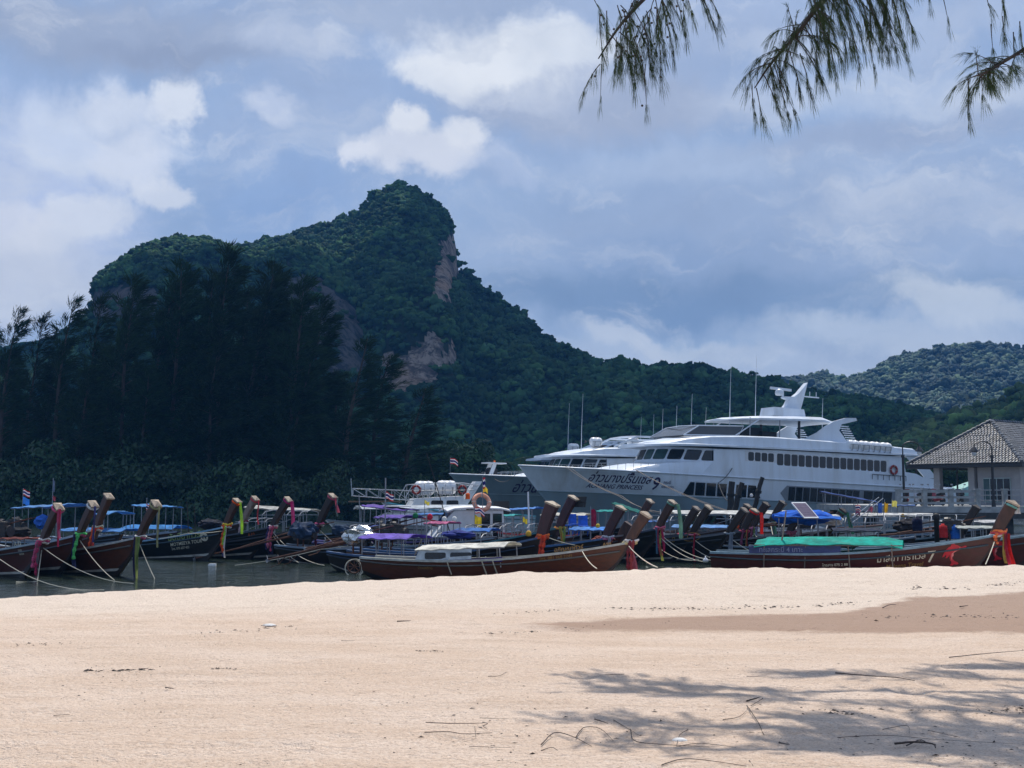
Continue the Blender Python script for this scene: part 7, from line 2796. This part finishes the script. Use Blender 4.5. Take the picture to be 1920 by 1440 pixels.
class Sprays:
    def __init__(s, rng, width=.0027):
        s.b, s.t, s.w = [], [], []
        s.rng = rng
        s.width = width

    def tuft(s, p, d, n, L_, spread=.115, w=None):
        w = w or s.width
        n = int(n * 1.75)
        rng = s.rng
        d = np.asarray(d, float)
        d = d / np.linalg.norm(d)
        dirs = d + rng.normal(size=(n, 3)) * spread
        dirs /= np.linalg.norm(dirs, axis=1, keepdims=True)
        ll = L_ * rng.uniform(.55, 1.15, (n, 1))
        b_ = np.asarray(p) + rng.normal(size=(n, 3)) * .006
        mid = b_ + dirs * ll * .55
        # needles droop a little: two blades each
        tip = mid + (dirs + np.array([0, 0, -.35])) * ll * .5
        s.b += [b_, mid]
        s.t += [mid + (mid - b_) * .04, tip]
        s.w += [np.full(n, w * 1.1), np.full(n, w)]

    def build(s, name, parent):
        v, f = quad_strip(np.concatenate(s.b), np.concatenate(s.t), np.concatenate(s.w), s.rng)
        return obj(name, np_mesh(name, v, f, M['casuarina_near']), parent)


def hanging_twig(mbw, sp, start, dirn, L_, rng, dens=1.0, cones=None, nl=.17, tip_only=0.0):
    """a thin twig that droops and carries tufts of needles"""
    d = np.asarray(dirn, float)
    d = d / np.linalg.norm(d)
    p = np.asarray(start, float)
    n = max(4, int(L_ / .055))
    pts = [p.copy()]
    for j in range(n):
        p = p + d * L_ / n
        d = d * .90 + np.array([.012, 0, -.11]) + rng.normal(size=3) * .035
        d /= np.linalg.norm(d)
        pts.append(p.copy())
        if j / n < tip_only:
            continue
        if rng.random() < .70 * dens:
            td = d * .55 + np.array([.10, 0, -.55]) + rng.normal(size=3) * .16
            sp.tuft(p, td, int(rng.integers(7, 12)), nl * rng.uniform(.75, 1.35))
        if cones is not None and rng.random() < .25:
            cones.append(p + rng.normal(size=3) * .03)
    sp.tuft(p, d + np.array([0, 0, -.3]), 11, nl * 1.2, .10)
    mbw.tube([tuple(q_) for q_ in pts], .006, 4, .0025, cap=False)


rng = np.random.default_rng(5)
tx, ty = 8.6, 13.0
tree = empty('shore_casuarina', (tx, ty, sz(tx, ty) - .1), 0, 'near casuarina tree whose drooping branches hang into the upper right corner', 'tree')
T0 = tree.location.copy()
mb_ = MB()
mb_.tube([(0, 0, 0), (-.1, .05, 2), (-.35, .1, 4.5), (-.5, 0, 7), (-.6, .1, 10), (-.9, .1, 13)], .26, 12, .05)
mb_.build('trunk', M['bark'], tree)


def branch(path, name='branch', r0=.03, r1=.006, n=26):
    c = curve(path, n)
    mb2 = MB()
    mb2.tube([q_ - T0 for q_ in c], r0, 6, r1)
    b = mb2.build(name, M['bark'], tree)
    return c, b


def px3(px, py, d):
    return at(px, py, d)


crown_w = MB()
# 1: the left hanging mass with small round cones
c1_, b1_ = branch([T0 + Vector((-.55, 0, 8.2)), at(1560, -260, 12.0), at(1330, -120, 11.2), at(1230, -25, 10.9), at(1165, 45, 10.8), at(1122, 110, 10.75)], r0=.05)
sp1, mw1, cones = Sprays(rng), MB(), []
starts = [(1128, 25, .55), (1140, 60, .75), (1118, 120, .42), (1155, 35, .7), (1172, 20, .8), (1190, 0, .9), (1205, -5, 1.0), (1222, -15, .85), (1238, -20, .95), (1252, -30, .75), (1265, -30, .6), (1280, -40, .5), (1150, 70, .6), (1180, 45, .65),
          (1198, 30, .8), (1216, 20, .75), (1165, 60, .5), (1232, 15, .55), (1140, 20, .5), (1210, 40, .9), (1245, 0, .5), (1160, 10, .75), (1228, 30, .9), (1186, 70, .6)]
for px, py, L_ in starts + [(x_ + 9, y_ - 25, l_ * .8) for x_, y_, l_ in starts[3:20:2]]:
    s_ = at(px + rng.normal() * 4, py, 10.8 + rng.normal() * .12)
    hanging_twig(mw1, sp1, s_ - T0, (.05 + rng.normal() * .22, rng.normal() * .3, -.5), L_ * .68, rng, 1.0, cones)
for px, py, L_ in ((1300, -30, .45), (1318, -25, .3), (1102, -20, .28), (1290, -45, .35)):
    hanging_twig(mw1, sp1, at(px, py, 10.8) - T0, (.4, 0, -.6), L_, rng, .8)
for px, py, L_ in ((1128, 120, .32), (1210, 120, .40)):
    hanging_twig(mw1, sp1, at(px, py, 10.8) - T0, (-.05, 0, -1), L_, rng, .55, cones, tip_only=.5)
twg = mw1.build('twigs', M['bark'], b1_)
twg['kind'] = 'stuff'
tag(sp1.build('needles', b1_), kind='stuff')
mc = MB()
v_, f_ = icosphere(1)
for q_ in cones:
    mc.add([Vector(q_) + Vector(p) * .013 for p in v_], [tuple(k) for k in f_])
tag(mc.build('cones', M['bark'], b1_), kind='stuff')

# 2: the long middle branch
c2_, b2_ = branch([T0 + Vector((-.5, 0, 7.6)), at(1850, -220, 12.2), at(1640, -90, 11.3), at(1545, 0, 11.0), at(1495, 62, 10.95), at(1445, 120, 10.9), at(1415, 165, 10.9)], r0=.05)
sp2, mw2 = Sprays(rng), MB()
for k in range(38):
    f_ = .50 + .50 * (k + rng.random()) / 50
    q_ = c2_[min(25, int(f_ * 26))]
    hanging_twig(mw2, sp2, q_ - T0 + Vector((0, rng.normal() * .05, 0)), (.0 + rng.normal() * .35, rng.normal() * .4, -.1 + rng.normal() * .25), rng.uniform(.16, .42), rng, .95)
for px, py, L_ in ((1480, 95, .62), (1500, 100, .6), (1432, 140, .6), (1418, 165, .45), (1450, 120, .75), (1462, 150, .5), (1410, 160, .4), (1490, 70, .75)):
    hanging_twig(mw2, sp2, at(px, py, 10.9) - T0, (.15 + rng.normal() * .12, 0, -.6), L_ * .64, rng, .9, tip_only=.25)
# the thicker green mass right of its root
for k in range(40):
    px = 1505 + 180 * rng.random()
    py = -70 + 60 * rng.random()
    hanging_twig(mw2, sp2, at(px, py, 11.0 + rng.normal() * .25) - T0, (.15 + rng.normal() * .3, rng.normal() * .3, -.5), rng.uniform(.35, .85) * (1 if px < 1640 else .7), rng, 1.0)
for px, py, L_ in ((1585, 20, .75), (1672, -10, .6), (1620, 40, .55), (1550, 60, .5), (1655, 10, .55)):
    hanging_twig(mw2, sp2, at(px, py, 11.0) - T0, (.2, 0, -.8), L_ * .8, rng, .8, tip_only=.3)
twg = mw2.build('twigs', M['bark'], b2_)
twg['kind'] = 'stuff'
tag(sp2.build('needles', b2_), kind='stuff')

# 3: the right branch arching in from the frame edge
c3_, b3_ = branch([T0 + Vector((-.45, 0, 6.9)), at(2080, 20, 11.8), at(1960, 70, 11.1), at(1900, 105, 11.0), at(1855, 132, 11.0), at(1822, 145, 11.0)], r0=.035)
sp3, mw3 = Sprays(rng), MB()
for k in range(26):
    f_ = .52 + .48 * (k + rng.random()) / 26
    q_ = c3_[min(25, int(f_ * 26))]
    hanging_twig(mw3, sp3, q_ - T0, (-.05 + rng.normal() * .35, rng.normal() * .4, -.1 + rng.normal() * .25), rng.uniform(.14, .34), rng, .85)
for px, py, L_ in ((1815, 148, .48), (1840, 138, .3), (1900, 60, .3), (1880, 30, .3), (1858, 45, .35), (1912, 40, .3)):
    hanging_twig(mw3, sp3, at(px, py, 11.0) - T0, (.0, 0, -.7), L_ * .68, rng, .8)
for px, py, L_ in ((1845, -25, .24), (1875, -30, .25), (1762, -30, .35), (1728, -60, .3)):
    hanging_twig(mw3, sp3, at(px, py, 11.0) - T0, (.15, 0, -.9), L_, rng, .35)
twg = mw3.build('twigs', M['bark'], b3_)
twg['kind'] = 'stuff'
tag(sp3.build('needles', b3_), kind='stuff')

# the rest of the crown, above the picture, whose shade streaks the sand


def sand_at(px, py):
    """where the line of sight through a pixel meets the beach"""
    r = Vector(ray(px, py)).normalized()
    lo, hi = 1.0, 60.0
    for _ in range(40):
        m_ = (lo + hi) / 2
        p = Vector((0, 0, EYE)) + r * m_
        if p.z > sz(p.x, p.y):
            lo = m_
        else:
            hi = m_
    return Vector((0, 0, EYE)) + r * lo


boughs = [([(2100, 1300), (1700, 1300), (1450, 1296), (1260, 1282), (1110, 1272)], 9.0, 62), ([(2150, 1345), (1800, 1335), (1560, 1318), (1330, 1304), (1150, 1294)], 8.8, 70), ([(2200, 1285), (1900, 1272), (1650, 1268), (1480, 1262)], 9.3, 60),
          ([(2250, 1440), (1900, 1400), (1640, 1378), (1360, 1362), (1090, 1352)], 8.3, 70), ([(2250, 1400), (2000, 1378), (1750, 1365), (1560, 1352)], 8.4, 70), ([(2350, 1470), (2050, 1425), (1800, 1410), (1560, 1402)], 8.0, 75),
          ([(2250, 1256), (2000, 1252), (1800, 1250)], 9.6, 45), ([(2300, 1325), (2050, 1322), (1850, 1318)], 8.9, 50)]
for path, hz_, cnt in boughs:
    P = []
    for px, py in path:
        g = sand_at(px, py)
        P.append(g + sv * (hz_ / sv.z) + Vector((0, 0, .12 * math.sin(px * .01))))
    cc, bb = branch([T0 + Vector((-.55, .05, hz_ - .6)), *P], r0=.055, n=40)
    sp_, mw_ = Sprays(rng, .0085), MB()
    for j in range(int(cnt * .85)):
        f_ = (.16 + .84 * rng.random()) if j % 3 else (.6 + .4 * rng.random())
        q_ = cc[min(39, int(f_ * 40))]
        L_ = rng.uniform(.35, .95)
        if q_.z - .9 * L_ - .25 < EYE + .455 * q_.y:      # what hangs above the view stays above it
            L_ *= .55
        hanging_twig(mw_, sp_, q_ - T0 + Vector((rng.normal() * .12, rng.normal() * .06, 0)), (-.7 + rng.normal() * .4, rng.normal() * .25, rng.normal() * .25), L_, rng, 1.0, nl=.22)
    twg = mw_.build('twigs', M['bark'], bb)
    twg['kind'] = 'stuff'
    tag(sp_.build('needles', bb), kind='stuff')


# ------------------------------------------------------------------ driftwood twigs, debris on the sand
def twig(pxs, r_, label, lift=.012, group='dry twigs lying on the sand', arch=0.0):
    pts = []
    n_ = len(pxs)
    for i, (px, py) in enumerate(pxs):
        p = sand_at(px, py)
        pts.append(p + Vector((0, 0, lift + r_ + arch * math.sin(math.pi * i / max(1, n_ - 1)))))
    mb2 = MB()
    r_ *= .5
    c = curve(pts, max(6, 4 * n_))
    c = [q_ + Vector((random.uniform(-1, 1), random.uniform(-1, 1), 0)) * r_ * .6 for q_ in c]
    mb2.tube(c, r_, 5, r_ * .45)
    return tag(mb2.build('twig', M['twig'], smooth=True), label, 'twig', group)


tl = [([(798, 1357), (840, 1362), (888, 1362), (910, 1358)], .007, 'straight twig in the middle of the near sand'),
      ([(905, 1357), (914, 1362), (906, 1367), (915, 1370)], .006, 'knotted curl of twig at the end of a straight one'),
      ([(796, 1376), (840, 1378), (870, 1382), (922, 1377)], .007, 'long twig lying parallel below the straight one'),
      ([(890, 1364), (892, 1385)], .004, 'short twig crossing the parallel twigs'),
      ([(900, 1348), (950, 1350)], .004, 'thin pale twig above the knotted one'),
      ([(1015, 1400), (1040, 1380), (1075, 1388), (1110, 1403)], .008, 'bent dark twig arching in front of the tree shade'),
      ([(1080, 1385), (1095, 1370), (1125, 1372), (1150, 1392)], .007, 'second arching twig beside the bent dark one'),
      ([(1182, 1370), (1190, 1395), (1240, 1402), (1330, 1404)], .007, 'long forked looking twig below the shade streaks'),
      ([(1260, 1405), (1310, 1400), (1380, 1404)], .005, 'thin twig crossing behind the white shell'),
      ([(1400, 1326), (1415, 1350), (1433, 1382)], .009, 'dark stick pointing toward the water in the shade'),
      ([(1408, 1326), (1430, 1315), (1428, 1312)], .006, 'hooked tip beside the dark stick'),
      ([(1567, 1265), (1620, 1272), (1680, 1276), (1715, 1280)], .012, 'long dark branch at the upper edge of the shade'),
      ([(1400, 1318), (1428, 1310)], .012, 'short dark stick left of the shade middle'),
      ([(1678, 1400), (1715, 1400), (1750, 1404), (1755, 1408)], .016, 'gnarled dark branch in the lower right shade'),
      ([(1700, 1402), (1725, 1395), (1740, 1398)], .010, 'side shoot of the gnarled dark branch'),
      ([(1780, 1235), (1850, 1230), (1920, 1222)], .010, 'long thin branch at the right edge above the shade'),
      ([(1655, 1142), (1668, 1138), (1680, 1136)], .016, 'dark stick on the damp sand at right'),
      ([(1800, 1140), (1815, 1138)], .018, 'short thick stick on the damp sand far right'),
      ([(1355, 1352), (1385, 1350), (1400, 1335)], .006, 'twig at the left end of the lower shade'),
      ([(1115, 1352), (1140, 1360)], .010, 'short dark twig inside the left shade streak'),
      ([(1135, 1268), (1170, 1267)], .010, 'thin dark stick on the upper shade streak'),
      ([(1240, 1438), (1280, 1430), (1330, 1433), (1400, 1440)], .007, 'curved twig at the bottom picture edge'),
      ([(1015, 1410), (1035, 1408), (1048, 1412)], .006, 'small hooked twig below the arching twigs'),
      ([(745, 1168), (770, 1167)], .018, 'dark stick on the left dry sand by the damp patch'),
      ([(515, 1104), (528, 1105)], .03, 'dark scrap of bark near the water edge'),
      ([(310, 1292), (325, 1294)], .010, 'short dark twig on the left sand'),
      ([(260, 1257), (278, 1256)], .010, 'dark twig on the left drift line'),
      ([(100, 1344), (130, 1342)], .006, 'thin twig near the left picture edge'),
      ([(462, 1387), (480, 1386)], .008, 'short pale twig on the lower left sand'),
      ([(1405, 1430), (1412, 1440)], .008, 'twig stub at the bottom edge below the shade'),
      ([(1460, 1396), (1480, 1400)], .009, 'dark twig right of the white shell'),
      ([(1405, 1375), (1430, 1378)], .005, 'thin twig by the foot of the dark stick'),
      ([(1570, 1385), (1660, 1384), (1760, 1392), (1920, 1398)], .004, 'very long hair thin twig through the lower shade'),
      ([(1655, 1370), (1700, 1366), (1705, 1378)], .005, 'bent thin twig in the right shade'),
      ([(915, 1270), (935, 1272), (950, 1262)], .006, 'thin forked twig on the middle sand'),
      ([(640, 1203), (665, 1203)], .006, 'fine twig on the wheel marked sand'),
      ([(1400, 1270), (1450, 1272)], .006, 'fine twig above the shade middle'),
      ([(1740, 1372), (1800, 1385)], .005, 'thin twig at right in the shade'),
      ([(1150, 1352), (1200, 1382)], .005, 'thin twig slanting through the left shade'),
      ([(880, 1402), (960, 1404)], .004, 'hair thin twig below the parallel twigs'),
      ([(1290, 1370), (1275, 1384), (1268, 1402)], .005, 'upright looking twig beside the white shell')]
for pxs, r_, lab in tl:
    twig(pxs, r_, lab, .004, arch=.012 if len(pxs) > 2 else 0)
p = sand_at(1274, 1391)
mb_ = MB()
v_, f_ = icosphere(2)
mb_.add([p + Vector((q_[0] * .055, q_[1] * .035, abs(q_[2]) * .022 + .004)) * (1 + .15 * n_) for q_, n_ in zip(v_, fbm(v_ * 3, 2, 1))] if False else [p + Vector((q_[0] * .055 * (1 + .2 * n_), q_[1] * .035 * (1 + .3 * n_), abs(q_[2]) * .024 + .004)) for q_, n_ in zip(v_, fbm(v_ * 3, 2, 1))], [tuple(k) for k in f_])
tag(mb_.build('shell', M['shell'], smooth=True), 'white shell fragment on the near sand below the shade', 'shell')
p = sand_at(505, 1174)
mb_ = MB()
mb_.add([p + Vector((q_[0] * .09 * (1 + .3 * n_), q_[1] * .05, abs(q_[2]) * .03 + .004)) for q_, n_ in zip(v_, fbm(v_ * 3, 2, 7))], [tuple(k) for k in f_])
tag(mb_.build('plastic_scrap', M['shell'], smooth=True), 'white plastic scrap on the left sand', 'plastic scrap')

# drift lines and scattered bits: nobody could count these
db = MB()


def bit(p, s_, col=None):
    a = random.random() * 6.28
    dx, dy = math.cos(a) * s_, math.sin(a) * s_
    w_ = random.uniform(.2, .5)
    h_ = s_ * random.uniform(.15, .5)
    db.add([p + Vector((-dx, -dy, 0)), p + Vector((dx, dy, 0)), p + Vector((-dy * w_, dx * w_, h_)), p + Vector((dy * w_, -dx * w_, h_ * .6))], [(0, 3, 2), (1, 2, 3), (0, 2, 1), (0, 1, 3)])


def drift(pa, pb, n_, spread, smin, smax):
    for _ in range(n_):
        f_ = random.random()
        px = pa[0] + (pb[0] - pa[0]) * f_
        py = pa[1] + (pb[1] - pa[1]) * f_ + random.gauss(0, spread)
        bit(sand_at(px, py), random.uniform(smin, smax) * random.random() ** .5)


for pa, pb, n_, sp_, s0, s1 in [((920, 1152), (1100, 1140), 40, 1.2, .01, .04), ((1100, 1140), (1300, 1142), 90, 1.6, .01, .05), ((1300, 1142), (1500, 1138), 140, 1.8, .01, .06), ((1500, 1138), (1640, 1128), 60, 1.6, .01, .05),
                               ((1700, 1105), (1840, 1100), 120, 2.2, .01, .07), ((1840, 1100), (1920, 1092), 60, 1.5, .01, .06), ((1600, 1155), (1920, 1158), 160, 2.5, .01, .05), ((1050, 1180), (1260, 1168), 60, 3, .01, .05),
                               ((900, 1188), (1020, 1184), 40, 1.2, .01, .04), ((160, 1258), (300, 1256), 90, 1.2, .01, .04), ((380, 1252), (450, 1254), 40, 1.0, .01, .03), ((780, 1220), (830, 1221), 30, .8, .01, .03),
                               ((330, 1192), (560, 1172), 70, 3, .01, .04), ((0, 1210), (200, 1204), 60, 2, .01, .03), ((1040, 1308), (1120, 1310), 50, 2, .006, .02), ((1500, 1330), (1640, 1342), 120, 4, .006, .03),
                               ((1700, 1335), (1920, 1330), 130, 4, .006, .03), ((1530, 1310), (1580, 1308), 25, 1.5, .006, .02), ((0, 1120), (200, 1112), 30, 2, .02, .07), ((150, 1250), (420, 1300), 30, 14, .006, .02)]:
    drift(pa, pb, n_, sp_, s0, s1)
for _ in range(900):
    px, py = random.uniform(-20, 1940), 1105 + 340 * random.random() ** .75
    bit(sand_at(px, py), random.uniform(.004, .016))
for _ in range(140):
    px, py = random.uniform(760, 1930), random.uniform(1300, 1440)
    bit(sand_at(px, py), random.uniform(.008, .03))
tag(db.build('beach_debris', M['twig']), kind='stuff', label='dark scraps of bark and leaf litter on the sand')

# ------------------------------------------------------------------ air
hz = MB()
hz.box((0, 760, 113), (3600, 1700, 236))
hm = bpy.data.materials.new('haze')
hm.use_nodes = True
hm.node_tree.nodes.clear()
hv = hm.node_tree.nodes.new('ShaderNodeVolumePrincipled')
hv.inputs['Color'].default_value = (.14, .46, 1.0, 1)
hv.inputs['Density'].default_value = .00027
hv.inputs['Anisotropy'].default_value = .0
ho = hm.node_tree.nodes.new('ShaderNodeOutputMaterial')
hm.node_tree.links.new(hv.outputs[0], ho.inputs['Volume'])
tag(hz.build('haze', hm), kind='stuff', label='thin blue air over the bay')
print('objects', len(bpy.data.objects))
